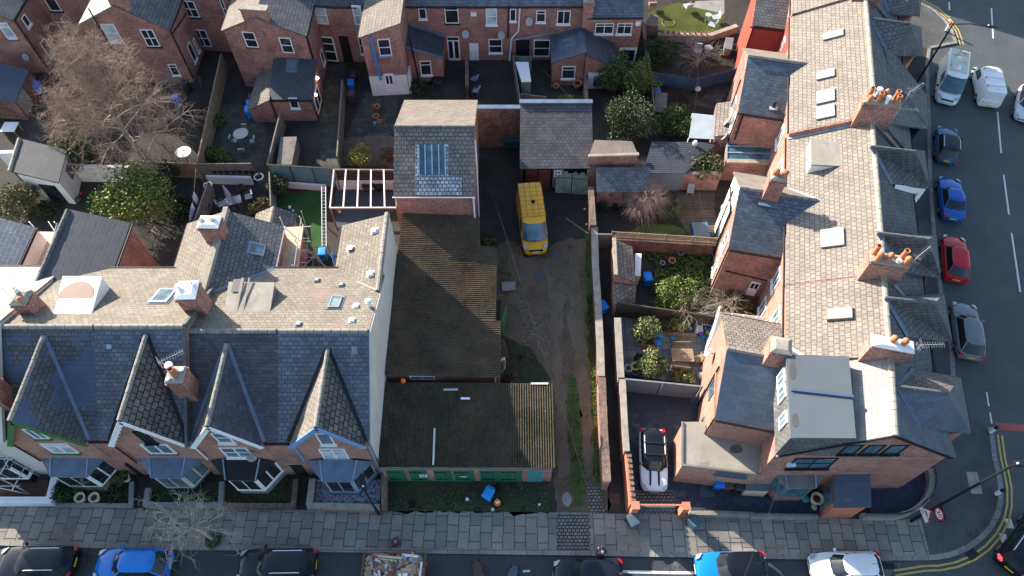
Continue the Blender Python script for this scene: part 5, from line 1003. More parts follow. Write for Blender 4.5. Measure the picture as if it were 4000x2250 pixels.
q = [A3(1205, 1215, 2.7), A3(1618, 1222, 2.9), A3(1610, 1400, 2.5), A3(1200, 1390, 2.4)]; m = MB(); m.loft([[V((p.x, p.y, -.02)) for p in q], [p - V((0, 0, .1)) for p in q]]); m.build('rear_extension', 'brick', A1h); m = MB(); m.slab(q, .05); gx = m.build('glass_roof', 'glass_van', A1h); m = MB()
for u in (0, .33, .66, 1): m.beam(q[0].lerp(q[3], u) + V((0, 0, .03)), q[1].lerp(q[2], u) + V((0, 0, .03)), .09, .08)
m.beam(q[0] + V((0, 0, .03)), q[3] + V((0, 0, .03)), .09, .07); m.beam(q[1] + V((0, 0, .03)), q[2] + V((0, 0, .03)), .09, .07); m.build('glazing_bar', 'lead_pale', gx); m = MB(); m.beam(q[3] + V((0, -.18, .02)), q[2] + V((0, -.18, .02)), .35, .16); m.build('coping', 'stone', A1h)
# ---- corner house
ck = thing('corner_house', 'brick corner house with a big flat roofed loft dormer and pale new slates', 'house', (19, 14, 0))
L_, R_, Ap = V((14.4, 13.15, 6.7)), V((24.1, 13.25, 6.15)), V((19.3, 13.15, 9.75))
bk = lambda p, e: RT(e, 21.32, p.z)
Lb, Rb, Ab = RT(EW, 21.34, 6.7), RT(EE, 21.34, 6.6), RT(ER, 21.34, 9.75)
m = MB(); g0 = lambda p: V((p.x, p.y, -.02)); m.loft([[g0(L_), L_ - V((0, 0, .1)), Ap - V((0, 0, .06)), R_ - V((0, 0, .1)), g0(R_)], [g0(Lb), Lb - V((0, 0, .1)), Ab - V((0, 0, .06)), Rb - V((0, 0, .1)), g0(Rb)]]); m.build('wall', 'brick', ck)
of = V((0, -.22, 0)); wo = V((-.12, 0, -.05))
roof(ck, [[L_ + of + wo, Ap + of, Ab, Lb + wo]], 'slate_pale', name='rear_roof', lift=.08); roof(ck, [[Ap + of, R_ + of - wo * 1.5, Rb - wo * 1.5, Ab]], 'slate_new_grey' if 'slate_new_grey' in M else (tiles('slate_new_grey', (.12, .14, .16), (.1, .115, .135), (.05, .06, .07), .5, .28, .01, .75, .3, .4, big=.2, moss=(.09, .095, .085), mamt=.58) and 'slate_new_grey'), name='front_roof', lift=.08)
ridge(ck, Ap + of + V((0, 0, .2)), Ab + V((0, 0, .2)), 'stone', .36); CPE = Plane3(Ap, R_, Ab)
m = MB(); m.beam(L_ + of * .95 + V((0, 0, .0)), Ap + of * .95 + V((0, 0, .02)), .06, .2); m.beam(Ap + of * .95 + V((0, 0, .02)), R_ + of * .95, .06, .2); m.build('bargeboard', 'black_paint', ck)
s_ = CPE.hit(C4, 1110, 805, .1); e_ = C4(1565, 865, s_.z); ln, lf = C4(1770, 1220, 5.7), C4(1680, 725, 5.7); vn = CPE.hit(C4, 1325, 1165, .1); vf = CPE.hit(C4, 1265, 650, .1)
for nm, mt, f_ in (('bay_roof', 'slate_new', (s_, e_, ln, vn)), ('bay_roof', 'slate_stone', (s_, vf, lf, e_)), ('bay_roof', 'slate_new_grey', (e_, lf, ln))): roof(ck, [f_], mt, .1, nm, .03)
ridge(ck, s_ + V((0, 0, .1)), e_ + V((0, 0, .1)), 'ridge_dark', .26); strip(ck, vn, s_, 'blue_lead' if 'blue_lead' in M else (plain('blue_lead', (.065, .105, .165), .5, .4, var=.15) and 'blue_lead'), .2, lift=.06); strip(ck, vf, s_, 'blue_lead', .2, lift=.06)
cn = (ln + lf + vn + vf) / 4; ft = [V((p.x, p.y, 0)) for p in (vn + DX * .3 , ln + (cn - ln) * .14, lf + (cn - lf) * .14, vf - DX * .3)]; m = MB(); m.loft([[V((p.x, p.y, -.05)) for p in ft], [V((p.x, p.y, 5.55)) for p in ft]]); m.build('bay_wall', 'brick', ck)
gutter(ck, ln + V((0, 0, -.02)), lf + V((0, 0, -.02)))
# flat loft dormer
q = [C4(160, 520, 9.3), C4(705, 540, 9.45), C4(768, 1252, 9.45), C4(198, 1248, 9.3)]; m = MB(); lo = [V((p.x, p.y, 6.9)) for p in q]; lo = [p + (sum(q, V((0, 0, 0))) / 4 - p) * .015 for p in lo]
for p in lo: p.z = 6.7
m.loft([lo, [V((p.x, p.y, q[i].z - .14)) for i, p in enumerate(lo)]]); ld5 = m.build('loft_dormer', 'slate_grey', ck); m = MB(); m.slab(q, .14); m.build('dormer_roof', 'membrane', ld5)
m = MB(); m.beam(C4(200, 825, 9.36), C4(745, 887, 9.5), .16, .08); m.build('roof_batten', 'blue_lead', ld5)
def blot(par, fn, cx, cy, a, b2, z, mat='stain', pl=None, n=16):
    m = MB(); pts = [fn(cx + a * math.cos(t) * (1 + .14 * math.sin(3 * t)), cy + b2 * math.sin(t) * (1 + .1 * math.cos(2 * t)), z) for t in [2 * math.pi * k / n for k in range(n)]]; m.slab(pts, .012); return m.build('damp_stain', mat, par)
blot(ld5, C4, 215, 650, 30, 100, 9.325); blot(ld5, C4, 237, 1095, 30, 68, 9.325)
dwl = Wall(q[3], q[0]); 
for f_ in ((1.0, 1.7, 7.7, 8.9), (2.5, 3.3, 7.7, 8.9), (3.4, 4.2, 7.7, 8.9)): window(ld5, dwl, C3, 0, 0, 0, 0, 'v', fit=f_, sill=None, gl='glass_blue')
gw5 = Wall((14.4, 13.15), (24.1, 13.25))
for q in (((250, 330), (420, 430), 0), ((430, 330), (590, 430), 0)): pass
window(ck, gw5, E4, 265, 335, 560, 425, 'sashv', 'black_paint', 'black_paint', 'glass_van'); 
for x in (725, 930, 1140): window(ck, gw5, E4, x + 25, 208, x + 85, 290, 'plain', 'black_paint', 'black_paint', 'glass_van')
m = MB(); gw5.box(m, 3.0, 9.6, 5.62, 5.72, o1=.03); m.build('string_course', 'stone', ck)
bx, bz = gw5.hit(E4, 215, 385); m = MB(); gw5.box(m, bx - .22, bx + .22, bz - .15, bz + .15, o1=.18); m.build('alarm_box', 'white_metal', ck); m = MB(); gw5.box(m, bx - .18, bx + .18, bz - .05, bz + .05, o1=.187); m.build('alarm_label', 'bin_blue', ck)
bay(ck, [E4(55, 465, 2.95), E4(565, 468, 2.95), E4(462, 612, 2.95), E4(190, 612, 2.95)], 2.8, .8, 'felt_grey', 'grey_paint', 'glass_van', 'brick', 'brick_orange', rise=.05)
# porch with blue felt roof
q = [E4(625, 445, 2.9), E4(968, 445, 2.9), E4(975, 800, 2.7), E4(630, 805, 2.7)]; sc = lambda k: [(sum(q, V((0, 0, 0))) / 4).lerp(p, k) for p in q]
m = MB(); s9 = sc(.9); m.loft([[V((p.x, p.y, -.02)) for p in s9], [p - V((0, 0, .15)) for p in s9]]); po = m.build('porch', 'paint_orange', ck); roof(ck, [q], 'slate_new', .14, 'porch_roof', 0); pw = Wall(s9[3], s9[0]); door(po, pw, E4, 0, 0, 0, 0, 'grey_paint', ((.15, .85, .1, .9),), fit=(.3, 1.6, .1, 2.3), gl='glass_van')
q = [C3(925, 1110, 3.2), C3(1118, 1108, 3.2), C3(1140, 1215, 3.2), C3(1608, 1248, 3.2), E3(1742, 490, 3.2), E3(1000, 402, 3.2)]; cz = sum(q, V((0, 0, 0))) / 6; sc = [cz.lerp(p, .975) for p in q]
m = MB(); m.loft([[V((p.x, p.y, -.02)) for p in sc], [p - V((0, 0, .1)) for p in sc]]); fe = m.build('flat_extension', 'brick_orange', ck); m = MB(); m.slab(q, .1); fr_ = m.build('flat_roof', 'felt_pale', fe)
m = MB(); ed_ = [q[0], q[5], q[4], q[3]]
for i in range(3): m.beam(ed_[i] + V((0, 0, .05)), ed_[i + 1] + V((0, 0, .05 + .002 * i)), .12, .1)
m.build('roof_edge', 'felt_grey', fe); blot(fe, E3, 1510, 250, 58, 46, 3.215); few = Wall(sc[5], sc[4]); window(fe, few, E3, 1330, 460, 1600, 515, 'v', 'grey_paint', 'grey_paint', 'glass_van')
# small glazed extension by the patio with a white bay front
q = [C3(1250, 150, 2.7), C3(1345, 160, 2.9), C3(1270, 395, 2.9), C3(1175, 395, 2.6)]; cx = C1h; m = MB(); m.loft([[V((p.x, p.y, -.02)) for p in q], [p - V((0, 0, .05)) for p in q]]); ex = m.build('conservatory', 'white_paint', cx); roof(cx, [q], 'felt_grey', .06, 'conservatory_roof', .0)
exw = Wall(q[3], q[0]); 
for i in range(3): window(ex, exw, C3, 0, 0, 0, 0, 'v', fit=(.25 + 1.0 * i, 1.15 + 1.0 * i, .9, 2.1), sill=None, gl='glass_blue', fw=.06)
q = [C3(1360, 165, 2.8), C3(1690, 205, 2.8), C3(1690, 235, 2.6), C3(1340, 200, 2.6)]; lt = m = MB(); m.slab(q, .06)
for u in (0, .33, .66, 1): m.beam(q[0].lerp(q[1], u) + V((0, 0, .03)), q[3].lerp(q[2], u) + V((0, 0, .03)), .1, .08)
m.build('glazed_lean_to', 'white_paint', cx)
for f_ in ((2.2, 3.2, 3.3, 5.0), (.8, 1.6, 1.0, 2.4)): window(C1h, ww3, C3, 0, 0, 0, 0, 'plain', 'grey_paint', None, 'glass_van', fit=f_)
pipe(C1h, [ww3.pt(.05, 5.6, .1), ww3.pt(1.4, 5.3, .1), ww3.pt(3.2, 5.3, .1)], 'terracotta', .05)
dish(C1h, ww3.pt(5.2, 4.0), ww3.n, .4)
# the next terrace across the side street, beyond the picture's top edge
RB = row_house('terraced house beyond the side street at the very top right', 77.5, 92, .5)
# ---------------- the houses along the far side (top) with their rear wings ----------------
def far_house(label, x0, x1, y0, y1=None, ze=6.0, mat='slate_purple', wall='brick', dep=5.0, rise=4.0, name='terraced_house'):
    y1 = y0 if y1 is None else y1; t = thing(name, label, 'house', ((x0 + x1) / 2, (y0 + y1) / 2 + dep, 0), group='terraced houses along the far gardens')
    pr = lambda x, y: [V((x, y, -.02)), V((x, y, ze)), V((x, y + dep, ze + rise)), V((x, y + 2 * dep, ze)), V((x, y + 2 * dep, -.02))]
    m = MB(); m.loft([pr(x0, y0), pr(x1, y1)]); m.build('wall', wall, t); k = rise / dep * .15
    roof(t, [[(x0, y0 - .15, ze - k), (x1, y1 - .15, ze - k), (x1, y1 + dep, ze + rise), (x0, y0 + dep, ze + rise)]], mat, name='rear_roof'); roof(t, [[(x0, y0 + dep, ze + rise), (x1, y1 + dep, ze + rise), (x1, y1 + 2 * dep, ze), (x0, y0 + 2 * dep, ze)]], 'slate_stone', name='front_roof')
    ridge(t, (x0, y0 + dep, ze + rise + .14), (x1, y1 + dep, ze + rise + .14), 'ridge_tile'); gutter(t, (x0, y0 - .22, ze - k), (x1, y1 - .22, ze - k))
    return t, Wall((x0, y0), (x1, y1))
def outrigger(ts, x0, x1, yf0, yf1, yb, zl, xr, zr, zrr, mats=('slate_stone', 'slate_stone'), wall='brick'):
    """gabled rear wing shared by two houses; returns its front and right-hand walls"""
    ya = lambda x: yf0 + (yf1 - yf0) * (x - x0) / (x1 - x0)
    for i, (xa, za, xb, zb) in enumerate(((x0, zl, xr, zr), (xr, zr, x1, zrr))):
        if abs(xa - xb) < .1: continue
        t = ts[min(i, len(ts) - 1)]; m = MB(); k = .003 * i
        m.loft([[V((xa, y, -.02)), V((xa, y, za - .05)), V((xb, y2, zb - .05)), V((xb, y2, -.02))] for y, y2 in ((ya(xa), ya(xb)), (yb, yb))]); m.build('rear_wing', wall, t)
        ex = .15 if i == 0 else 0; ex2 = .15 if (i == 1 or abs(xr - x1) < .1) else 0
        roof(t, [[(xa - ex, ya(xa) - .12, za - .04), (xb + ex2, ya(xb) - .12, zb - .04), (xb + ex2, yb + 1.5, zb - .04), (xa - ex, yb + 1.5, za - .04)]], mats[i], name='wing_roof')
        if i == 0: gutter(t, (xa - .2, ya(xa), za - .05), (xa - .2, yb, za - .05))
        else: gutter(t, (xb + .2, ya(xb), zb - .05), (xb + .2, yb, zb - .05)); pipe(t, [(xb + .12, ya(xb) + .1, zb - .1), (xb + .12, ya(xb) + .1, .1)])
    return Wall((x0, yf0), (x1, yf1)), Wall((x1, yf1), (x1, yb))
T0, t0w = far_house('brick house at the top left corner with a slate rear wing', -50, -39.0, 56.0, 55.4); T1, t1w = far_house('terraced house whose wing has the bright white roof slope', -39, -32, 55.4, 54.7)
T2, t2w = far_house('terraced house with small paned windows beside the bare birch tree', -32, -26, 54.7, 54.1); T3, t3w = far_house('terraced house with a broad stack above its wing and slatted fence below', -26, -20.6, 54.1, 53.4); T4, t4w = far_house('terraced house with red sills and a black roofed kitchen extension', -20.6, -15.3, 53.4, 52.75); T5, t5w = far_house('terraced house with blue drainpipe and white painted wing base', -15.3, -9.1, 52.75, 52.7)
M1, m1w = far_house('terraced house with black lean-to and glazed double doors', -9.1, -4.1, 53.0, 53.0, 5.85, 'slate_blue'); M2, m2w = far_house('terraced house with a plain white back door', -4.1, 1.3, 53.0, 53.0, 5.84, 'slate_blue'); M3, m3w = far_house('terraced house with pale drainpipes and a skylit slate lean-to', 1.3, 6.4, 53.0, 53.0, 5.85, 'slate_blue')
M4, m4w = far_house('brick house with grey lintels and a white framed garden door', 6.5, 11.3, 52.5, 52.5, 5.1, 'slate_blue', dep=3.6, rise=2.6)
a, b = outrigger([T0], -50, -42.2, 51.3, 51.3, 55.6, 7.5, -46.2, 7.6, 5.6, ('slate_grey', 'slate_grey'))
window(T0, a, A0, -30, 195, 160, 340, 'top', gl='glass_curtain', sill='grey_paint'); window(T0, t0w, A0, 380, -15, 545, 95, 'plain', gl='glass', sill='cloth_navy'); window(T0, t0w, A0, 490, 188, 715, 362, 'top', gl='glass'); window(T0, b, A0, 0, 0, 0, 0, 'plain', fit=(1.2, 2.1, .6, 2.2)); window(T0, b, A0, 0, 0, 0, 0, 'plain', fit=(1.0, 1.7, 4.0, 5.0)); dish(T0, a.pt(7.0, 2.0), a.n, .33)
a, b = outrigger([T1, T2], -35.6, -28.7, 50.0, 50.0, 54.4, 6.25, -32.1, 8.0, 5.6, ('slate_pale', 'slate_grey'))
window(T1, a, A0, 870, 208, 1075, 362, 'sash', gl='glass_curtain', sill='white_paint'); window(T2, a, A0, 1213, 255, 1400, 402, 'sashv', sill='cloth_navy'); window(T2, a, A0, 1458, 558, 1575, 652, 'top'); m = MB(); a.box(m, 3.2, 4.5, 5.5, 8.5, o0=-.7, o1=.02); m.build('chimney_breast', 'brick', T2)
window(T2, b, A0, 0, 0, 0, 0, 'plain', fit=(1.6, 2.4, .8, 2.6)); window(T2, b, A0, 0, 0, 0, 0, 'plain', fit=(3.0, 3.4, .8, 2.2)); window(T2, t2w, A0, 1558, 0, 1745, 150, 'sashv', sill='cloth_navy'); window(T2, t2w, A0, 1668, 252, 1850, 405, 'sashv', sill='brick_old')
pipe(T2, [b.pt(.3, 5.0, .06), b.pt(4, 4.3, .06)]); pipe(T1, [V((-34.2, 49.85, 7.8)), V((-34.2, 49.85, .5))], 'black_paint', .06)
a, b = outrigger([T3, T4], -23.85, -17.0, 49.5, 48.8, 53.2, 5.95, -20.7, 7.5, 5.95, ('slate_beige', 'slate_grey'))
window(T3, a, A1, 320, 272, 475, 412, 'sash', sill='leaf_green'); window(T4, a, A1, 640, 322, 785, 460, 'sash', sill='brick_orange'); m = MB(); a.box(m, 2.1, 4.2, 5.9, 8.1, o0=-.5, o1=.03); bs = m.build('chimney', 'brick', T3); m = MB(); a.box(m, 2.0, 4.3, 8.1, 8.22, o0=-.6, o1=.1); m.build('capping_slab', 'stone', bs)
window(T4, t4w, A1, 935, 45, 1085, 212, 'sash', gl='glass_curtain', sill='red_paint'); window(T4, t4w, A1, 1277, 45, 1390, 216, 'sash', gl='glass_curtain', sill='blue_pipe'); d = window(T4, t4w, A1, 998, 312, 1168, 535, 'toplow', sill=None, fw=.12, name='garden_door')
m = MB(); a0, z0 = t4w.hit(A1, 1160, 312); a1, z1 = t4w.hit(A1, 1300, 560); t4w.box(m, a0, a1, 0, z0, o1=.02); m.build('passage', 'black_paint', T4); window(T4, b, A1, 0, 0, 0, 0, 'plain', fit=(2.4, 3.2, .8, 2.2)); pipe(T4, [b.pt(.1, 5.8, .08), b.pt(.1, .1, .08)], 'black_paint', .07)  # passage is a black panel on the wall, its inner shade painted
window(T3, t3w, A0, 1905, -10, 2000, 150, 'sash', sill='cloth_navy')
# black roofed kitchen extension and the old store beside it
m = MB(); m.loft([[V((-20.15, 45.2, -.02)), V((-20.15, 45.2, 2.45)), V((-20.15, 48.85, 3.45)), V((-20.15, 48.85, -.02))], [V((-16.75, 45.2, -.02)), V((-16.75, 45.2, 2.45)), V((-16.75, 48.75, 3.45)), V((-16.75, 48.75, -.02))]]); m.build('kitchen_extension', 'brick', T4)
roof(T4, [[(-20.3, 45.05, 2.42), (-16.6, 45.05, 2.42), (-16.6, 48.75, 3.5), (-20.3, 48.85, 3.5)]], 'slate_black', name='extension_roof'); xp = Plane3((-20, 45.05, 2.42), (-16, 45.05, 2.42), (-20, 48.85, 3.5)); skylight(T4, xp, A1, ((725, 525), (798, 525), (795, 612), (722, 612)), 'grey_paint', 'glass_blue'); xw = Wall((-20.15, 45.2), (-16.75, 45.2)); window(T4, xw, A1, 725, 852, 830, 938, 'top', sill='white_paint'); xs = Wall((-16.75, 45.2), (-16.75, 48.7)); window(T4, xs, A1, 0, 0, 0, 0, 'v', fit=(.4, 2.2, .3, 2.1), sill=None)
plain('bulb', (1, .8, .5)); M['bulb'].node_tree.nodes['Principled BSDF'].inputs['Emission Color'].default_value = (1, .75, .4, 1); M['bulb'].node_tree.nodes['Principled BSDF'].inputs['Emission Strength'].default_value = 18
for z, dd in ((1.7, 1.0), (2.1, 2.6)): m = MB(); p = xs.pt(dd, z + .3, .12); m.lathe(p, [(.03, -.1), (.09, -.03), (.09, .05), (.02, .1)], 8); m.build('wall_lamp', 'bulb', T4)
gutter(T4, (-16.6, 45.0, 2.38), (-20.3, 45.0, 2.38)); pipe(T4, [(-16.8, 45.1, 2.3), (-16.65, 45.1, .1)])
m = MB(); m.loft([[V((-22.2, y, -.02)), V((-22.2, y, 1.5)), V((-20.3, y, 2.5)), V((-20.3, y, -.02))] for y in (45.0, 49.2)]); m.build('store', 'brick', T3); roof(T3, [[(-22.35, 44.85, 1.42), (-20.2, 44.85, 2.55), (-20.2, 49.2, 2.55), (-22.35, 49.2, 1.42)]], 'slate_stone', name='store_roof')
a, b = outrigger([T5], -12.35, -9.1, 48.3, 48.55, 52.9, 6.2, -9.1, 7.4, 7.4, ('slate_terrace', 'slate_terrace'))
window(T5, a, A1, 1498, 340, 1632, 478, 'sash', sill='blue_paint'); m = MB(); a.box(m, .0, 3.25, 0, 2.15, o1=.06); m.build('painted_base', 'render_white', T5); door(T5, Wall((-12.35, 48.24), (-9.1, 48.49)), A1, 1552, 642, 1670, 805, 'white_paint', ((.2, .44, .5, .9), (.56, .8, .5, .9))); pipe(T5, [V((-11.5, 48.15, 6.3)), V((-11.35, 48.15, 1.9))], 'blue_pipe', .1)
lw = Wall((-12.35, 48.3), (-12.35, 52.8)); window(T5, Wall((-13.6, 52.72), (-12.4, 52.72)), A1, 1330, 320, 1398, 468, 'sash', sill='white_paint'); m = MB(); m.beam((-9.0, 48.6, 1.0), (-9.0, 49.9, 1.0), .15, 2.0); m.build('side_screen', 'white_paint', T5)
# middle houses
window(M1, m1w, A2, 292, 40, 375, 162, 'top', sill='white_paint'); window(M1, m1w, A2, 522, 40, 655, 200, 'top', sill='black_paint'); d = door(M1, m1w, A2, 545, 318, 668, 528, 'white_paint', ((.1, .42, .1, .82), (.58, .9, .1, .82), (.06, .94, .87, .98)))
window(M2, m2w, A2, 885, 68, 985, 214, 'sash', gl='glass_curtain'); door(M2, m2w, A2, 740, 375, 828, 530, 'white_paint', ()); window(M2, m2w, A2, 910, 338, 1030, 458, 'sash'); m = MB(); a0, z0 = m2w.hit(A2, 755, 97); a1, z1 = m2w.hit(A2, 805, 127); m2w.box(m, a0, a1, z1, z0, o1=.25); m.build('boiler_vent', 'white_metal', M2)
window(M2, m2w, A2, 1095, 75, 1150, 182, 'plain'); window(M3, m3w, A2, 1327, 88, 1405, 190, 'top'); window(M3, m3w, A2, 1510, 90, 1618, 206, 'v'); window(M3, m3w, A2, 1305, 345, 1440, 488, 'sash', sill='stone'); m = MB(); a0, z0 = m2w.hit(A2, 1150, 345); a1, z1 = m2w.hit(A2, 1265, 500); m2w.box(m, a0, a1, 0, z0, o1=.03); m.build('passage', 'black_paint', M2)  # flat black sheet paints the shade within the passage
for t, wl_, pts, mt in ((M2, m2w, ((1085, 40), (1080, 330)), 'black_paint'), (M2, m2w, ((1183, 65), (1170, 265), (1110, 330), (1090, 560)), 'white_metal'), (M3, m3w, ((1432, 45), (1415, 290), (1250, 320), (1110, 345), (1098, 560)), 'lead_pale')):
    pipe(t, [wl_.pt(*wl_.hit(A2, x, y), .1) for x, y in pts], mt, .075)
for t, wl_, x, y in ((M2, m2w, 710, 275), (M2, m2w, 1020, 285), (M3, m3w, 1262, 165)): dish(t, wl_.pt(*wl_.hit(A2, x, y)), wl_.n, .38)
m = MB(); m.loft([[V((-9.05, 50.0, -.02)), V((-9.05, 50.0, 3.85)), V((-9.05, 52.95, 3.85)), V((-9.05, 52.95, -.02))], [V((-6.15, 50.2, -.02)), V((-6.15, 50.2, 2.6)), V((-6.15, 52.95, 2.6)), V((-6.15, 52.95, -.02))]]); m.build('lean_to', 'brick', M1)
roof(M1, [[(-9.05, 49.85, 3.85), (-6.0, 50.05, 2.58), (-6.0, 53.0, 2.58), (-9.05, 53.0, 3.85)]], 'slate_black', name='lean_to_roof'); window(M1, Wall((-9.05, 50.0), (-6.15, 50.2)), A2, 308, 530, 420, 648, 'top'); m = MB()
m.beam((-9.05, 49.8, 3.98), (-6.0, 50.0, 2.72), .2, .1); m.build('flashing', 'lead', M1); m = MB(); m.beam((-9.05, 52.9, 3.98), (-6.0, 52.9, 2.72), .3, .1); m.build('flashing', 'lead', M1); pipe(M1, [(-8.6, 49.6, 5.2), (-8.3, 49.75, .2)], 'black_paint', .08, 'stove_flue')
m = MB(); m.loft([[V((3.55, 49.6, -.02)), V((3.55, 49.6, 2.6)), V((6.3, 49.6, 3.65)), V((6.3, 49.6, -.02))], [V((3.55, 52.95, -.02)), V((3.55, 52.95, 2.6)), V((6.3, 52.95, 3.65)), V((6.3, 52.95, -.02))]]); m.build('lean_to', 'brick', M3)
roof(M3, [[(3.4, 49.45, 2.55), (6.35, 49.45, 3.67), (6.35, 53, 3.67), (3.4, 53, 2.55)]], 'slate_new', name='lean_to_roof'); lp = Plane3((3.4, 49.45, 2.55), (6.35, 49.45, 3.67), (6.35, 53, 3.67)); skylight(M3, lp, A2, ((1545, 355), (1668, 305), (1672, 395), (1540, 440)), 'grey_paint', 'glass_blue', fw=.12); window(M3, Wall((3.55, 49.6), (6.3, 49.6)), A2, 1552, 575, 1660, 682, 'top')
m = MB(); m.loft([[V((6.35, 49.3, -.02)), V((6.35, 49.3, 3.6)), V((9.0, 49.3, 2.2)), V((9.0, 49.3, -.02))], [V((6.35, 52.45, -.02)), V((6.35, 52.45, 3.6)), V((9.0, 52.45, 2.2)), V((9.0, 52.45, -.02))]]); m.build('lean_to', 'brick', M4)
roof(M4, [[(6.4, 49.15, 3.62), (9.15, 49.15, 2.17), (9.15, 52.5, 2.17), (6.4, 52.5, 3.62)]], 'slate_purple', name='lean_to_roof'); m = MB(); m.box((7.9, 49.25, .85), (2.4, .1, 1.7)); m.build('painted_base', 'render_white', M4); window(M4, Wall((6.4, 49.18), (9.0, 49.18)), A2, 0, 0, 0, 0, 'plain', 'grey_paint', None, 'glass_van', fit=(.8, 2.2, .3, 1.4))
window(M4, m4w, A3, 60, 200, 208, 292, 'vtop', sill='white_paint'); window(M4, m4w, A3, 252, 200, 366, 294, 'vtop', sill='white_paint'); door(M4, m4w, A3, 268, 415, 400, 530, 'white_paint', ((.1, .9, .05, .85),)); m = MB(); m4w.box(m, .2, 2.2, 4.55, 4.75, o1=.06); m.build('lintel', 'stone', M4); c_ = V((6.55, 52.7, 0)); chimney(M4, (6.5, 52.6), .85, .7, 4, 6.6, 0, [(0, 0, .6, .2, 'terracotta', 'dome')]); m = MB(); a0, z0 = m4w.hit(A3, 410, 178); a1, z1 = m4w.hit(A3, 445, 216); m4w.box(m, a0, a1, z1, z0, o1=.16); m.build('alarm_box', 'white_metal', M4)
# ---------------- fences, walls and small buildings of the back gardens ----------------
p = lambda c, x, y, z=0: c(x, y, z)
fence('slatted_fence', 'tall brown slatted timber fence running from the birch garden to the cross fence', A0(1925, 470, 1.8), A0(1715, 1415, 1.8), 1.8, 'timber', 'timber', bw=.12)
fence('fence', 'grey boarded fence between the patio table and the bare yard', A1(655, 985, 1.7), A1(545, 1425, 1.7), 1.7, 'timber_grey', 'timber_grey')
fence('fence', 'weathered fence beside the row of clay pots', A1(1195, 700, 1.7), A1(1150, 1360, 1.7), 1.7, 'timber_grey', 'timber_grey')
fence('fence', 'brown boarded fence behind the leafy garden tree', B0(1130, 62, 1.7), B0(1715, 92, 1.7), 1.7, 'timber', 'timber')
fence('fence', 'pale grey panel fence above the white painted garden wall', B0(1720, 92, 1.9), B0(2180, 88, 1.9), 1.9, 'timber_grey', 'timber_grey')
fence('fence', 'long teal painted fence behind the artificial lawn', B1(545, 98, 2.2), B1(1125, 132, 2.2), 2.2, 'fence_teal', 'timber_dark', rail=True)
fence('fence', 'teal side fence left of the artificial lawn', B1(555, 150, 1.9), B1(580, 470, 1.5), 1.7, 'fence_teal', 'timber_grey')
fence('fence', 'dark brown fence behind the white pergola', B1(1140, 142, 2.0), B1(1645, 150, 2.0), 2.0, 'timber_dark', 'timber_dark')
fence('fence', 'pale grey fence beside the washing line', B0(1810, 250, 1.7), B0(1690, 590, 1.7), 1.7, 'timber_grey', 'timber_grey')
fence('fence', 'dark close boarded fence between the overgrown garden and the tiled patio', C3(365, 72, 1.8), C3(1220, 195, 1.8), 1.8, 'timber_dark', 'timber_dark', bw=.1)
fence('fence', 'smooth slate grey panel fence behind the silver car', C3(432, 735, 1.9), C3(1100, 800, 1.9), 1.85, 'fence_slate', 'metal_grey', bw=2.3, bay_=2.1)
fence('fence', 'blue painted curved fence below the tangled shrubs', A3(548, 625, 1.3), A3(930, 690, 1.3), 1.3, 'fence_blue', 'fence_blue', rail=False); fence('fence', 'blue painted fence nearest the tall brick wing', A3(930, 690, 1.3), A3(1290, 598, 1.3), 1.3, 'fence_blue', 'fence_blue', rail=False)
fence('fence', 'boarded garden divider right of the green shrubs', A3(520, 480, 1.7), A3(575, 970, 1.7), 1.7, 'timber_dark', 'timber_grey'); fence('fence', 'pale fence on the left of the tall white shed', A2(1125, 490, 1.6), A2(1190, 900, 1.6), 1.6, 'timber_grey', 'timber_grey'); fence('fence', 'sage green fence beyond the tall white shed', A2(1128, 492, 1.5), A2(1285, 496, 1.5), 1.5, 'mossy_gate', 'timber_grey'); fence('fence', 'grey panel fence below the tall white shed', A2(1195, 820, 1.4), A2(1412, 845, 1.4), 1.4, 'fence_slate', 'timber_grey')
fence('fence', 'small grey fence beside the brick shed with the stone ridge', B3(190, 702, 1.7), B3(300, 705, 1.7), 1.7, 'timber_grey', 'timber_grey')
garden_wall('garden_wall', 'brick garden wall with brick coping behind the pink bare bush', [B3(560, 160, 1.9), B3(1265, 172, 1.9)], 1.85, .25, 'brick', 'brick_coping')
garden_wall('garden_wall', 'ivy edged brick wall under the trellis', [B3(310, 735, 1.5), B3(1235, 790, 1.5)], 1.45, .25, 'brick_old', 'brick_coping')
garden_wall('garden_wall', 'low white painted wall below the panel fence', [B0(1790, 190, .9), B0(2180, 200, .9)], .85, .22, 'render_white', None); garden_wall('garden_wall', 'white wall at the foot of the teal fence', [B1(640, 245, .6), B1(1050, 275, .6)], .6, .2, 'render_white', None); garden_wall('garden_wall', 'white wall at the back of the blue deck', [B1(1140, 240, .9), B1(1640, 240, .9)], .9, .2, 'render_white', None)
garden_wall('garden_wall', 'white rendered wall beneath the birch tree', [B0(625, 110, 1.7), B0(1135, 118, 1.7)], 1.7, .25, 'render_white', 'white_paint', capw=.03); garden_wall('garden_wall', 'white rendered wall left of the slate roofed summer house', [A0(-20, 1330, 1.9), A0(225, 1322, 1.9)], 1.9, .25, 'render_white', 'white_paint', capw=.03)
garden_wall('garden_wall', 'stone retaining wall with a row of potted plants on top', [A3(600, 300, .7), A3(1050, 310, .7), A3(1290, 225, .7)], .7, .35, 'stone', 'stone'); garden_wall('garden_wall', 'dark brick wall between house and green shrubs', [A3(475, 205, 1.5), A3(510, 500, 1.5)], 1.4, .25, 'brick_old', 'brick_coping')
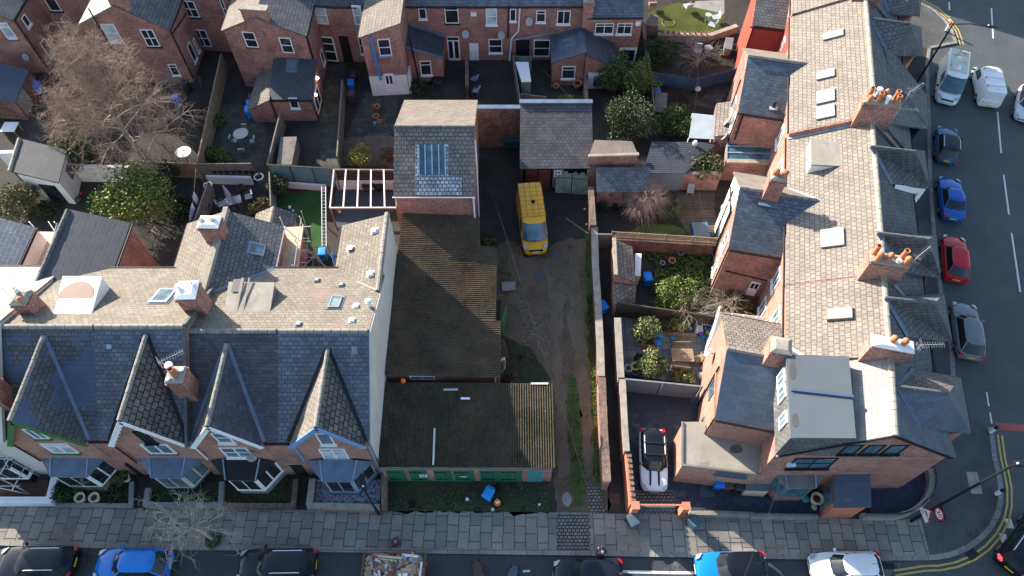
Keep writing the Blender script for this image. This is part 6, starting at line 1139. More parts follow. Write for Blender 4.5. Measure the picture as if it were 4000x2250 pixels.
garden_wall('garden_wall', 'brick wall dividing the paved yard from the metal chairs', [A2(722, 490, 1.3), A2(722, 760, 1.3)], 1.25, .22, 'brick_old', 'brick_coping'); garden_wall('garden_wall', 'brick wall right of the big clay pot', [A2(1752, 660, 1.4), A2(1768, 915, 1.4)], 1.35, .22, 'brick', 'brick_coping')
# summer house, slate roof and white walls
sh = thing('summer_house', 'white rendered garden building with blue slate roof, porthole and dark door', 'garden building', B0(420, 440))
bA, bB, bC = B0(345, 400), B0(665, 440), B0(720, 185); bD = bA + (bC - bB); h_ = 2.9
m = MB(); zz = (3.5, 2.7, 2.7, 3.5); m.loft([[V((p_.x, p_.y, -.02)) for p_ in (bA, bB, bC, bD)], [V((p_.x, p_.y, z)) for p_, z in zip((bA, bB, bC, bD), zz)]]); m.build('wall', 'render_white', sh)
rA, rB, rC, rD = [V((p_.x, p_.y, z)) + o for p_, z, o in zip((bA, bB, bC, bD), zz, (V((-.2, -.2, 0)), V((.15, -.2, 0)), V((.15, .1, 0)), V((-.2, .1, 0))))]; roof(sh, [[rA, rB, rC, rD]], 'slate_black'); ridge(sh, rA + V((0, 0, .14)), rD + V((0, 0, .14)), 'stone', .3)  # blue roof given black slates: shade put into the colour
sw_ = Wall(bA, bB); m = MB(); a0, z0 = sw_.hit(B0, 470, 300); a1, z1 = sw_.hit(B0, 600, 440); sw_.box(m, sw_.L - 2.0, sw_.L - .6, .05, 2.1, o1=.04); m.build('door', 'glass', sh); a0, z0 = sw_.hit(B0, 350, 322); m = MB(); c_ = sw_.pt(max(.6, a0), 1.7, .03); m.tube([c_, c_ + sw_.n * .06], .3, 14); m.build('porthole', 'steel', sh); s2_ = Wall(bB, bC); window(sh, s2_, B0, 0, 0, 0, 0, 'plain', 'grey_paint', None, fit=(s2_.L * .5, s2_.L * .72, 1.1, 2.2))
# brick store at the top left
q = [A0(0, 870, 2.0), A0(130, 892, 2.0), A0(248, 610, 2.0), A0(40, 545, 2.5)]; q[3] = q[0] + (q[2] - q[1]) + V((0, 0, .5)); q[0].z = 2.5; ol = thing('brick_store', 'brick store with dark felt roof beside the blue bin at the left edge', 'shed', V((q[0].x, q[0].y, 0))); q[0] += V((-2.2, .0, .5)); q[3] += V((-2.2, 0, .5)); m = MB(); m.loft([[V((p_.x, p_.y, -.02)) for p_ in q], [p_ - V((0, 0, .1)) for p_ in q]]); m.build('wall', 'brick_old', ol); roof(ol, [q], 'membrane_dark', .1, lift=0); ow2 = Wall(q[1], q[2]); m = MB(); ow2.box(m, .2, 1.9, .2, 1.9, o1=.03); m.build('render_patch', 'felt_pale', ol)
# shed with stone ridge in the overgrown garden
s5 = thing('brick_shed', 'narrow brick shed with mossy slate slope and bright stone verge', 'shed', B3(380, 1100)); q = [B3(330, 745, 2.6), B3(490, 810, 2.0), B3(520, 1120, 2.0), B3(345, 1065, 2.6)]
m = MB(); m.loft([[V((p_.x, p_.y, -.02)) for p_ in q], [p_ - V((0, 0, .1)) for p_ in q]]); m.build('wall', 'brick', s5); roof(s5, [q], 'slate_stone', .1, lift=0.02); m = MB(); m.beam(q[0] + V((0, 0, .12)), q[3] + V((0, 0, .12)), .26, .14); m.build('verge', 'stone', s5); m = MB(); q2 = [q[3] + V((-.1, -.1, -.75)), q[2] + V((0.1, -.1, -.3)), q[2] + V((-.1, -1.6, -1.0)), q[3] + V((-.1, -1.7, -1.0))]; m.slab(q2, .1); m.build('lower_roof', 'slate_stone', s5); m = MB(); m.loft([[V((p_.x, p_.y, 0)) for p_ in q2], [p_ - V((0, 0, .12)) for p_ in q2]]); m.build('lower_wall', 'brick', s5)
# trellis
tr = thing('trellis', 'sunlit diamond trellis along the top of the garden wall', 'trellis', B3(310, 735)); a, b = B3(310, 725, 1.55), B3(1240, 782, 1.55); a.z = b.z = 1.56; d = (b - a).normalized(); L = (b - a).length; m = MB(); n = int(L / .17); m.beam(a + V((0, 0, .02)), b + V((0, 0, .02)), .04, .04); m.beam(a + V((0, 0, .62)), b + V((0, 0, .62)), .05, .05)
for i in range(-3, n): 
    p0 = a + d * (.17 * i)
    for s_ in (1, -1):
        q0, q1 = p0 + d * (0 if s_ > 0 else .5), p0 + d * (.5 if s_ > 0 else 0)
        if (q0 - a).dot(d) < 0 or (q1 - a).dot(d) < 0 or (q0 - a).dot(d) > L or (q1 - a).dot(d) > L: continue
        m.beam(q0 + V((0, .01 * s_, .03)), q1 + V((0, .01 * s_, .6)), .012, .03)
m.build('lattice', 'timber', tr)
for i in range(5): c_ = a.lerp(b, i / 4); m = MB(); m.box(c_ + V((0, 0, .33)), (.08, .08, .72)); m.build('post', 'timber', tr)
# sheds and boxes
def small_shed(label, q, h, mat, top, name='shed', panel=True):
    at = V((q[0].x, q[0].y, 0)); t = thing(name, label, name.replace('_', ' '), at); m = MB(); m.loft([[V((p_.x, p_.y, 0)) for p_ in q], [V((p_.x, p_.y, h + (.15 if i > 1 else 0))) for i, p_ in enumerate(q)]]); m.build('wall', mat, t)
    c_ = sum(q, V((0, 0, 0))) / len(q); m = MB(); m.slab([V((c_.x + (p_.x - c_.x) * 1.06, c_.y + (p_.y - c_.y) * 1.06, h + (.22 if i > 1 else .06))) for i, p_ in enumerate(q)], .05); m.build('roof', top, t)
    if panel: wl_ = Wall(q[0], q[1]); m = MB(); wl_.box(m, wl_.L * .2, wl_.L * .8, .05, h * .85, o1=.03); m.build('door', mat, t)
    return t
small_shed('tall pale green white topped garden shed by the fence', [A2(1200, 712, 1.7), A2(1278, 712, 1.7), A2(1255, 562, 1.7), A2(1148, 560, 1.7)], 1.7, 'mossy_gate', 'white_paint')
small_shed('grey timber garden store in the corner of the bare yard', [A1(630, 1430, 1.2), A1(755, 1430, 1.2), A1(803, 1212, 1.2), A1(672, 1215, 1.2)], 1.2, 'timber_grey', 'timber_grey', 'garden_store')
small_shed('small weathered playhouse with pitched boards beside the lawn', [A3(490, 215, 1.2), A3(605, 225, 1.2), A3(600, 150, 1.2), A3(540, 122, 1.3)], 1.1, 'timber', 'timber_grey', 'playhouse')
small_shed('low timber bin store behind the blue bin', [A3(580, 968, .9), A3(672, 985, .9), A3(678, 830, .9), A3(575, 825, .9)], .9, 'timber_dark', 'felt_brown', 'bin_store', False)
small_shed('grey plastic storage box at the foot of the red wall', [A3(1185, 415, .9), A3(1245, 425, .9), A3(1258, 340, .9), A3(1192, 335, .9)], .8, 'metal_grey', 'fence_slate', 'storage_box'); small_shed('pale metal cupboard beside the brick shed with stone verge', [B3(515, 1060, 1.3), B3(560, 1065, 1.3), B3(565, 890, 1.3), B3(512, 890, 1.3)], 1.3, 'render_cream', 'white_paint', 'cupboard')
small_shed('white topped storage chest under a sheet beside the bay', [E3(1605, 640, 1.1), E3(1818, 650, 1.1), E3(1818, 540, 1.1), E3(1605, 532, 1.1)], 1.05, 'plank', 'membrane', 'storage_chest', False); small_shed('blue black roofed boarded cabin beyond the hedge', [B3(600, 150, 2.2), B3(940, 160, 2.2), A3(1100, 1250, 2.2), A3(560, 1240, 2.2)], 2.0, 'fence_slate', 'corr_blue' if 'corr_blue' in M else (tiles('corr_blue', (.05, .06, .075), (.042, .05, .065), (.02, .024, .03), 5.0, .2, .03, .6, .3, .8, big=.15) and 'corr_blue'), 'cabin', False)
# pergola
pg = thing('pergola', 'open white beamed pergola over the blue deck', 'pergola', B1(1380, 300)); z = 2.5; c4s = [B1(1125, 140, z), B1(1650, 145, z), B1(1668, 472, z), B1(1090, 474, z)]; m = MB()
for i in range(4): m = MB(); m.beam(c4s[i], c4s[(i + 1) % 4], .1, .14); m.build('frame_beam', 'timber_grey' if i in (0, 1) else 'render_cream', pg)
for u in (.2, .41, .615, .825): m = MB(); m.beam(c4s[0].lerp(c4s[1], u) + V((0, 0, .02)), c4s[3].lerp(c4s[2], u) + V((0, 0, .02)), .1, .12); m.build('rafter', 'render_white', pg)
for c_ in c4s: m = MB(); m.beam(V((c_.x, c_.y, 0)), c_ - V((0, 0, .08)), .1, .1); m.build('post', 'timber', pg)
# ---------------- scaffolds ----------------
def scaffold(label, quad, z, ext=(), group=None):
    q = [fn(x, y, z) for fn, x, y in quad]; t = thing('scaffold', label, 'scaffolding', V((q[3].x, q[3].y, 0))); n = 6
    for i in range(n):
        u0, u1 = i / n, (i + .93) / n; m = MB(); m.slab([q[0].lerp(q[1], u0), q[0].lerp(q[1], u1), q[3].lerp(q[2], u1), q[3].lerp(q[2], u0)], .04); m.build('board', 'plank', t)
    for p_ in q:
        m = MB(); m.tube([V((p_.x, p_.y, 0)), V((p_.x, p_.y, z + 1.1))], .035, 6); m.build('upright', 'galv', t)
    for k in range(5):
        u = k / 4; a, b = q[0].lerp(q[3], u), q[1].lerp(q[2], u); d = (b - a).normalized(); m = MB(); m.tube([a - d * .5 + V((0, 0, -.09)), b + d * .5 + V((0, 0, -.09))], .032, 5); m.build('ledger', 'galv', t)
    m = MB(); m.tube([q[1] + V((.1, 0, .95)), q[2] + V((.1, 0, .95))], .032, 5); m.build('guard_rail', 'galv', t); m = MB(); m.beam(q[1] + V((.05, 0, .12)), q[2] + V((.05, 0, .12)), .04, .22); m.build('toe_board', 'plank', t)
    for fn, a, b, z0, z1 in ext: m = MB(); m.tube([fn(*a, z0), fn(*b, z1)], .032, 5); m.build('brace', 'galv', t)
    return t
scaffold('scaffold platform of pale boards beside the dark slate wing on the left', ((B0, 335, 680), (B0, 548, 680), (B0, 432, 1105), (B0, 262, 1050)), 5.0, ((B0, (255, 915), (330, 860), 5.4, 5.4), (B0, (420, 590), (540, 770), 5.2, 5.2)))
scaffold('scaffold platform of pale boards above the artificial lawn', ((B1, 692, 642), (B1, 858, 632), (B1, 798, 1052), (B1, 632, 1052)), 5.2, ((B1, (840, 500), (960, 900), 5.5, .5), (B1, (785, 740), (880, 1000), 6.0, 2.0), (B1, (965, 880), (800, 1050), 2.5, 2.5), (B1, (850, 765), (920, 765), 4.0, 4.0), (B1, (810, 860), (940, 860), 3, 3), (B1, (815, 905), (965, 905), 3, 3), (B1, (805, 1005), (940, 1005), 3, 3), (B1, (900, 740), (870, 920), 4, 3), (B1, (955, 880), (925, 1050), 3, 2)))
t = thing('scaffold', 'bare scaffold tower of crossed poles before the bay at the left edge', 'scaffolding', E0(200, 600)); cs = [V((-32.2, 12.9, 0)), V((-29.9, 12.9, 0)), V((-29.7, 14.0, 0)), V((-32.2, 14.0, 0))]
for p_ in cs: m = MB(); m.tube([p_, p_ + V((0, 0, 5.2))], .04, 6); m.build('upright', 'galv', t)
for z in (1.6, 3.2, 4.8):
    for i in range(4): d = (cs[(i + 1) % 4] - cs[i]).normalized() * .3; m = MB(); m.tube([cs[i] - d + V((0, 0, z + .03 * i)), cs[(i + 1) % 4] + d + V((0, 0, z + .03 * i))], .035, 5); m.build('ledger', 'galv', t)
for a, b in ((0, 1), (1, 0)): m = MB(); m.tube([cs[a] + V((0, -.08, .2)), cs[b] + V((0, -.08, 3.2))], .035, 5); m.build('brace', 'galv', t)
# ---------------- vehicles ----------------
def car(name, label, cat, L, W, H, paint, roofp=None, kind='hatch', rails=False, group=None, glassmat='glass_car', lit=False, panel=False, plate_txt=True):
    t = thing(name, label, cat, (0, 0, 0), group=group); roofp = roofp or paint; w = W / 2
    st_ = dict(hatch=[(0, .78, .50), (.012, .88, .56), (.05, .95, .60), (.15, .99, .62), (.32, 1, .62), (.55, 1, .61), (.70, .99, .595), (.80, .975, .56), (.89, .93, .50), (.95, .85, .45), (.985, .74, .41), (1, .6, .37)],
               saloon=[(0, .76, .52), (.015, .86, .58), (.06, .93, .63), (.15, .98, .64), (.32, 1, .63), (.55, 1, .62), (.70, .99, .60), (.80, .97, .56), (.89, .92, .5), (.95, .83, .44), (.985, .72, .4), (1, .58, .36)],
               suv=[(0, .82, .52), (.01, .91, .58), (.05, .97, .61), (.15, 1, .62), (.32, 1, .62), (.55, 1, .615), (.70, 1, .60), (.82, .985, .575), (.91, .94, .54), (.96, .87, .49), (.988, .77, .44), (1, .64, .4)],
               mini=[(0, .72, .48), (.015, .84, .56), (.06, .94, .60), (.15, .99, .62), (.32, 1, .62), (.55, 1, .615), (.68, 1, .605), (.80, .98, .57), (.90, .94, .53), (.955, .86, .48), (.985, .74, .43), (1, .55, .36)],
               van=[(0, .93, .50), (.006, .97, .52), (.05, 1, .52), (.15, 1, .52), (.32, 1, .52), (.55, 1, .52), (.76, 1, .50), (.86, .98, .46), (.92, .93, .42), (.96, .86, .38), (.985, .76, .34), (1, .62, .3)])[kind]
    zb = .2; m = MB(); rings = []
    for u, kw, kz in st_:
        x = (u - .5) * L; ww = w * kw; z = H * kz; zl = zb + (.06 if 0 < u < 1 else .12)
        half = [(.80, zl), (.97, zl + .12), (1.0, zl + .3 * (z - zl) + .05), (.985, z - .13), (.93, z - .045), (.72, z - .004)]
        r = [V((x, ww * a, b)) for a, b in half] + [V((x, 0, z + .022))] + [V((x, -ww * a, b)) for a, b in half[::-1]]
        rings.append(r)
    m.loft(rings); body = m.build('body', paint, t, smooth=True)
    P_ = dict(hatch=(.235, .105, -.475, -.36, .86, .68), saloon=(.20, .06, -.36, -.22, .87, .68), suv=(.235, .115, -.48, -.42, .88, .73), mini=(.215, .10, -.48, -.39, .90, .79), van=(.385, .235, -.494, -.488, .985, .86))[kind]
    xf0, xf1, xr0, xr1, kb, kt = P_; xf0, xf1, xr0, xr1 = [a * L for a in (xf0, xf1, xr0, xr1)]; wb, wt = w * kb, w * kt; z0, z1 = H * (st_[4][2] - .015), H * .955
    if kind == 'van': z1 = H * .965
    def ring(xf, xr, ww, z, cf, cr, dz=0): return [V((a, b, z + c)) for a, b, c in ((xf - cf, .93 * ww, 0), (xf, .5 * ww, dz), (xf, -.5 * ww, dz), (xf - cf, -.93 * ww, 0), (xf - cf - .3, -ww, 0), (xr + cr + .3, -ww, 0), (xr + cr, -.93 * ww, 0), (xr, -.5 * ww, dz), (xr, .5 * ww, dz), (xr + cr, .93 * ww, 0), (xr + cr + .3, ww, 0), (xf - cf - .3, ww, 0))]
    cr = .02 if kind == 'van' else .14; R0 = ring(xf0, xr0, wb, z0, .3 if kind != 'van' else .2, cr); R1 = ring(xf1, xr1, wt, z1, .2, cr * .8, .012)
    def quads(idx, nm, mt): 
        m = MB(); n = len(m.v); vs = []; fs = []
        for i in idx: j = (i + 1) % 12; k = len(vs); vs += [R0[i], R0[j], R1[j], R1[i]]; fs.append((k, k + 1, k + 2, k + 3))
        m.arrays(vs, fs); return m.build(nm, mt, t, smooth=True)
    quads((0, 1, 2), 'windscreen', glassmat)
    if panel: 
        for ii in ((3, 4, 5), (9, 10, 11)): quads(ii, 'side_panel', paint)
        quads((6, 7, 8), 'rear_door', paint)
        for s_ in (1, -1):
            m = MB(); x0, x1 = xf1 - .15, xf1 - 1.0; f = lambda x, u: V((x + (1 - u) * (.32 if x > x1 else 0), s_ * (wb + (wt - wb) * u + .012), z0 + (z1 - z0) * u)); m.solid([f(x0, .1), f(x1, .1), f(x1, .72), f(x0, .72)], (0, s_ * .006, 0)); m.build('side_window', glassmat, t)
    else:
        quads((3, 4, 5), 'side_window', glassmat); quads((9, 10, 11), 'side_window', glassmat); quads((6, 7, 8), 'rear_window', glassmat)
    cen = V(((xf1 + xr1) / 2, 0, z1)); sc = lambda k, dz: [V((cen.x + (p.x - cen.x) * k, p.y * k, p.z + dz)) for p in R1]
    m = MB(); m.loft([sc(1.015, -.012), sc(1.02, .012), sc(.94, .045), sc(.7, .07), sc(.35, .08)]); m.build('roof', roofp, t, smooth=True)
    if not panel:
        for i in (0, 3, 6, 9): m = MB(); o = V((0, math.copysign(.012, R0[i].y), .01)); m.beam(R0[i] + o, R1[i] + o, .07, .05); m.build('pillar', roofp if kind == 'mini' else paint, t)
        for s_ in (1, -1): m = MB(); xm = (xf1 + xr1) / 2 - .05; m.beam(V((xm, s_ * (wb + .006), z0)), V((xm, s_ * (wt + .006), z1)), .06, .03); m.build('pillar', 'black_paint', t)
    for s_ in (1, -1):
        for x in (L * .315, -L * .29):
            m = MB(); rr = H * .21 if kind != 'van' else .34; T = lambda r, y: [V((x + r * math.cos(a), s_ * y, rr + r * math.sin(a))) for a in [2 * math.pi * k / 18 for k in range(18)]]
            m.loft([T(rr * .93, w * .80), T(rr, w * .84), T(rr, w * .985), T(rr * .93, w * 1.012)]); wh = m.build('wheel', 'rubber', t, smooth=True); m = MB(); m.loft([T(rr * .68, w * .99), T(rr * .66, w * 1.016), T(rr * .12, w * 1.02)]); m.build('rim', 'metal_grey', wh)
        zh = H * st_[-4][2]; xl = L * .5 * .93
        m = MB(); m.loft([[V((xl - .30, s_ * w * .90, zh - .02)), V((xl + .06, s_ * w * .80, zh - .10)), V((xl + .10, s_ * w * .52, zh - .10)), V((xl - .12, s_ * w * .66, zh + .0))], [V((xl - .30, s_ * w * .93, zh + .035)), V((xl + .07, s_ * w * .83, zh - .035)), V((xl + .10, s_ * w * .52, zh - .035)), V((xl - .12, s_ * w * .62, zh + .05))]]); m.build('headlight', 'lamp_clear', t, smooth=True)
        zt = H * (.56 if kind != 'van' else .42); m = MB(); m.loft([[V((-L / 2 + a, s_ * w * b, z)) for a, b in ((-.005, .62), (.02, .86), (.24, .985), (.16, .72))] for z in (zt - .1, zt + .055)]); m.build('tail_light', 'tail_lit' if lit else 'tail_red', t)
        m = MB(); zm = z0 + .08; m.loft([[V((xf0 - .42 + a * .8, s_ * (wb + .04 + b), zm + c)) for a, b in ((0, 0), (.14, .03), (.12, .2), (0, .2))] for c in (0, .13)]); m.build('wing_mirror', paint if kind in ('hatch', 'saloon') else 'black_paint', t)
        if rails: m = MB(); zz = z1 + .075; yy = s_ * wt * .9; m.tube([V((xr1 + .3, yy, zz - .05)), V((xr1 + .45, yy, zz)), V((xf1 - .55, yy, zz)), V((xf1 - .4, yy, zz - .05))], .025, 5); m.build('roof_rail', 'white_metal', t)
    for nm, x, z, mt, ww, hh in (('number_plate', L / 2 + .005, H * .27, 'plate_white', .52, .11), ('number_plate', -L / 2 - .008, H * .42 if kind != 'van' else H * .22, 'plate_yellow', .52, .12)):
        m = MB(); m.box((x, 0, z), (.035, ww, hh)); m.build(nm, mt, t)
    m = MB(); m.box((L / 2 - .04, 0, H * .33), (.1, W * .52, .1)); m.build('grille', 'black_paint', t)
    m = MB(); m.loft([[V((x, y, zb + .0)) for y in (-w * .9, w * .9)] + [V((x, y, zb + .09)) for y in (w * .93, -w * .93)] for x in (-L * .47, L * .45)]); m.build('sill_trim', 'black_paint', t)
    if panel or kind == 'suv' or kind == 'hatch':
        m = MB(); xx = xf0 + .06; zz = z0 + .045; m.beam(V((xx - .1, -wb * .7, zz)), V((xx - .02, wb * .1, zz + .01)), .025, .02); m.build('wiper', 'black_paint', t)
    m = MB(); m.tube([V((xr1 + .35, 0, z1 + .06)), V((xr1 + .1, 0, z1 + .3))], .012, 4); m.build('radio_aerial', 'black_paint', t)
    return t
m_, t_, b_2 = _new('tail_lit', .3, .4); b_2.inputs['Base Color'].default_value = (.7, .02, .03, 1); b_2.inputs['Emission Color'].default_value = (1, .03, .05, 1); b_2.inputs['Emission Strength'].default_value = 1.6
def park(t, front, rear, z=RZ, off=(0, 0)):
    f, r = V(front), V(rear); d = f - r; c_ = (f + r) / 2; t.location = (c_.x + off[0], c_.y + off[1], z); t.rotation_euler = (0, 0, math.atan2(d.y, d.x)); return t
NS = 'cars parked on the near street'; MS = 'vehicles on the main street'
park(car('suv', 'black suv with silver roof rails at the left edge of the near street', 'car', 4.45, 1.84, 1.62, 'car_black', kind='suv', rails=True, group=NS), E0(-25, 1322, .8), E0(680, 1310, .8))
park(car('hatchback', 'bright blue hatchback with blue roof between two black suvs', 'car', 4.35, 1.78, 1.5, 'car_bright_blue', kind='hatch', group=NS), E0(885, 1330, .7), E0(1598, 1330, .7))
park(car('suv', 'black suv with short roof rails parked left of the rubbish skip', 'car', 4.5, 1.85, 1.64, 'car_black', kind='suv', rails=True, group=NS), E1(305, 1345, .8), E1(1042, 1335, .8))
park(car('suv', 'dark car the person stands behind', 'car', 4.0, 1.82, 1.6, 'car_navy', kind='suv', group=NS), E2(1610, 1440, .8), E2(2245, 1432, .8))
park(car('hatchback', 'bright blue small car with a black roof', 'car', 4.05, 1.74, 1.52, 'car_bright_blue', 'car_black', kind='mini', group=NS), E3(1130, 1370, .7), E3(1805, 1355, .7))
park(car('hatchback', 'white hatchback parked nearest the yellow lines', 'car', 4.1, 1.76, 1.5, 'car_white', kind='hatch', group=NS), E4(412, 1365, .7), E4(1083, 1360, .7))
park(car('hatchback', 'dark car with red tail lights lit turning at the bottom right corner', 'car', 4.4, 1.85, 1.6, 'car_black', kind='suv', rails=True, lit=True), E4(2640, 880, .7), E4(2275, 1400, .7))
park(car('hatchback', 'dark blue small car with black roof and silver rails', 'car', 3.95, 1.73, 1.5, 'car_mini_blue', 'car_black', kind='mini', rails=True, group=MS), A4(1565, 1068, .7), A4(1570, 1425, .7))
park(car('hatchback', 'royal blue car parked between the dark blue and red ones', 'car', 4.35, 1.8, 1.46, 'car_blue', kind='saloon', group=MS), B4(1580, 205, .6), B4(1620, 560, .6))
park(car('hatchback', 'red hatchback parked by the terrace', 'car', 4.15, 1.75, 1.52, 'car_red', kind='hatch', group=MS), B4(1625, 722, .7), B4(1650, 1075, .7))
park(car('estate_car', 'grey estate car nearest the corner', 'car', 4.5, 1.82, 1.48, 'car_grey', kind='hatch', group=MS), C4(1715, 75, .7), C4(1780, 530, .7))
park(car('hatchback', 'silver grey car just cut by the right edge of the main street', 'car', 4.3, 1.78, 1.5, 'car_silver', kind='hatch'), A4(2235, 1060, .7), A4(2300, 720, .7))
v = park(car('panel_van', 'white panel van with a mossy roof parked under the lamp post', 'van', 5.3, 2.0, 2.25, 'car_white', kind='van', panel=True, group=MS, glassmat='glass_van'), A4(1560, 905, .7), A4(1655, 440, 1.6))
plain('van_moss', (.5, .52, .46), .8, .2, var=.1, scale=2, dirt=(.2, .19, .07), damt=.5)
def vroof(v, L, W, H, mat, z=.045, k=.8):
    m = MB(); m.slab([V((x * L, y * W / 2, H * .965 + .088 + z * 0)) for x, y in ((-.47, -.74), (.12, -.74), (.12, .74), (-.47, .74))], .014); return m.build('roof_growth', mat, v)
vroof(v, 5.3, 2.0, 2.25, 'van_moss')
v = park(car('small_van', 'small white van with three roof bars driving up the main street', 'van', 4.6, 1.88, 1.9, 'car_white', kind='van', panel=True, group=MS), A4(1890, 560, 1.0), A4(1935, 900, .6))
for x in (-.35, -.12, .12): m = MB(); m.beam(V((x * 4.6, -.8, 2.02)), V((x * 4.6, .8, 2.02)), .06, .04); m.build('roof_bar', 'galv', v); m = MB(); m.box((x * 4.6, .76, 1.95), (.09, .07, .12)); m.build('bar_foot', 'black_paint', v)
v = park(car('camper_van', 'yellow van with a wire roof rack parked in the yard', 'van', 5.35, 2.02, 2.42, 'car_yellow', kind='van', panel=True, glassmat='glass_van'), B2(1315, 868, .5), B2(1258, 283, 2.3), z=0.01)
v.location.y = 33.45; v.location.x = 1.55
zz = 2.52; rx = [(-2.55, .9), (.75, .9), (.75, -.9), (-2.55, -.9)]
m = MB()
for i in range(4): m.tube([V((*rx[i], zz)), V((*rx[(i + 1) % 4], zz))], .024, 4); m.tube([V((*rx[i], zz - .12)), V((*rx[i], zz))], .02, 4)
for k in range(7): x = -2.1 + k * .43; m.tube([V((x, -.9, zz - .02)), V((x, .9, zz - .02))], .014, 4)
for y in (-.45, 0, .45): m.tube([V((-2.55, y, zz - .04)), V((.75, y, zz - .04))], .012, 4)
m.build('roof_rack', 'rust', v); m = MB(); m.lathe((-.7, .1, 2.42), [(.15, 0), (.15, .1), (.08, .14), (.01, .15)], 12); m.build('roof_vent', 'rubber', v); m = MB(); m.box((1.98, 0, 1.13), (.07, .75, .03)); m.build('bonnet_vent', 'black_paint', v)
m = MB(); m.loft([[V((x, y, z)) for y, z in ((-1.0, .3), (1.0, .3), (1.0, .52), (-1.0, .52))] for x in (-2.66, 2.3)]); m.build('bumper', 'rubber', v)
v = park(car('hatchback', 'white small car with black roof bars and twin black bonnet stripes in the driveway', 'car', 3.95, 1.74, 1.48, 'car_white', 'car_black', kind='mini', rails=True), E3(737, 655, .5), E3(722, 48, .9), z=0.0)
for s_ in (1, -1):
    m = MB(); z = lambda x: 1.48 * (.612 - .32 * max(0, x - .79)) + .035
    m.loft([[V((x, s_ * .26 + y, zq)) for y, zq in ((-.06, h), (.06, h), (.06, h + .012), (-.06, h + .012))] for x, h in ((.85, .925), (1.15, .885), (1.5, .815), (1.72, .735))]); m.build('bonnet_stripe', 'black_paint', v)
for x in (-.75, .0): m = MB(); m.beam(V((x, -.68, 1.55)), V((x, .68, 1.55)), .07, .04); m.build('roof_bar', 'black_paint', v)
# ---------------- vegetation ----------------
NR = np.random.default_rng(11)
def leaves(blobs, n, s0, s1, flat=.5, shell=.55):
    """small leaf faces through the volume of several lobes"""
    w_ = np.array([b[1][0] * b[1][1] * b[1][2] for b in blobs]); w_ = w_ ** .8; w_ /= w_.sum(); vs = []; 
    for b, k in zip(blobs, (w_ * n).astype(int) + 1):
        d = NR.normal(size=(k, 3)); d /= np.linalg.norm(d, axis=1)[:, None]; r = (shell + (1 - shell) * NR.random(k) ** .7)
        lump = 1 + .16 * np.sin(5 * d[:, 0] + b[0][0]) * np.cos(4 * d[:, 1] + b[0][1]) + .10 * np.sin(9 * d[:, 2] + 7 * d[:, 0]) + .08 * NR.normal(size=k)
        p_ = np.array(b[0]) + d * (r * lump)[:, None] * np.array(b[1]); vs.append(p_)
    p_ = np.concatenate(vs); p_ = p_[p_[:, 2] > .03]; k = len(p_); a = NR.normal(size=(k, 3)); a /= np.linalg.norm(a, axis=1)[:, None]; b2 = np.cross(a, NR.normal(size=(k, 3))); b2 /= np.linalg.norm(b2, axis=1)[:, None]
    s_ = (s0 + (s1 - s0) * NR.random(k))[:, None]; q = np.stack([p_ - a * s_ , p_ + b2 * s_ * .6, p_ + a * s_, p_ - b2 * s_ * .6], 1).reshape(-1, 3)
    return q, np.arange(4 * k).reshape(-1, 4)
def raw(name, vs, fs, mat, parent):
    me = bpy.data.meshes.new(name); o0 = ORG[parent]; vs = np.asarray(vs, float) - np.array(o0); nf = len(fs); fs = np.asarray(fs)
    me.vertices.add(len(vs)); me.vertices.foreach_set('co', vs.ravel()); c = fs.shape[1]; me.loops.add(nf * c); me.loops.foreach_set('vertex_index', fs.ravel().astype(np.int32)); me.polygons.add(nf); me.polygons.foreach_set('loop_start', np.arange(0, nf * c, c, dtype=np.int32)); me.update(); me.materials.append(M[mat])
    o = bpy.data.objects.new(name, me); COL.objects.link(o); o.parent = parent; ORG[o] = o0; return o
def bush(label, blobs, n, mat, s0=.05, s1=.12, name='shrub', cat='shrub', group=None, trunk=True, mats2=None, shell=.5):
    b0 = blobs[0]; at = V((b0[0][0], b0[0][1], 0)); t = thing(name, label, cat, at, group=group); q, f = leaves(blobs, n, s0, s1, shell=shell); raw('crown', q, f, mat, t)
    if mats2: q, f = leaves(blobs, int(n * .4), s0, s1, shell=.75); raw('crown', q, f, mats2, t)
    if trunk:
        m = MB(); zc = b0[0][2]
        for b in blobs[:5]: m.tube([at, at.lerp(V(b[0]), .5) + V((.05, 0, .1)), V(b[0])], .05, 5, .02)
        m.build('trunk', 'bark_dark', t)
    return t
def B_(c, r): return (tuple(c), tuple(r) if hasattr(r, '__len__') else (r, r, r * .85))
def lobes(c, r, n, k=.55, h=.8, seed=1):
    g = random.Random(seed); out = [B_(c, (r * .75, r * .75, r * h * .75))]
    for i in range(n): a = 2 * math.pi * i / n + g.random(); rr = r * g.uniform(.45, .75); z = g.uniform(-.45, .55) * r * h; out.append(B_((c[0] + rr * math.cos(a), c[1] + rr * math.sin(a), c[2] + z), r * k * g.uniform(.7, 1.1)))
    return out
class Tw:
    def __init__(s): s.v = []; s.f = []
    def seg(s, p, q, r0, r1):
        d = (q - p); L = d.length
        if L < 1e-4: return
        d /= L; a = d.cross(V((.3, .5, .8))).normalized(); b = d.cross(a); n = len(s.v)
        for c, r in ((p, r0), (q, r1)):
            for t in (0, 2.094, 4.189): s.v.append(tuple(c + (a * math.cos(t) + b * math.sin(t)) * r))
        for i in range(3): j = (i + 1) % 3; s.f.append((n + i, n + j, n + 3 + j, n + 3 + i))
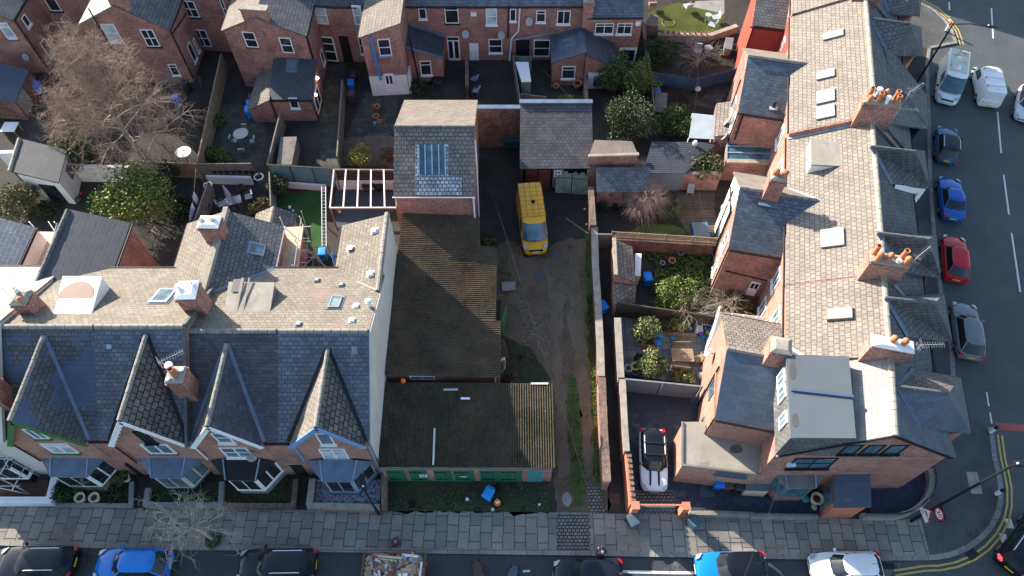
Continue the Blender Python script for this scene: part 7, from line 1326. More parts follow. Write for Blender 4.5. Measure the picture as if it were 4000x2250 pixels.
def branch(tw, p, d, L, r, lev, g, bend, up, nsub, spread, fine=None):
    k = 4; pts = [p]
    for i in range(k):
        d = (d + V((g.gauss(0, bend), g.gauss(0, bend), g.gauss(0, bend) + up))).normalized(); q = pts[-1] + d * (L / k); (fine if (fine is not None and lev <= 1) else tw).seg(pts[-1], q, r * (1 - .8 * i / k), r * (1 - .8 * (i + 1) / k)); pts.append(q)
    if lev == 0: return
    for i in range(nsub[0] if isinstance(nsub, tuple) else nsub):
        u = g.uniform(.25, 1); j = min(k - 1, int(u * k)); b = pts[j].lerp(pts[j + 1], u * k - j); s_ = V((g.gauss(0, 1), g.gauss(0, 1), g.gauss(0, .7))).normalized(); nd = (d * (1 - spread) + s_ * spread).normalized()
        branch(tw, b, nd, L * g.uniform(.4, .7), max(r * .5, .0085), lev - 1, g, bend * 1.3, up, nsub[1:] if isinstance(nsub, tuple) and len(nsub) > 1 else nsub, spread, fine)
# the bare birch
g = random.Random(5); bt = thing('birch_tree', 'big bare silver birch with a dense brown twig crown over the gardens', 'tree', A0(1225, 1345)); tw, fi = Tw(), Tw(); base = V(bt.location); top = base + V((-.9, .7, 8.6)); pr = [base, base + V((-.25, .1, 2.2)), base + V((-.5, .35, 4.4)), base + V((-.6, .5, 6.6)), top]
for i in range(4): tw.seg(pr[i], pr[i + 1], .25 - .055 * i, .25 - .055 * (i + 1))
for i in range(30):
    u = .2 + .8 * ((i + .5) / 30); j = min(3, int(u * 4)); b = pr[j].lerp(pr[j + 1], u * 4 - j); a = 2.4 * i + g.uniform(-.3, .3); el = .25 + .9 * u ** 1.5
    branch(tw, b, V((math.cos(a) * math.cos(el), math.sin(a) * math.cos(el), math.sin(el))), (5.0 - 2.6 * u) * g.uniform(.85, 1.1), .085 - .04 * u, 3, g, .13, -.015, (8, 8, 8), .55, fi)
raw('trunk', tw.v, tw.f, 'bark_birch', bt); raw('crown', fi.v, fi.f, 'twig', bt)
# the small street tree
g = random.Random(9); s_t = thing('street_tree', 'small bare pollarded street tree standing in the near pavement', 'tree', E0(2010, 1105)); tw = Tw(); b = V(s_t.location); h0 = b + V((-.12, .05, 3.2)); tw.seg(b, h0, .10, .07); fi = Tw()
for i in range(15): a = 2.4 * i + g.uniform(-.4, .4); el = g.uniform(-.1, .9); branch(tw, h0 + V((0, 0, g.uniform(-.7, .15))), V((math.cos(a) * math.cos(el), math.sin(a) * math.cos(el), math.sin(el))), g.uniform(1.5, 2.6), .046, 2, g, .22, -.01, (6, 5), .5, fi)
raw('trunk', tw.v, tw.f, 'twig_pale', s_t); raw('crown', fi.v, fi.f, 'twig_pale', s_t); bush('tuft of grass and ivy round the street tree foot', [B_((b.x + .05, b.y - .1, .06), (.55, .5, .22))], 500, 'leaf_green', .04, .08, 'grass_tuft', 'plant', trunk=False)
# bare weeping bush, tangled shrub
def twiggy(label, c, r, h, n, mat, seed, droop=-.09, lev=1, name='bare_shrub', th=.012):
    g = random.Random(seed); t = thing(name, label, 'shrub', (c.x, c.y, 0)); tw, fi = Tw(), Tw(); b = V((c.x, c.y, 0)); k = b + V((0, 0, h * .55)); tw.seg(b, k, .09, .06)
    for i in range(n): a = g.uniform(0, 6.283); el = g.uniform(.15, 1.3); branch(tw, k, V((math.cos(a) * math.cos(el), math.sin(a) * math.cos(el), math.sin(el))), r * g.uniform(.85, 1.25), th, lev, g, .12, droop, 6, .4, fi)
    raw('trunk', tw.v, tw.f, mat, t); raw('crown', fi.v, fi.f, mat, t); return t
twiggy('dome of bare pinkish twigs in the lawn garden', B3(600, 400, 1.4), 1.5, 2.2, 420, 'twig_pink', 3, -.2)
twiggy('tangled bare shrub below the garden chairs', A3(960, 520, .8), 2.1, 1.2, 40, 'twig_pale', 4, -.05); twiggy('straggly bare vine before the white wing door', B3(1330, 1290, .8), 1.5, 1.0, 60, 'twig_pale', 6, -.08); twiggy('bare climber over the dark patio fence', C3(1000, 150, 1.0), 1.4, 1.4, 45, 'twig_pale', 8, -.1)
twiggy('thin bare shrub among the mulch near the blue fence', A3(800, 880, .5), 1.0, .8, 40, 'timber_dark', 12, -.03)
# leafy trees and shrubs
c = B0(1165, 390, 2.6); bush('broad pale green leafy tree in the lawn garden at left', lobes((c.x, c.y, 2.7), 2.7, 12, .5, .7, 2), 4200, 'leaf_lime', .07, .15, 'garden_tree', 'tree', mats2='leaf_green', shell=.45)
def sh_(label, fn, x, y, z, r, n, mat, seed, h=.8, k=.5, m2=None, s0=.05, s1=.11, nl=6, name='shrub'): c = fn(x, y, z); return bush(label, lobes((c.x, c.y, z), r, nl, k, h, seed), n, mat, s0, s1, name, 'shrub', mats2=m2)
sh_('dark evergreen shrub at the foot of the birch', A0, 720, 1340, 1.7, 1.5, 3500, 'leaf_dark', 3, 1.1, m2='leaf_olive'); sh_('pale flecked evergreen beside the slate roofed summer house', A0, 565, 1310, 1.7, 1.1, 2400, 'leaf_dark', 5, 1.2, m2='leaf_variegated'); sh_('brownish climber mass on the white wall at the left edge', B0, 150, 400, 1.5, 1.9, 4500, 'leaf_olive', 7, .8, m2='leaf_brown')
sh_('round yellow green bush on the gravel bed', A1, 1340, 1370, .9, 1.05, 2600, 'leaf_yellow', 4, .9); sh_('thin brown shrub beside the workshop', A1, 1600, 1340, .7, .8, 900, 'leaf_brown', 6); sh_('light green bamboo clump right of the lean-to', A3, 240, 640, 1.9, 1.7, 3600, 'leaf_green', 8, 1.2, m2='leaf_dark'); sh_('light green shrub against the boarded divider', A3, 430, 690, 1.9, 1.7, 3600, 'leaf_green', 9, 1.2, m2='leaf_lime')
sh_('large grey green cotoneaster spilling beside the barn', A3, 370, 1030, 2.0, 2.4, 5600, 'leaf_dark', 10, 1.0, m2='leaf_olive', nl=9); sh_('dark shrubs along the upper garden wall', A3, 590, 440, 1.2, 1.6, 3200, 'leaf_dark', 12, .8, m2='leaf_green'); sh_('clipped rounded hedge on the brick wall end', B3, 1110, 110, 1.7, 1.3, 3200, 'leaf_olive', 14, .5, .6); sh_('flat topped green hedge beside the pale canopy', A3, 790, 1065, 1.0, 1.5, 3800, 'leaf_green', 15, .6, .7, m2='leaf_dark')
sh_('olive grassy shrub beside the pink bare bush', B3, 790, 470, .7, 1.1, 2400, 'leaf_olive', 16, .7); sh_('bright lime shrub in the sun over the dark fence', B3, 880, 1240, 1.0, 1.45, 4200, 'leaf_lime', 17, .8, m2='leaf_green', nl=8); sh_('dry brown shrub under the white wing door', B3, 1390, 1290, .8, 1.0, 2200, 'leaf_brown', 18, .8, m2='leaf_olive')
sh_('variegated shrub in the timber planter on the patio', C3, 605, 300, 1.2, 1.0, 2600, 'leaf_variegated', 19, 1.3, m2='leaf_green'); sh_('variegated shrub beside the teak table', C3, 645, 620, .9, 1.05, 2800, 'leaf_variegated', 21, 1.0, m2='leaf_green'); sh_('golden low shrub at the back of the patio', C3, 910, 250, .7, .75, 1500, 'leaf_yellow', 22, .7); sh_('low golden shrub along the slate panel fence', C3, 880, 705, .35, .5, 1000, 'leaf_yellow', 23, .8, nl=4); sh_('low cream flecked shrub at the fence end of the patio', C3, 985, 725, .4, .45, 900, 'leaf_variegated', 24, .8, nl=4); sh_('brown heather beside the raised bed', C3, 770, 270, .5, .7, 1100, 'leaf_brown', 25, .7)
sh_('dark hedge bush left of the clay pots', E0, 600, 650, .5, .7, 1300, 'leaf_dark', 26, .7); sh_('round yellow green bush by the green bay', E0, 1140, 525, .5, .5, 1300, 'leaf_green', 27, .9, nl=4); sh_('dark shrub between the pots and the path', E0, 1080, 670, .3, .55, 700, 'leaf_dark', 28, .7); sh_('rust coloured dead plant above the clay pots', E0, 745, 630, .4, .45, 700, 'leaf_brown', 29, .8, nl=4)
sh_('leafy border beside the slatted fence', A0, 1890, 1050, .35, .7, 1500, 'leaf_green', 30, .5, .6); sh_('green shrub at the lower end of the slatted fence', A0, 1850, 1340, .6, .8, 1700, 'leaf_green', 31, .7); sh_('leafy clump at the corner of the cross fence', A0, 1940, 1365, .5, .7, 1500, 'leaf_green', 33, .7, m2='leaf_lime')
sh_('climber on the corner of the teal fence', B1, 640, 290, 1.0, .8, 1900, 'leaf_dark', 34, 1.0, m2='leaf_olive'); sh_('dry golden grasses behind the small slate gable', B1, 470, 470, .5, .8, 1400, 'leaf_brown', 35, .6, m2='leaf_yellow'); sh_('shrub growing below the slate summer house wall', B0, 400, 480, .4, .8, 1500, 'leaf_dark', 36, .6); sh_('ivy shrub behind the garden tree', B0, 1450, 170, 1.0, 1.2, 2600, 'leaf_dark', 37, .9); sh_('dark ground shrubs under the washing line', B0, 1560, 470, .3, 1.3, 2000, 'leaf_dark', 38, .3)
sh_('wild shrubs at the foot of the white screen', A2, 300, 760, .6, .9, 1600, 'leaf_dark', 39, .7); sh_('reedy yellow green plants right of the grey panel fence', A2, 1590, 870, .6, .8, 1300, 'leaf_yellow', 40, .8); sh_('weed shrub at the workshop wall top', A2, 820, 930, 3.6, .5, 500, 'leaf_green', 41, 1.0, nl=3); sh_('green weeds beside the long shed', B2, 905, 750, .15, .55, 500, 'leaf_green', 42, .3); sh_('small conifer by the yellow bucket', C3, 560, 560, .6, .5, 900, 'leaf_dark', 45, 1, nl=3); sh_('tuft of dry grass at the garage corner', C2, 1100, 735, .25, .5, 600, 'leaf_brown', 46, .5, nl=3)
# yucca
def spiky(label, c, n, L, mat, seed, name='yucca'):
    g = random.Random(seed); t = thing(name, label, 'plant', (c.x, c.y, 0)); m = MB(); b = V((c.x, c.y, .25))
    for i in range(n): a = g.uniform(0, 6.283); el = g.uniform(.1, 1.3); d = V((math.cos(a) * math.cos(el), math.sin(a) * math.cos(el), math.sin(el))); s_ = d.cross(UP).normalized() * .035; q = b + d * L * g.uniform(.7, 1); m.face(b - s_, b + s_, (b + q) / 2 + s_ * .8 + V((0, 0, .05)), q, (b + q) / 2 - s_ * .8 + V((0, 0, .05)))
    m.build('leaf_rosette', mat, t, fix=False); m = MB(); m.tube([V((c.x, c.y, 0)), b], .07, 6); m.build('stem', 'bark_dark', t)
spiky('spiky dark yucca beside the brick coped wall', B3(220, 490), 70, 1.0, 'leaf_blue', 1); spiky('spiky pale blue agave standing by the wire chairs', A2(862, 650, .5), 26, .4, 'leaf_blue', 2, 'agave'); spiky('tawny grass clump beside the brick wall of the last lean-to', A2(1690, 890, .4), 60, .8, 'leaf_yellow', 3, 'grass_clump')
# ground cover one could not count
def cover(name, label, polys, n, s0, s1, mat, z=.02, zr=.05, cat='ground cover'):
    pts = []; 
    for poly, k in polys:
        P2 = np.array([(p_.x, p_.y) for p_ in poly]); lo, hi = P2.min(0), P2.max(0); q = lo + (hi - lo) * NR.random((k * 3, 2)); ins = np.zeros(len(q), bool)
        for i in range(len(P2)):
            a, b = P2[i], P2[i - 1]; c = (a[1] > q[:, 1]) != (b[1] > q[:, 1]); xx = (b[0] - a[0]) * (q[:, 1] - a[1]) / (b[1] - a[1] + 1e-9) + a[0]; ins ^= c & (q[:, 0] < xx)
        pts.append(q[ins][:k])
    q = np.concatenate(pts); clump = .5 + .5 * np.sin(q[:, 0] * 2.3 + np.sin(q[:, 1] * 1.7) * 2) * np.cos(q[:, 1] * 2.9 + q[:, 0]); q = q[NR.random(len(q)) < .25 + .75 * clump]; k = len(q); p_ = np.column_stack([q, z + zr * NR.random(k)])
    a = NR.normal(size=(k, 3)); a[:, 2] = abs(a[:, 2]) * .5; a /= np.linalg.norm(a, axis=1)[:, None]; b2 = np.cross(a, NR.normal(size=(k, 3))); b2 /= np.linalg.norm(b2, axis=1)[:, None]; s_ = (s0 + (s1 - s0) * NR.random(k))[:, None]
    v_ = np.stack([p_ - a * s_, p_ + b2 * s_ * .45, p_ + a * s_, p_ - b2 * s_ * .45], 1).reshape(-1, 3); v_[:, 2] = np.maximum(v_[:, 2], .005)
    t = thing(name, label, cat, (0, 0, 0)); o = raw(name, v_, np.arange(4 * k).reshape(-1, 4), mat, t); o.parent = None; COL.objects.unlink(t); bpy.data.objects.remove(t); tag(o, label, cat, kind='stuff')
Q = lambda c, *pts: [c(*x) for x in pts]
cover('verge_grass', 'green grass and weeds along the drive wall and track', [(Q(B2, (1765, 660), (1800, 700), (1865, 1100), (1880, 1449), (1775, 1449), (1750, 1000)), 1800), (Q(C2, (1610, 690), (1660, 720), (1690, 870), (1722, 1449), (1628, 1449), (1600, 950)), 700), ([E2(1895, 480), E2(1890, 790), E2(1810, 800), E2(1760, 500), E2(1735, 0), E2(1860, 0)], 700), ([E2(2080, 850), E2(1990, 580), E2(1975, 200), E2(2040, 200)], 500)], 0, .035, .08, 'grassblade')
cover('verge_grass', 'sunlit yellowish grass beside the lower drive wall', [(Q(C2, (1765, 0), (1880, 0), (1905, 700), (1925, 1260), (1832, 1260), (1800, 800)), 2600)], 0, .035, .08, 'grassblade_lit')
cover('weeds', 'low weeds before the garages and beside the shed', [(Q(E2, (20, 690), (450, 700), (1560, 570), (1570, 860), (20, 850)), 900), (Q(E2, (450, 600), (760, 640), (700, 800), (450, 780)), 250), (Q(C2, (1060, 380), (1180, 420), (1330, 520), (1450, 740), (1290, 790), (1060, 780)), 800), (Q(B2, (1010, 850), (1080, 900), (1130, 1210), (1000, 1220)), 600)], 0, .035, .08, 'grassblade')
cover('ivy', 'ivy smothering the overgrown garden', [(Q(B3, (560, 860), (1210, 860), (1190, 1180), (960, 1260), (640, 1230), (700, 1000)), 5000)], 0, .07, .14, 'leaf_green', .05, .3); cover('weeds', 'garden weeds in the front plots of the terrace', [(Q(E0, (540, 560), (1230, 540), (1220, 770), (550, 760)), 350), (Q(E0, (1420, 640), (2070, 640), (2070, 770), (1390, 770)), 300), (Q(E1, (180, 660), (850, 640), (830, 780), (190, 770)), 220)], 0, .05, .1, 'grassblade')
cover('weeds', 'leafy growth in the shady upper garden', [(Q(A3, (530, 340), (1280, 340), (1280, 560), (560, 590)), 1800), (Q(A3, (580, 720), (900, 720), (880, 950), (690, 960)), 500), (Q(A2, (250, 700), (500, 740), (480, 840), (260, 840)), 400)], 0, .05, .12, 'leaf_dark', .05, .25)
# ---------------- bins, posts, furniture, people, rubbish ----------------
def wheelie(mat):
    t = thing('wheelie_bin', '', 'wheelie bin'); m = MB(); rg = lambda a, b, z, o=0: [V((x * a, y * b + o, z)) for x, y in ((-1, -1), (1, -1), (1, 1), (-1, 1))]
    m.loft([rg(.22, .24, .03), rg(.245, .28, .5), rg(.27, .33, .92), rg(.285, .345, .94), rg(.285, .345, .97)]); m.build('body', mat, t)
    m = MB(); m.loft([rg(.29, .36, .975, -.015), rg(.295, .37, 1.0, -.02), rg(.26, .32, 1.045, -.02), rg(.15, .2, 1.055, -.02)]); m.build('lid', mat, t)
    m = MB(); m.tube([V((-.24, .40, .98)), V((.24, .40, .98))], .022, 6); m.build('handle', mat, t)
    for s_ in (1, -1): m = MB(); T = lambda x: [V((s_ * x, .27 + .1 * math.cos(a), .1 + .1 * math.sin(a))) for a in [6.283 * k / 12 for k in range(12)]]; m.loft([T(.2), T(.26)]); m.build('wheel', 'rubber', t)
    return t
WB = {}
def bin_(mat, label, fn, x, y, rz=0, z=1.0, z0=0.0, tilt=None, grp='wheelie bins'):
    o = dup(WB[mat]) if mat in WB else wheelie(mat); WB.setdefault(mat, o); c = fn(x, y, z); put(o, label, (c.x, c.y, z0), R(rz), grp)
    if tilt: o.rotation_euler = (R(tilt), 0, R(rz)); o.location.z = z0 + .3
    return o
for a in (('bin_blue', 'blue wheelie bin beside the brick store at the left edge', A0, 310, 730, 20), ('bin_blue', 'blue wheelie bin right of the birch crown', A0, 1520, 840, -15), ('bin_black', 'black wheelie bin by the corner of the birch side wing', A0, 1605, 720, 0), ('bin_blue', 'blue wheelie bin uppermost of the pair by the old slate store', A0, 2172, 890, 15), ('bin_cyan', 'pale blue wheelie bin lowest by the old slate store', A0, 2158, 945, 10), ('bin_black', 'black wheelie bin above the blue pair by the store', A0, 2190, 835, 5), ('bin_black', 'black wheelie bin under the passage by the white door', A1, 1290, 640, 0), ('bin_blue', 'blue wheelie bin beside the grey weathered fence', A1, 1270, 712, 8), ('bin_brown', 'brown wheelie bin below the blue one at the grey fence', A1, 1272, 810, 0), ('bin_cyan', 'bright sky blue wheelie bin at the scaffold foot', B1, 1020, 850, 5), ('bin_blue', 'blue wheelie bin next to the pale cupboard', B3, 628, 1068, 5), ('bin_blue', 'blue wheelie bin in the dark alley', C3, 235, 90, 25), ('bin_blue', 'blue lidded wheelie bin behind the boarded divider', A3, 597, 790, 0), ('bin_blue', 'blue wheelie bin at the corner house wall', E3, 1362, 555, -10), ('bin_brown', 'brown wheelie bin between blue and black bins', E3, 1445, 570, 0), ('bin_black', 'black wheelie bin beside the storage chest', E3, 1545, 580, 0), ('bin_slate', 'slate grey wheelie bin at the orange gate pillar', E3, 540, 915, 25), ('bin_slate', 'slate grey wheelie bin before the railings', E3, 1125, 935, 35), ('bin_cyan', 'blue wheelie bin standing askew in the garage weeds', E2, 985, 660, -28), ('bin_black', 'black bin at the end of the dark brick extension', B0, 1555, 965, 5)): bin_(*a)
bin_('bin_brown', 'brown bin tipped over in the road gutter', E2, 865, 1310, 15, .4, RZ, 70); bin_('bin_slate', 'slate grey bin lying on its side in the road', E2, 1240, 1360, -20, .3, RZ, 84)
t = thing('waste_container', 'dark green four wheeled waste container at the foot of the yard wall', 'container', A2(1112, 1290)); b = V(t.location) + V((0, .2, 0)); m = MB(); rg = lambda a, c, z: [b + V((x * a, y * c, z)) for x, y in ((-1, -1), (1, -1), (1, 1), (-1, 1))]; m.loft([rg(.6, .42, .15), rg(.68, .5, 1.1)]); m.build('body', 'bin_green', t); m = MB(); m.loft([rg(.7, .53, 1.105), rg(.68, .5, 1.2), rg(.3, .2, 1.28)]); m.build('lid', 'bin_green', t)
for x in (-.45, .45): m = MB(); m.lathe(b + V((x, -.35, 0)), [(.08, 0), (.08, .15)], 8); m.build('castor', 'rubber', t)
# lamp posts, signs, bollards
def post(label, base, h, arm=None, head=None, r=(.10, .06)):
    t = thing('street_lamp', label, 'lamp post', base); b = V(base); m = MB(); m.tube([b, b + V((0, 0, 1.0))], r[0] * 1.12, 10); m.tube([b + V((0, 0, 1.0)), b + V((0, 0, h))], r[0], 10, r[1]); m.build('column', 'black_paint', t); e = b + V((0, 0, h))
    if arm is not None: m = MB(); m.tube([e - V((0, 0, .1)), e.lerp(arm, .5) + V((0, 0, .1)), arm], .045, 6); m.build('arm', 'black_paint', t); e = V(arm)
    d = V(head).normalized(); s_ = d.cross(UP).normalized(); m = MB(); rg = lambda u, w_, z: [e + d * u + s_ * w_ + V((0, 0, z)), e + d * u - s_ * w_ + V((0, 0, z)), e + d * u - s_ * w_ * .7 + V((0, 0, z + .1)), e + d * u + s_ * w_ * .7 + V((0, 0, z + .1))]
    m.loft([rg(-.05, .1, 0), rg(.15, .17, 0), rg(.7, .17, 0), rg(.82, .1, .01)]); hd = m.build('lamp_head', 'black_paint', t); m = MB(); m.box(e + d * .45 + V((0, 0, -.02)), (.3, .3, .04)); m.build('lens', 'lamp_clear', hd); m = MB(); m.lathe(e + d * .1 + V((0, 0, .1)), [(.05, 0), (.05, .07), (.01, .09)], 8); m.build('photocell', 'white_paint', hd); return t
b = E1(1640, 865); post('black street lamp at the kerb of the white pebble garden', b, 5.2, None, (0, .4, 0) if False else (-.25, .97, 0), (.075, .05))
b = V((35.6, 48.75, 0)); post('tall black street lamp leaning over the white panel van', b, 7.2, V((38.3, 48.6, 7.0)), (1, -.1, 0), (.1, .06))
b = E4(1350, 930); lp3 = post('tall black lamp column carrying road signs at the corner', b, 10.5, None, (1, .1, 0), (.09, .06))
def disc(c, n_, r, th, mat, par, nm, k=26): a = UP.cross(n_).normalized(); m = MB(); rg = lambda o: [c + n_ * o + a * (r * math.cos(t)) + UP * (r * math.sin(t)) for t in [6.283 * i / k for i in range(k)]]; m.loft([rg(0), rg(th)]); return m.build(nm, mat, par)
wn = V((-1, -.12, 0)).normalized(); rt = wn.cross(UP) * -1
sg = thing('speed_sign', 'round red ringed 30 speed limit sign on the corner lamp column', 'road sign', (b.x, b.y, 0)); c_ = V((b.x, b.y, 3.2)) + rt * .42 + wn * .1; m = MB(); m.solid([c_ + rt * x + UP * z - wn * .06 for x, z in ((-.38, -.42), (.38, -.42), (.38, .42), (-.38, .42))], wn * .03); m.build('backing_board', 'black_paint', sg); disc(c_ - wn * .03, wn, .38, .03, 'red_sign' if 'red_sign' in M else (plain('red_sign', (.55, .02, .03), .4, .4, var=.02) and 'red_sign'), sg, 'red_ring'); dk = disc(c_, wn, .29, .012, 'white_paint', sg, 'white_disc'); lettering(sg, '30', c_ + wn * .016, rt, UP, .44, 'black_paint', 'numerals')
sg = thing('warning_sign', 'red triangle road hump warning sign with white plate under it', 'road sign', (b.x + .01, b.y, 0)); c_ = V((b.x, b.y, 2.3)) + rt * .1 + wn * .16; tri = lambda k, o: [c_ + rt * x * k + UP * z * k + wn * o for x, z in ((-.42, -.26), (.42, -.26), (0, .46))]; m = MB(); m.loft([tri(1, 0), tri(1, .03)]); m.build('red_triangle', 'red_sign', sg); m = MB(); m.loft([tri(.74, .03), tri(.74, .04)]); m.build('white_triangle', 'white_paint', sg); m = MB(); m.solid([c_ + rt * x + UP * z + wn * .041 for x, z in ((-.2, -.14), (.2, -.14), (.1, -.04), (-.1, -.04))], wn * .006); m.build('hump_symbol', 'black_paint', sg)
m = MB(); m.solid([c_ + rt * x + UP * z for x, z in ((-.42, -.62), (.42, -.62), (.42, -.3), (-.42, -.3))], wn * .03); pl_ = m.build('plate', 'white_paint', sg); m = MB(); m.solid([c_ + rt * x + UP * z + wn * .031 for x, z in ((-.34, -.46), (-.24, -.38), (-.24, -.43), (-.05, -.43), (-.05, -.49), (-.24, -.49), (-.24, -.54))], wn * .006); m.build('arrow', 'black_paint', pl_)
for label, c_ in (('white bollard with dark cap at the red crossing', E4(2085, 95)), ('white bollard with dark cap beside the tactile slabs', E4(2140, 680)), ('white bollard with red cap on the top corner kerb', A4(1545, 275))):
    t = thing('bollard', label, 'bollard', c_, group='bollards on the corners'); m = MB(); m.lathe(c_, [(.11, 0), (.11, .12)], 12); m.build('foot', 'black_paint', t); m = MB(); m.lathe(c_, [(.12, .12), (.12, .75)], 12); m.build('sleeve', 'white_paint', t); m = MB(); m.lathe(c_, [(.12, .75), (.12, .95), (.05, 1.02), (.01, 1.03)], 12); m.build('cap', 'black_paint' if 'red cap' not in label else 'red_plastic', t)
for nm, lab, c_, sx, sy, rz, mt in (('road_gully', 'iron gully grate in the yellow lines at the bend', E4(1925, 1245, RZ), .7, .45, 30, 'black_paint'), ('road_gully', 'iron gully grate behind the white hatchback', E4(1130, 1355, RZ), .8, .35, -2, 'black_paint'), ('manhole_cover', 'square iron cover in the flagstones by the stone walled garden', E1(935, 865), .55, .4, 0, 'metal_grey'), ('manhole_cover', 'rusty square cover in the alley mouth', E2(2180, 718), .6, .6, 0, 'rust')):
    m = MB(); m.box(c_ + V((0, 0, .016)), (sx, sy, .02), R(rz)); t = thing(nm, lab, nm.replace('_', ' '), c_); m.build('frame', mt, t); m = MB(); T = Matrix.Rotation(R(rz), 3, 'Z')
    for k in range(6): m.box(c_ + T @ V((sx * (-.4 + .16 * k), 0, .028)), (.03, sy * .85, .012), R(rz))
    m.build('bars', 'bin_black', t)
# traffic cone
c_ = E2(1070, 760); t = thing('traffic_cone', 'orange traffic cone with white band standing in the garage weeds', 'cone', c_); m = MB(); m.box(c_ + V((0, 0, .03)), (.55, .55, .06), .5); m.build('base', 'rubber', t); m = MB(); m.lathe(c_, [(.23, .06), (.15, .33)], 14); m.build('lower_cone', 'orange_plastic', t); m = MB(); m.lathe(c_, [(.15, .332), (.09, .6)], 14); m.build('white_band', 'white_paint', t); m = MB(); m.lathe(c_, [(.09, .602), (.04, .85), (.03, .86)], 14); m.build('tip', 'orange_plastic', t)
# the person
def person(label, base, rz):
    t = thing('person', label, 'person', base); b = V(base); T = Matrix.Rotation(rz, 3, 'Z'); vs, es, rad = [], [], []
    def ch(pts, par=None):
        prev = par
        for p_, r in pts: vs.append(T @ V(p_)); rad.append(r); i = len(vs) - 1; (es.append((prev, i)) if prev is not None else None); prev = i
        return prev
    pel = ch([((0, 0, .95), (.16, .12))]); wst = ch([((0, .01, 1.12), (.15, .105)), ((0, .02, 1.32), (.18, .115)), ((0, 0, 1.45), (.10, .08))], pel); ch([((0, -.02, 1.53), (.055, .055))], wst)
    for s_ in (1, -1):
        ch([((s_ * .10, 0, .9), (.10, .1)), ((s_ * .12, .03, .5), (.065, .065)), ((s_ * .13, 0, .1), (.045, .045)), ((s_ * .14, .14, .04), (.045, .035))], pel)
        ch([((s_ * .21, 0, 1.42), (.065, .065)), ((s_ * .30, .12, 1.24), (.05, .05)), ((s_ * .16, .32, 1.42), (.038, .038)), ((s_ * .12, .34, 1.49), (.03, .03))], wst)
    me = bpy.data.meshes.new('body'); me.from_pydata([tuple(v) for v in vs], es, []); o = bpy.data.objects.new('body', me); COL.objects.link(o); md = o.modifiers.new('s', 'SKIN'); sk_ = me.skin_vertices[0].data
    for i, r in enumerate(rad): sk_[i].radius = r
    sk_[0].use_root = True; o.modifiers.new('u', 'SUBSURF').levels = 2; dg = bpy.context.evaluated_depsgraph_get(); m2 = bpy.data.meshes.new_from_object(o.evaluated_get(dg)); bpy.data.objects.remove(o); m2.name = 'body'; m2.materials.clear(); m2.materials.append(M['cloth_navy']); o = bpy.data.objects.new('body', m2); COL.objects.link(o); o.parent = t; ORG[o] = b
    loc = lambda p_: b + T @ V(p_)
    m = MB(); m.lathe((0, 0, 0), [(.01, -.125), (.055, -.115), (.075, -.06), (.082, 0), (.085, .05), (.07, .10), (.03, .125), (.005, .128)], 14); m.v = [loc((v.x, v.y * 1.18 + .02, v.z + 1.68)) for v in m.v]; m.tube([loc((0, .12, 1.69)), loc((0, .15, 1.66))], .016, 5); hd = m.build('head', 'skin', t, smooth=True)
    for s_ in (1, -1): m = MB(); m.box(loc((s_ * .033, .105, 1.70)), (.022, .015, .012), rz); m.build('eye', 'black_paint', hd); m = MB(); m.box(loc((s_ * .085, .01, 1.68)), (.015, .04, .06), rz); m.build('ear', 'skin', hd)
    m = MB(); m.box(loc((0, .105, 1.625)), (.045, .015, .01), rz); m.build('mouth', 'red_paint', hd)
    m = MB(); m.lathe((0, 0, 0), [(.088, 0), (.092, .05), (.076, .105), (.033, .133), (.004, .136)], 14); m.v = [loc((v.x, v.y * 1.15 - .0, v.z + 1.685)) for v in m.v]; m.build('hair', 'hair', t, smooth=True)
    for s_ in (1, -1):
        h = MB(); c_ = V((s_ * .115, .36, 1.53)); h.box(loc(c_), (.03, .075, .085), rz)
        for k in range(4): f0 = c_ + V((-s_ * .01, -.03 + .02 * k, .04)); h.tube([loc(f0), loc(f0 + V((-s_ * .015, .004, .035 + .004 * (k % 3)))), loc(f0 + V((-s_ * .045, .008, .05)))], .009, 5)
        h.tube([loc(c_ + V((0, -.035, -.01))), loc(c_ + V((-s_ * .03, -.05, .02))), loc(c_ + V((-s_ * .055, -.045, .03)))], .011, 5); h.build('hand', 'skin', t)
    return t
pb = E3(252, 1235, 1.62); person('person in dark navy clothes with short hair holding a camera up to the eyes', (pb.x, pb.y + .0, 0), R(20)); cm = thing('camera', 'small dark camera held up by the person behind the car', 'camera', (pb.x, pb.y, 1.5)); T = Matrix.Rotation(R(20), 3, 'Z'); m = MB(); m.box(V((pb.x, pb.y, 1.585)) + T @ V((0, .345, 0)), (.14, .05, .09), R(20)); m.build('camera_body', 'black_paint', cm); m = MB(); q = V((pb.x, pb.y, 1.585)); m.tube([q + T @ V((0, .37, 0)), q + T @ V((0, .45, 0))], .035, 10); m.build('lens', 'glass', cm)
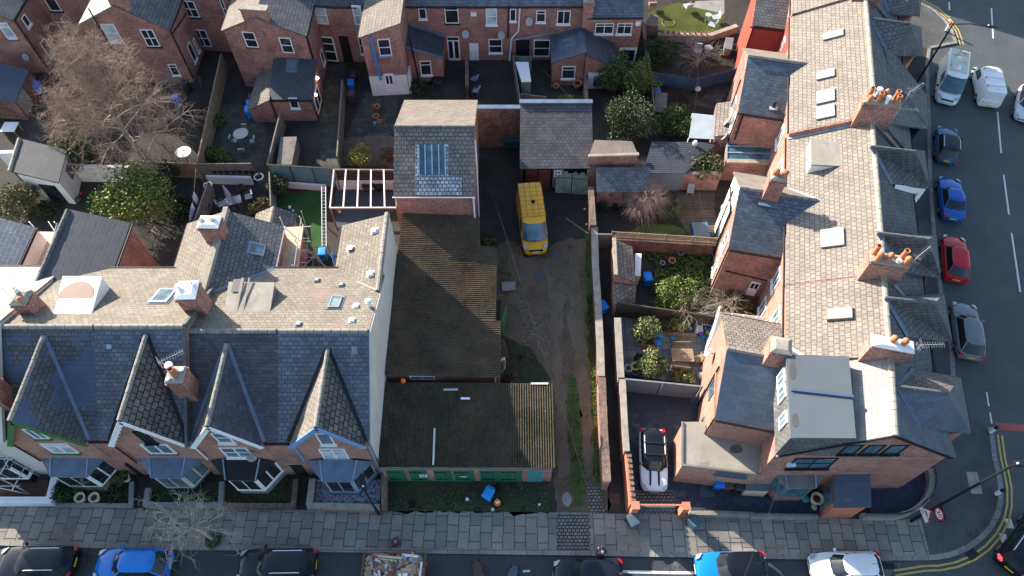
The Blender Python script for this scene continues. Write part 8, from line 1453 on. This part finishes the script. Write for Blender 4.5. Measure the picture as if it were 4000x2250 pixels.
# rubbish skip and its load
c_ = E1(1782, 1400, 1.0); c_.z = RZ; t = thing('skip', 'rusty open skip heaped with rubbish in the near street', 'skip', c_); L, W = 1.78, .95; sk1 = MB(); rg = lambda a, w_, z: [c_ + V((x * a, y * w_, z)) for x, y in ((-1, -1), (1, -1), (1, 1), (-1, 1))]; sk1.loft([rg(1.2, W * .9, .02), rg(L, W, 1.2), rg(L - .05, W - .05, 1.2), rg(1.15, W * .82, .25)]); sk1.build('shell', 'rust', t); m = MB(); 
for a_, b_3 in ((0, 1), (1, 2), (2, 3), (3, 0)): q = rg(L, W, 1.2); m.beam(q[a_], q[b_3], .09, .07)
m.build('rim', 'rust', t); SKZ = c_.z + 1.0
def jn(nm, lab, cat, x, y, z, build, mat, rz=0, parts=()): 
    p_ = V((c_.x + x, c_.y + y, SKZ + z)); t = thing(nm, lab, cat, p_, group='rubbish heaped in the skip'); m = MB(); build(m, p_, R(rz)); m.build('shell' if nm != 'plank' else 'board', mat, t, fix=True)
    for nm2, f2, mt2 in parts: m = MB(); f2(m, p_, R(rz)); m.build(nm2, mt2, t)
fl = lambda m, p, r: [m.box(p + Matrix.Rotation(r, 3, 'Z') @ V((s_ * .42, 0, .19)), (.3, .5, .02), r) for s_ in (1,)]
bxs = lambda a, b, h: (lambda m, p, r: m.box(p + V((0, 0, h / 2)), (a, b, h), r))
blob = lambda r, h: (lambda m, p, rz: m.lathe(p, [(r * .5, 0), (r, h * .3), (r * .85, h * .7), (r * .3, h), (.01, h * 1.02)], 7))
for a in (('cardboard_box', 'open cardboard box with white lined flap in the middle of the skip', 'box', .55, -.35, .1, bxs(.62, .42, .35), 'cardboard', 4, (('flap', lambda m, p, r: m.box(p + V((.05, -.02, .365)), (.5, .34, .03), r), 'cloth_white'), ('tape', lambda m, p, r: m.box(p + V((.0, -.02, .383)), (.08, .34, .008), r), 'timber'))), ('cardboard_box', 'cardboard box with raised flap behind the white lined one', 'box', .75, .0, .1, bxs(.6, .22, .36), 'cardboard', 6, (('flap', fl, 'cardboard'),)), ('cardboard_box', 'brown box leaning at the left end of the skip', 'box', -1.4, -.25, .05, bxs(.42, .42, .3), 'timber', 20), ('cardboard_box', 'shallow cardboard tray at the lower left of the skip', 'box', -.75, -.62, .1, bxs(.55, .3, .16), 'cardboard', -8, (('flap', fl, 'cardboard'),)), ('cardboard_box', 'torn cardboard box beside the white sacks', 'box', 1.1, .15, .05, bxs(.35, .4, .3), 'cardboard', -25), ('cardboard_box', 'box with printed side at the bottom centre of the load', 'box', .1, -.6, .08, bxs(.4, .42, .25), 'cardboard', 28)): jn(*a)
for a in (('plank', 'long yellow timber lying across the back of the skip', 'plank', -.35, .72, .25, bxs(1.6, .13, .07), 'plank', -6), ('plank', 'short timber offcut on the yellow planks', 'plank', -.8, .85, .28, bxs(.9, .1, .06), 'timber', -4), ('plank', 'second yellow timber beside the long one', 'plank', -.3, .56, .22, bxs(1.5, .09, .06), 'plank', -6), ('pvc_trim', 'long white plastic trim at the upper right of the skip', 'trim', .9, .8, .2, bxs(.95, .14, .06), 'white_paint', -6), ('pvc_trim', 'white plastic strip along the right end of the skip', 'trim', 1.55, -.1, .22, bxs(.1, 1.1, .05), 'white_paint', -3), ('plastic_bag', 'blue plastic bag near the skip centre', 'bag', .15, .25, .05, blob(.26, .25), 'cloth_blue'), ('plastic_bag', 'black bin bag left of the middle', 'bag', -.7, -.15, 0, blob(.34, .25), 'black_paint'), ('plastic_bag', 'white crumpled bag under the red cloth', 'bag', -1.2, .3, .05, blob(.26, .22), 'cloth_white'), ('rag', 'red rag at the upper left of the skip', 'rag', -1.02, .28, .2, blob(.16, .14), 'red_plastic'), ('plastic_bag', 'pale blue sack at the lower right of the skip', 'bag', 1.15, -.65, .05, blob(.25, .28), 'cloth_blue'), ('sacking', 'brown sacking bundle in the skip centre left', 'sacking', -.3, .1, 0, blob(.4, .3), 'timber_grey'), ('plastic_bag', 'white sheet hanging by the left of the tray', 'bag', -.98, -.2, .1, blob(.18, .2), 'cloth_white'), ('sacking', 'tan paper wad by the right flap', 'paper', 1.2, .45, .05, blob(.3, .25), 'cardboard'), ('sacking', 'dark waste filling the skip bottom', 'waste', 0, 0, -.3, lambda m, p, r: m.loft([[p + V((x * 1.6, y * .8, z)) for x, y in ((-1, -1), (1, -1), (1, 1), (-1, 1))] for z in (0, .35)]), 'timber_dark'), ('plastic_bag', 'grey sack at the skip top right corner', 'bag', 1.4, .62, .05, blob(.28, .22), 'fence_slate')): jn(*a)
def confetti():
    g = random.Random(21); m = MB()
    for i in range(420):
        x, y = g.uniform(-1.68, 1.68), g.uniform(-.88, .88); h = .28 * (1 - (x / 1.9) ** 4) * (1 - (y / 1.1) ** 4); a, b = g.uniform(.06, .24), g.uniform(.05, .16)
        T = Matrix.Rotation(g.uniform(0, 6.28), 3, 'Z') @ Matrix.Rotation(g.gauss(0, .5), 3, 'X') @ Matrix.Rotation(g.gauss(0, .4), 3, 'Y'); m.box(c_ + V((x, y, 1.0 + h * g.uniform(.5, 1.0))), (a * 2, b * 2, g.uniform(.015, .12)), M=T)
    mt, t_, b_ = _new('rubbish_mix', .85, .2); gg = t_.nodes.new('ShaderNodeNewGeometry'); r = t_.nodes.new('ShaderNodeValToRGB'); r.color_ramp.interpolation = 'CONSTANT'; e = r.color_ramp.elements; cs = [(.42, .28, .17), (.6, .63, .66), (.25, .16, .1), (.45, .31, .2), (.1, .08, .07), (.36, .25, .16), (.2, .36, .6), (.3, .2, .13), (.16, .11, .08), (.45, .36, .28), (.5, .55, .6), (.2, .14, .1), (.34, .06, .05), (.4, .28, .18)]
    while len(e) < len(cs): e.new(.5)
    for k, q in enumerate(cs): e[k].position = k / len(cs); e[k].color = (*q, 1)
    t_.links.new(gg.outputs['Random Per Island'], r.inputs[0]); t_.links.new(r.outputs[0], b_.inputs['Base Color']); tag(m.build('rubbish_heap', 'rubbish_mix', fix=False), 'mixed broken rubbish heaped in the skip between the boxes', 'rubbish', kind='stuff')
confetti()
t = thing('parcel', 'rusty brown crushed box with blue label on the flagstones', 'box', E1(1798, 1130)); m = MB(); m.box(E1(1798, 1130) + V((0, 0, .1)), (.5, .45, .2), .4); m.build('shell', 'rust', t); m = MB(); m.box(E1(1803, 1132) + V((0, 0, .207)), (.12, .14, .01), .4); m.build('label', 'cloth_blue', t)
# tables, chairs, pots and garden things
def legs(t, pts, h, mat, r=.022):
    for p_ in pts: m = MB(); m.tube([V((p_.x, p_.y, 0)), V((p_.x, p_.y, h))], r, 5); m.build('leg', mat, t)
def rtable(label, c, r, mat, h=.72): t = thing('garden_table', label, 'table', c); m = MB(); m.lathe(c, [(.05, h - .03), (r, h - .03), (r, h), (.01, h + .004)], 24); m.build('tabletop', mat, t); legs(t, [c + V((math.cos(a) * r * .7, math.sin(a) * r * .7, 0)) for a in (.8, 2.4, 3.9, 5.5)], h - .03, mat)
def chair(label, c, rz, mat, grp=None, s=.22):
    t = thing('garden_chair', label, 'chair', (0, 0, 0), group=grp); m = MB(); m.box((0, 0, .44), (2 * s, 2 * s, .035)); m.build('seat', mat, t); m = MB(); m.loft([[V((x, -s, z)) for x in (-s, s)] + [V((x, -s - .03 - (z - .5) * .2, z)) for x in (s, -s)] for z in (.47, .9)]); m.build('backrest', mat, t); legs(t, [V((x * s * .9, y * s * .9, 0)) for x in (-1, 1) for y in (-1, 1)], .43, mat, .016)
    for x in (-1, 1): m = MB(); m.tube([V((x * s, -s, .66)), V((x * s, s * .8, .66)), V((x * s, s * .8, .44))], .014, 4); m.build('armrest', mat, t)
    return put(t, label, (c.x, c.y, 0), R(rz))
rtable('round grey metal table on the mossy flags', A1(335, 1215, .5), .62, 'metal_grey')
for lab, x, y, rz in (('grey folding chair above the round grey table', 350, 1145, 180), ('grey folding chair left of the round grey table', 260, 1235, -100), ('grey folding chair right of the round grey table', 415, 1240, 100), ('grey folding chair below the round grey table', 325, 1320, 10)): chair(lab, A1(x, y, .3), rz, 'metal_grey', 'chairs round the grey table')
rtable('white lace topped round table in the corner by the slatted fence', A0(1625, 1375, .5), .62, 'white_paint'); t = thing('garden_table', 'pale grey rectangular table with a folded lilac parasol', 'table', B0(2030, 420, 0)); c_ = B0(2030, 410, .7); m = MB(); m.box(V((c_.x, c_.y, .72)), (1.25, .8, .04), R(20)); m.build('tabletop', 'fence_slate', t); legs(t, [V((c_.x + x, c_.y + y, 0)) for x in (-.45, .45) for y in (-.25, .25)], .7, 'metal_grey')
ps = thing('parasol', 'folded lilac parasol standing at the grey table', 'parasol', (c_.x - .3, c_.y + .2, 0)); q = V((c_.x - .3, c_.y + .2, 0)); m = MB(); m.tube([q, q + V((0, 0, 2.3))], .025, 6); m.build('pole', 'white_metal', ps); m = MB(); m.lathe(q, [(.22, 1.0), (.17, 1.5), (.07, 2.1), (.02, 2.3)], 8); m.build('canopy', 'lilac_cloth', ps)
chair('grey chair left of the parasol table', B0(1930, 440, .4), -60, 'metal_grey', None, .28); chair('grey chair right of the parasol table', B0(2165, 375, .4), 110, 'metal_grey', None, .28)
t = thing('patio_table', 'square teak table on the tiled patio', 'table', C3(925, 560)); q = C3(928, 528, .74); m = MB()
for k in range(8): m.box(V((q.x, q.y - .42 + .122 * k, .74)), (1.5, .115, .035), R(-2))
m.build('tabletop', 'timber', t); legs(t, [V((q.x + x, q.y + y, 0)) for x in (-.65, .65) for y in (-.38, .38)], .72, 'timber', .04)
for lab, x, y, rz, w_ in (('teak bench above the patio table', 915, 465, 180, .62), ('teak bench with a grey cushion below the patio table', 905, 625, -8, .62), ('teak chair right of the patio table', 1062, 560, 100, .26)):
    t = thing('garden_bench' if w_ > .5 else 'garden_chair', lab, 'bench' if w_ > .5 else 'chair'); m = MB(); m.box((0, 0, .43), (2 * w_, .45, .04)); m.build('seat', 'timber', t); m = MB(); m.box((0, -.24, .68), (2 * w_, .04, .45)); m.build('backrest', 'timber', t); legs(t, [V((x_ * w_ * .93, y_ * .2, 0)) for x_ in (-1, 1) for y_ in (-1, 1)], .42, 'timber', .03)
    if 'cushion' in lab: m = MB(); m.box((0, 0, .485), (2 * w_ - .1, .42, .06)); m.build('cushion', 'felt_grey', t)
    cc = C3(x, y, .45); put(t, lab, (cc.x, cc.y, 0), R(rz))
t = thing('garden_bench', 'old slatted timber bench on the lower terrace behind the slate wing', 'bench'); m = MB(); [m.box((0, -.2 + .1 * k, .42), (1.6, .08, .03)) for k in range(5)]; m.build('seat', 'timber_grey', t); m = MB(); [m.box((0, -.28, .55 + .12 * k), (1.6, .03, .09)) for k in range(3)]; m.build('backrest', 'timber_grey', t); legs(t, [V((x, y, 0)) for x in (-.75, .75) for y in (-.2, .2)], .42, 'timber_grey', .035); cc = B0(1395, 690, .4); put(t, t['label'], (cc.x, cc.y, 0), R(150))
for lab, x, y, rz, mt in (('pale wire garden chair uppermost by the brick dividing wall', 785, 690, 60, 'lead_pale'), ('pale wire garden chair lower by the brick dividing wall', 800, 790, 70, 'lead_pale')): chair(lab, A2(x, y, .4), rz, mt, None, .27)
for lab, x, y, rz, mt in (('oval white wire chair uppermost on the sunlit lawn', 1105, 150, 100, 'lamp_clear'), ('oval white wire chair lowest on the sunlit lawn', 1075, 215, 60, 'lamp_clear'), ('pink wire chair by the playhouse', 552, 40, 0, 'twig_pink'), ('cream wicker seat on the far lawn', 860, 55, 20, 'render_cream'), ('white plastic chair among the tangled shrubs', 948, 440, 170, 'lamp_clear')): chair(lab, A3(x, y, .4), rz, mt, None, .34)
chair('pale folding chair against the brick garden wall', B3(995, 325, .4), 170, 'lamp_clear', None, .25); rtable('small round pale table between the shrubs', A3(1030, 460, .4), .4, 'metal_grey', .6); rtable('small white round table on the far lawn', A3(1032, 165, .4), .3, 'lamp_clear', .5)
t = thing('hoop', 'yellow hoop lying on the far lawn', 'hoop', A3(692, 200)); cc = A3(692, 200); m = MB(); m.tube([cc + V((.6 * math.cos(a), .6 * math.sin(a), .03)) for a in [6.283 * k / 24 for k in range(25)]], .03, 5); m.build('ring', 'leaf_yellow', t)
def gpot(label, c, r, h, mat='terracotta', plant=None, grp=None, name='plant_pot'):
    t = thing(name, label, 'pot', c, group=grp); m = MB(); m.lathe(c, [(r * .7, 0), (r, h * .85), (r * 1.08, h * .87), (r * 1.08, h), (r * .85, h), (r * .8, h * .8), (.01, h * .78)], 14); m.build('pot', mat, t); m = MB(); m.lathe(c, [(r * .8, h * .78), (.01, h * .86)], 10); m.build('soil', 'soil', t)
    if plant: q, f = leaves([B_((c.x, c.y, h + r * .6), r * 1.1)], 90, .04, .09); raw('foliage', q, f, plant, t)
for a in (('clay pot left of the pair in the front garden', E0(782, 725, .2), .3, .45, 'plank'), ('clay pot right of the pair in the front garden', E0(915, 725, .2), .3, .45, 'plank'), ('clay pot beside the round yellow green bush', E0(1208, 540, .2), .25, .4, 'plank'), ('large clay pot by the last lean-to window', A2(1682, 755, .3), .42, .5), ('clay pot left of the large one', A2(1500, 768, .2), .26, .35), ('small clay pot beside the lean-to wall', A2(1468, 762, .2), .14, .22), ('big terracotta pot in the ivy', B3(830, 950, .2), .26, .35), ('dark rimmed pot at the ivy top', B3(905, 880, .2), .24, .3, 'metal_grey'), ('pale ring pot in the ivy', B3(750, 965, .2), .2, .25, 'concrete'), ('stacked clay pot on the stone flags, upper pair', A1(1505, 945, .2), .25, .35), ('clay pot left of the upper stacked pair', A1(1475, 940, .2), .18, .3), ('clay pot in the lower row of the stone flags', A1(1495, 1030, .2), .26, .35), ('clay pot beside the green watering can', A1(1522, 1072, .2), .19, .28), ('dark water butt by the pergola', B1(500, 270, .6), .36, .95, 'bin_slate'), ('dark half barrel planter under the pergola', B1(1415, 310, .3), .35, .45, 'timber_dark'), ('big dark fire bowl under the pergola', B1(1520, 300, .3), .5, .5, 'black_paint'), ('blue pot by the alley bin fence', B3(340, 470, .2), .2, .3, 'cloth_navy'), ('grey dustbin in the parasol garden', B0(1840, 330, .5), .32, .8, 'metal_grey'), ('planter with ferns in the parasol garden', B0(2105, 320, .3), .3, .45, 'timber_dark', 'leaf_dark'), ('yellow bucket on the patio', C3(512, 645, .3), .3, .42, 'yellow_plastic'), ('blue tub on the patio edge', C3(510, 692, .2), .25, .35, 'fence_blue'), ('clear storage tub beside the yellow bucket', C3(450, 662, .3), .28, .4, 'lamp_clear'), ('half barrel with sawn log at the porch', E4(435, 740, .4), .36, .6, 'plank')): gpot(*a)
for i in range(9): c_ = A3(640 + 48 * i if i < 9 else 0, 285 + 2 * i, .8); gpot('potted plant on the stone retaining wall', c_ * 1, .13, .2, 'terracotta', 'leaf_green', 'potted plants along the retaining wall'); 
for o in [x for x in COL.objects if x.get('group') == 'potted plants along the retaining wall']: o.location.z = .8
for i in range(3): c_ = B0(1835 + (-5) * i, 390 + 42 * i, .2); gpot('pale rimmed plant pot in a row beside the grey fence', c_, .22, .3, 'concrete', 'leaf_dark', 'row of pots by the grey fence')
for i in range(7): c_ = B0(1870 + 55 * i, 165, .9); gpot('dark planted pot on the ledge below the panel fence', c_, .2, .25, 'black_paint', 'leaf_dark', 'pots on the ledge'); COL.objects[-1]
for o in [x for x in COL.objects if x.get('group') == 'pots on the ledge']: o.location.z = .9
t = thing('watering_can', 'turquoise watering can beside the clay pots', 'watering can', A1(1482, 1085)); cc = A1(1482, 1085); m = MB(); m.lathe(cc, [(.14, 0), (.13, .26), (.09, .28)], 10); m.build('can', 'cyan_plastic', t); m = MB(); m.tube([cc + V((.1, 0, .08)), cc + V((.3, .08, .28))], .025, 5); m.build('spout', 'cyan_plastic', t)
def toy(nm, lab, cat, c, r, mat, h=None): t = thing(nm, lab, cat, c); m = MB(); h = h or r * 2; m.lathe(c, [(.01, 0), (r * .7, h * .12), (r, h * .5), (r * .7, h * .88), (.01, h)], 12); m.build('shell', mat, t, smooth=True)
for a in (('ball', 'white football on the artificial lawn', 'ball', B1(742, 475), .13, 'cloth_white'), ('ball', 'blue ball on the artificial lawn', 'ball', B1(772, 505), .12, 'cloth_blue'), ('toy', 'red and yellow toy on the blue deck', 'toy', B1(1168, 500), .18, 'red_plastic'), ('toy', 'yellow toy beside the red one on the deck', 'toy', B1(1178, 518), .13, 'yellow_plastic'), ('toy', 'orange toy in the sandpit corner', 'toy', C3(1075, 335), .18, 'orange_plastic'), ('toy', 'purple toy in the sandpit corner', 'toy', C3(1082, 352), .18, 'purple_plastic'), ('toy', 'blue toy lying nearest the patio tiles', 'toy', C3(1108, 372), .17, 'bin_cyan', .2), ('toy', 'yellow dumper toy by the conservatory', 'toy', C3(1145, 340), .18, 'yellow_plastic', .25), ('toy', 'blue sand tray toy on the patio corner', 'toy', C3(1140, 300), .3, 'bin_blue', .3), ('toy', 'blue plastic slide seat beside the planter', 'toy', C3(725, 370), .26, 'bin_cyan', .4), ('toy', 'blue boat shaped toy below the slide seat', 'toy', C3(714, 425), .26, 'bin_cyan', .15), ('ball', 'small blue paddling lid on the patio', 'toy', C3(838, 368), .2, 'bin_cyan', .1), ('toy', 'green toy mower by the summer house', 'toy', B0(690, 410), .28, 'bin_green', .4), ('toy', 'red part of the toy mower', 'toy', B0(712, 360), .1, 'red_plastic', .3), ('toy', 'green toy by the tangled shrub', 'toy', A3(1150, 488), .14, 'leaf_green', .25), ('toy', 'red toy by the tangled shrub', 'toy', A3(1180, 488), .16, 'red_plastic', .25), ('ornament', 'white flowering clump in the lower garden', 'plant', A3(945, 790), .3, 'cloth_white', .4), ('cushion', 'pale stone lump on the barn side shrub', 'stone', A3(215, 1160), .25, 'concrete', .4), ('sack', 'black sack under the lean-to window', 'sack', A2(470, 720), .7, 'black_paint', .6), ('hose', 'turquoise hose reel by the porch', 'hose', E4(345, 720), .28, 'cyan_plastic', .25), ('log', 'sawn log end beside the half barrel', 'log', E4(430, 805), .2, 'plank', .3), ('litter', 'white drinks carton in the garage weeds', 'litter', E2(785, 725), .12, 'cloth_white', .1), ('litter', 'pale scrap near the garage weeds edge', 'litter', E2(1025, 822), .12, 'render_cream', .08), ('litter', 'white scrap by the track', 'litter', E2(1465, 775), .08, 'cloth_white', .06), ('litter', 'white pebble on the upper grass verge', 'litter', B2(1748, 485), .1, 'cloth_white', .08), ('litter', 'pale cap on the grass verge by the van', 'litter', B2(1765, 618), .1, 'cloth_white', .08), ('football', 'orange ball in the shed gutter', 'ball', C2(170, 762, 3.5), .17, 'orange_plastic'), ('gnome', 'white cat shaped ornament on the dark cabin roof', 'ornament', A3(920, 1265, 2.25), .2, 'cloth_white', .5), ('statue', 'grey ornament by the patio doors', 'ornament', C3(1085, 725), .3, 'concrete', .5)): toy(*a)
t = thing('paving_block', 'grey concrete slab lying in the weeds by the shed', 'slab', B2(1085, 1165)); m = MB(); m.box(B2(1085, 1162, 0) + V((0, 0, .08)), (1.0, .75, .16), .05); m.build('slab', 'concrete', t)
t = thing('planter', 'timber raised planter under the variegated shrub', 'planter', C3(620, 430)); cc = C3(615, 405, .2); m = MB(); m.box(V((cc.x, cc.y, .22)), (1.1, .9, .44), R(-5)); m.build('box', 'timber', t); m = MB(); m.box(V((cc.x, cc.y, .445)), (1.0, .8, .02), R(-5)); m.build('soil', 'soil', t)
t = thing('planter', 'sleeper raised bed along the back of the patio', 'planter', C3(900, 330)); m = MB(); m.beam(C3(700, 335, .2), C3(1040, 365, .2), .2, .4); m.build('sleeper', 'timber', t); m = MB(); m.beam(C3(815, 285, .3), C3(935, 305, .3), .25, .5); m.build('sleeper', 'timber_grey', t)
t = thing('garden_chest', 'white plastic seat by the sandpit toys', 'seat', C3(1070, 310)); cc = C3(1070, 292, .4); m = MB(); m.box(V((cc.x, cc.y, .2)), (.55, .5, .4)); m.build('seat', 'white_paint', t); m = MB(); m.box(V((cc.x - .24, cc.y + .1, .55)), (.06, .6, .7)); m.build('backrest', 'render_cream', t)
t = thing('workbench', 'white topped workbench cluttered with tools at the left edge', 'bench', A0(80, 1140)); cc = A0(82, 1105, .85); m = MB(); m.box(V((cc.x, cc.y, .85)), (1.2, 1.1, .06)); m.build('top', 'render_white', t); legs(t, [V((cc.x + x, cc.y + y, 0)) for x in (-.5, .5) for y in (-.45, .45)], .82, 'timber', .04)
t = thing('sun_lounger', 'blue framed pale lounger on the deck by the trellis', 'lounger', B3(1088, 690)); cc = B3(1088, 665, .4); m = MB(); m.box(V((cc.x, cc.y, .38)), (1.05, 1.5, .05)); m.build('bed', 'membrane', t); m = MB(); [m.box(V((cc.x + x, cc.y, .39)), (.06, 1.56, .09)) for x in (-.55,)]; m.build('side_rail', 'blue_pipe', t); m = MB(); m.box(V((cc.x + .55, cc.y, .39)), (.06, 1.56, .09)); m.build('side_rail', 'blue_pipe', t); legs(t, [V((cc.x + x, cc.y + y, 0)) for x in (-.5, .5) for y in (-.7, .7)], .36, 'white_metal', .025)
# ladder standing against the scaffold side
t = thing('ladder', 'long aluminium ladder lying beside the artificial lawn', 'ladder', B1(1040, 560)); z = 1.6; a, b, c_, d_ = B1(1018, 290, z), B1(1052, 290, z), B1(1058, 808, z), B1(1022, 808, z); 
for p_, q in ((a, d_), (b, c_)): m = MB(); m.beam(p_, q, .05, .08); m.build('stile', 'galv', t)
for k in range(18): u = (k + .5) / 18; m = MB(); m.tube([a.lerp(d_, u), b.lerp(c_, u)], .022, 5); m.build('rung', 'galv', t)
for i, u in enumerate((.08, .5, .92)): m = MB(); q = a.lerp(c_, u); m.tube([V((q.x, q.y, 0)), q], .04, 5); m.build('trestle_leg', 'timber', t)
# washing line
t = thing('washing_line', 'washing line across the dark lawn', 'washing line', B0(1700, 150)); p0, p1 = B0(1705, 130, 2.3), B0(1640, 640, 2.0); m = MB(); m.tube([p0, p0.lerp(p1, .5) - V((0, 0, .25)), p1], .012, 4); m.build('line', 'plank', t)
for p_ in (p0, p1): m = MB(); m.tube([V((p_.x, p_.y, 0)), p_], .035, 6); m.build('post', 'timber', t)
for lab, y, h, mt in (('pale blue shirt hanging highest on the washing line', 380, .8, 'cloth_white'), ('white top in the middle of the washing line', 480, .55, 'cloth_white'), ('mint cloth below the white top on the line', 510, .45, 'cloth_blue'), ('small blue cloth lowest on the washing line', 555, .3, 'cloth_blue')):
    q = B0(1695 - (y - 380) * .17, y, 1.7); t = thing('hanging_laundry', lab, 'laundry', (q.x, q.y, 1.6), group='clothes on the washing line'); m = MB(); w_ = .28; n = 6
    for s_ in (.0, .02): pass
    f = lambda i, z: V((q.x + .07 * math.sin(i * 2.1) , q.y - w_ + 2 * w_ * i / n, 2.0 - z)); m.loft([[f(i, 0), f(i, h), f(i, h) + V((.02, 0, 0)), f(i, 0) + V((.02, 0, 0))] for i in range(n + 1)]); m.build('cloth', mt, t)
# overhead wires
for lab, pts in (('thin telephone wire crossing the yard from workshop to pavement', ((B2, 835, 20, 6.0), (B2, 1090, 800, 5.2), (B2, 1245, 1290, 5.0), (C2, 1440, 680, 4.8), (E2, 1730, 0, 4.8), (E2, 1905, 580, 4.8))), ('thin wire over the lean-to garden', ((A2, 355, 645, 3.6), (A2, 700, 855, 3.9))), ('thin wire over the last lean-to yard', ((A2, 1285, 510, 3.6), (A2, 1640, 862, 3.9))), ('long telephone wire over the gardens by the pink bush', ((A3, 955, 600, 5.5), (B3, 1005, 0, 5.5), (B3, 1120, 600, 5.3), (B3, 1215, 980, 5.4), (B3, 1275, 1240, 5.5))), ('telephone wire slung over the blue black roofed small car', ((E3, 1965, 465, 5.5), (E3, 1780, 960, 5.2), (E3, 1590, 1449, 5.0))), ('fine wire across the tangled garden', ((A3, 560, 1265, 3.0), (A3, 880, 1245, 3.0), (A3, 1090, 1225, 3.0)))):
    t = thing('telephone_wire', lab, 'wire', pts[0][0](*pts[0][1:])); m = MB(); m.tube([f(x, y, z) for f, x, y, z in pts], .0045, 4); m.build('cable', 'timber_dark', t)
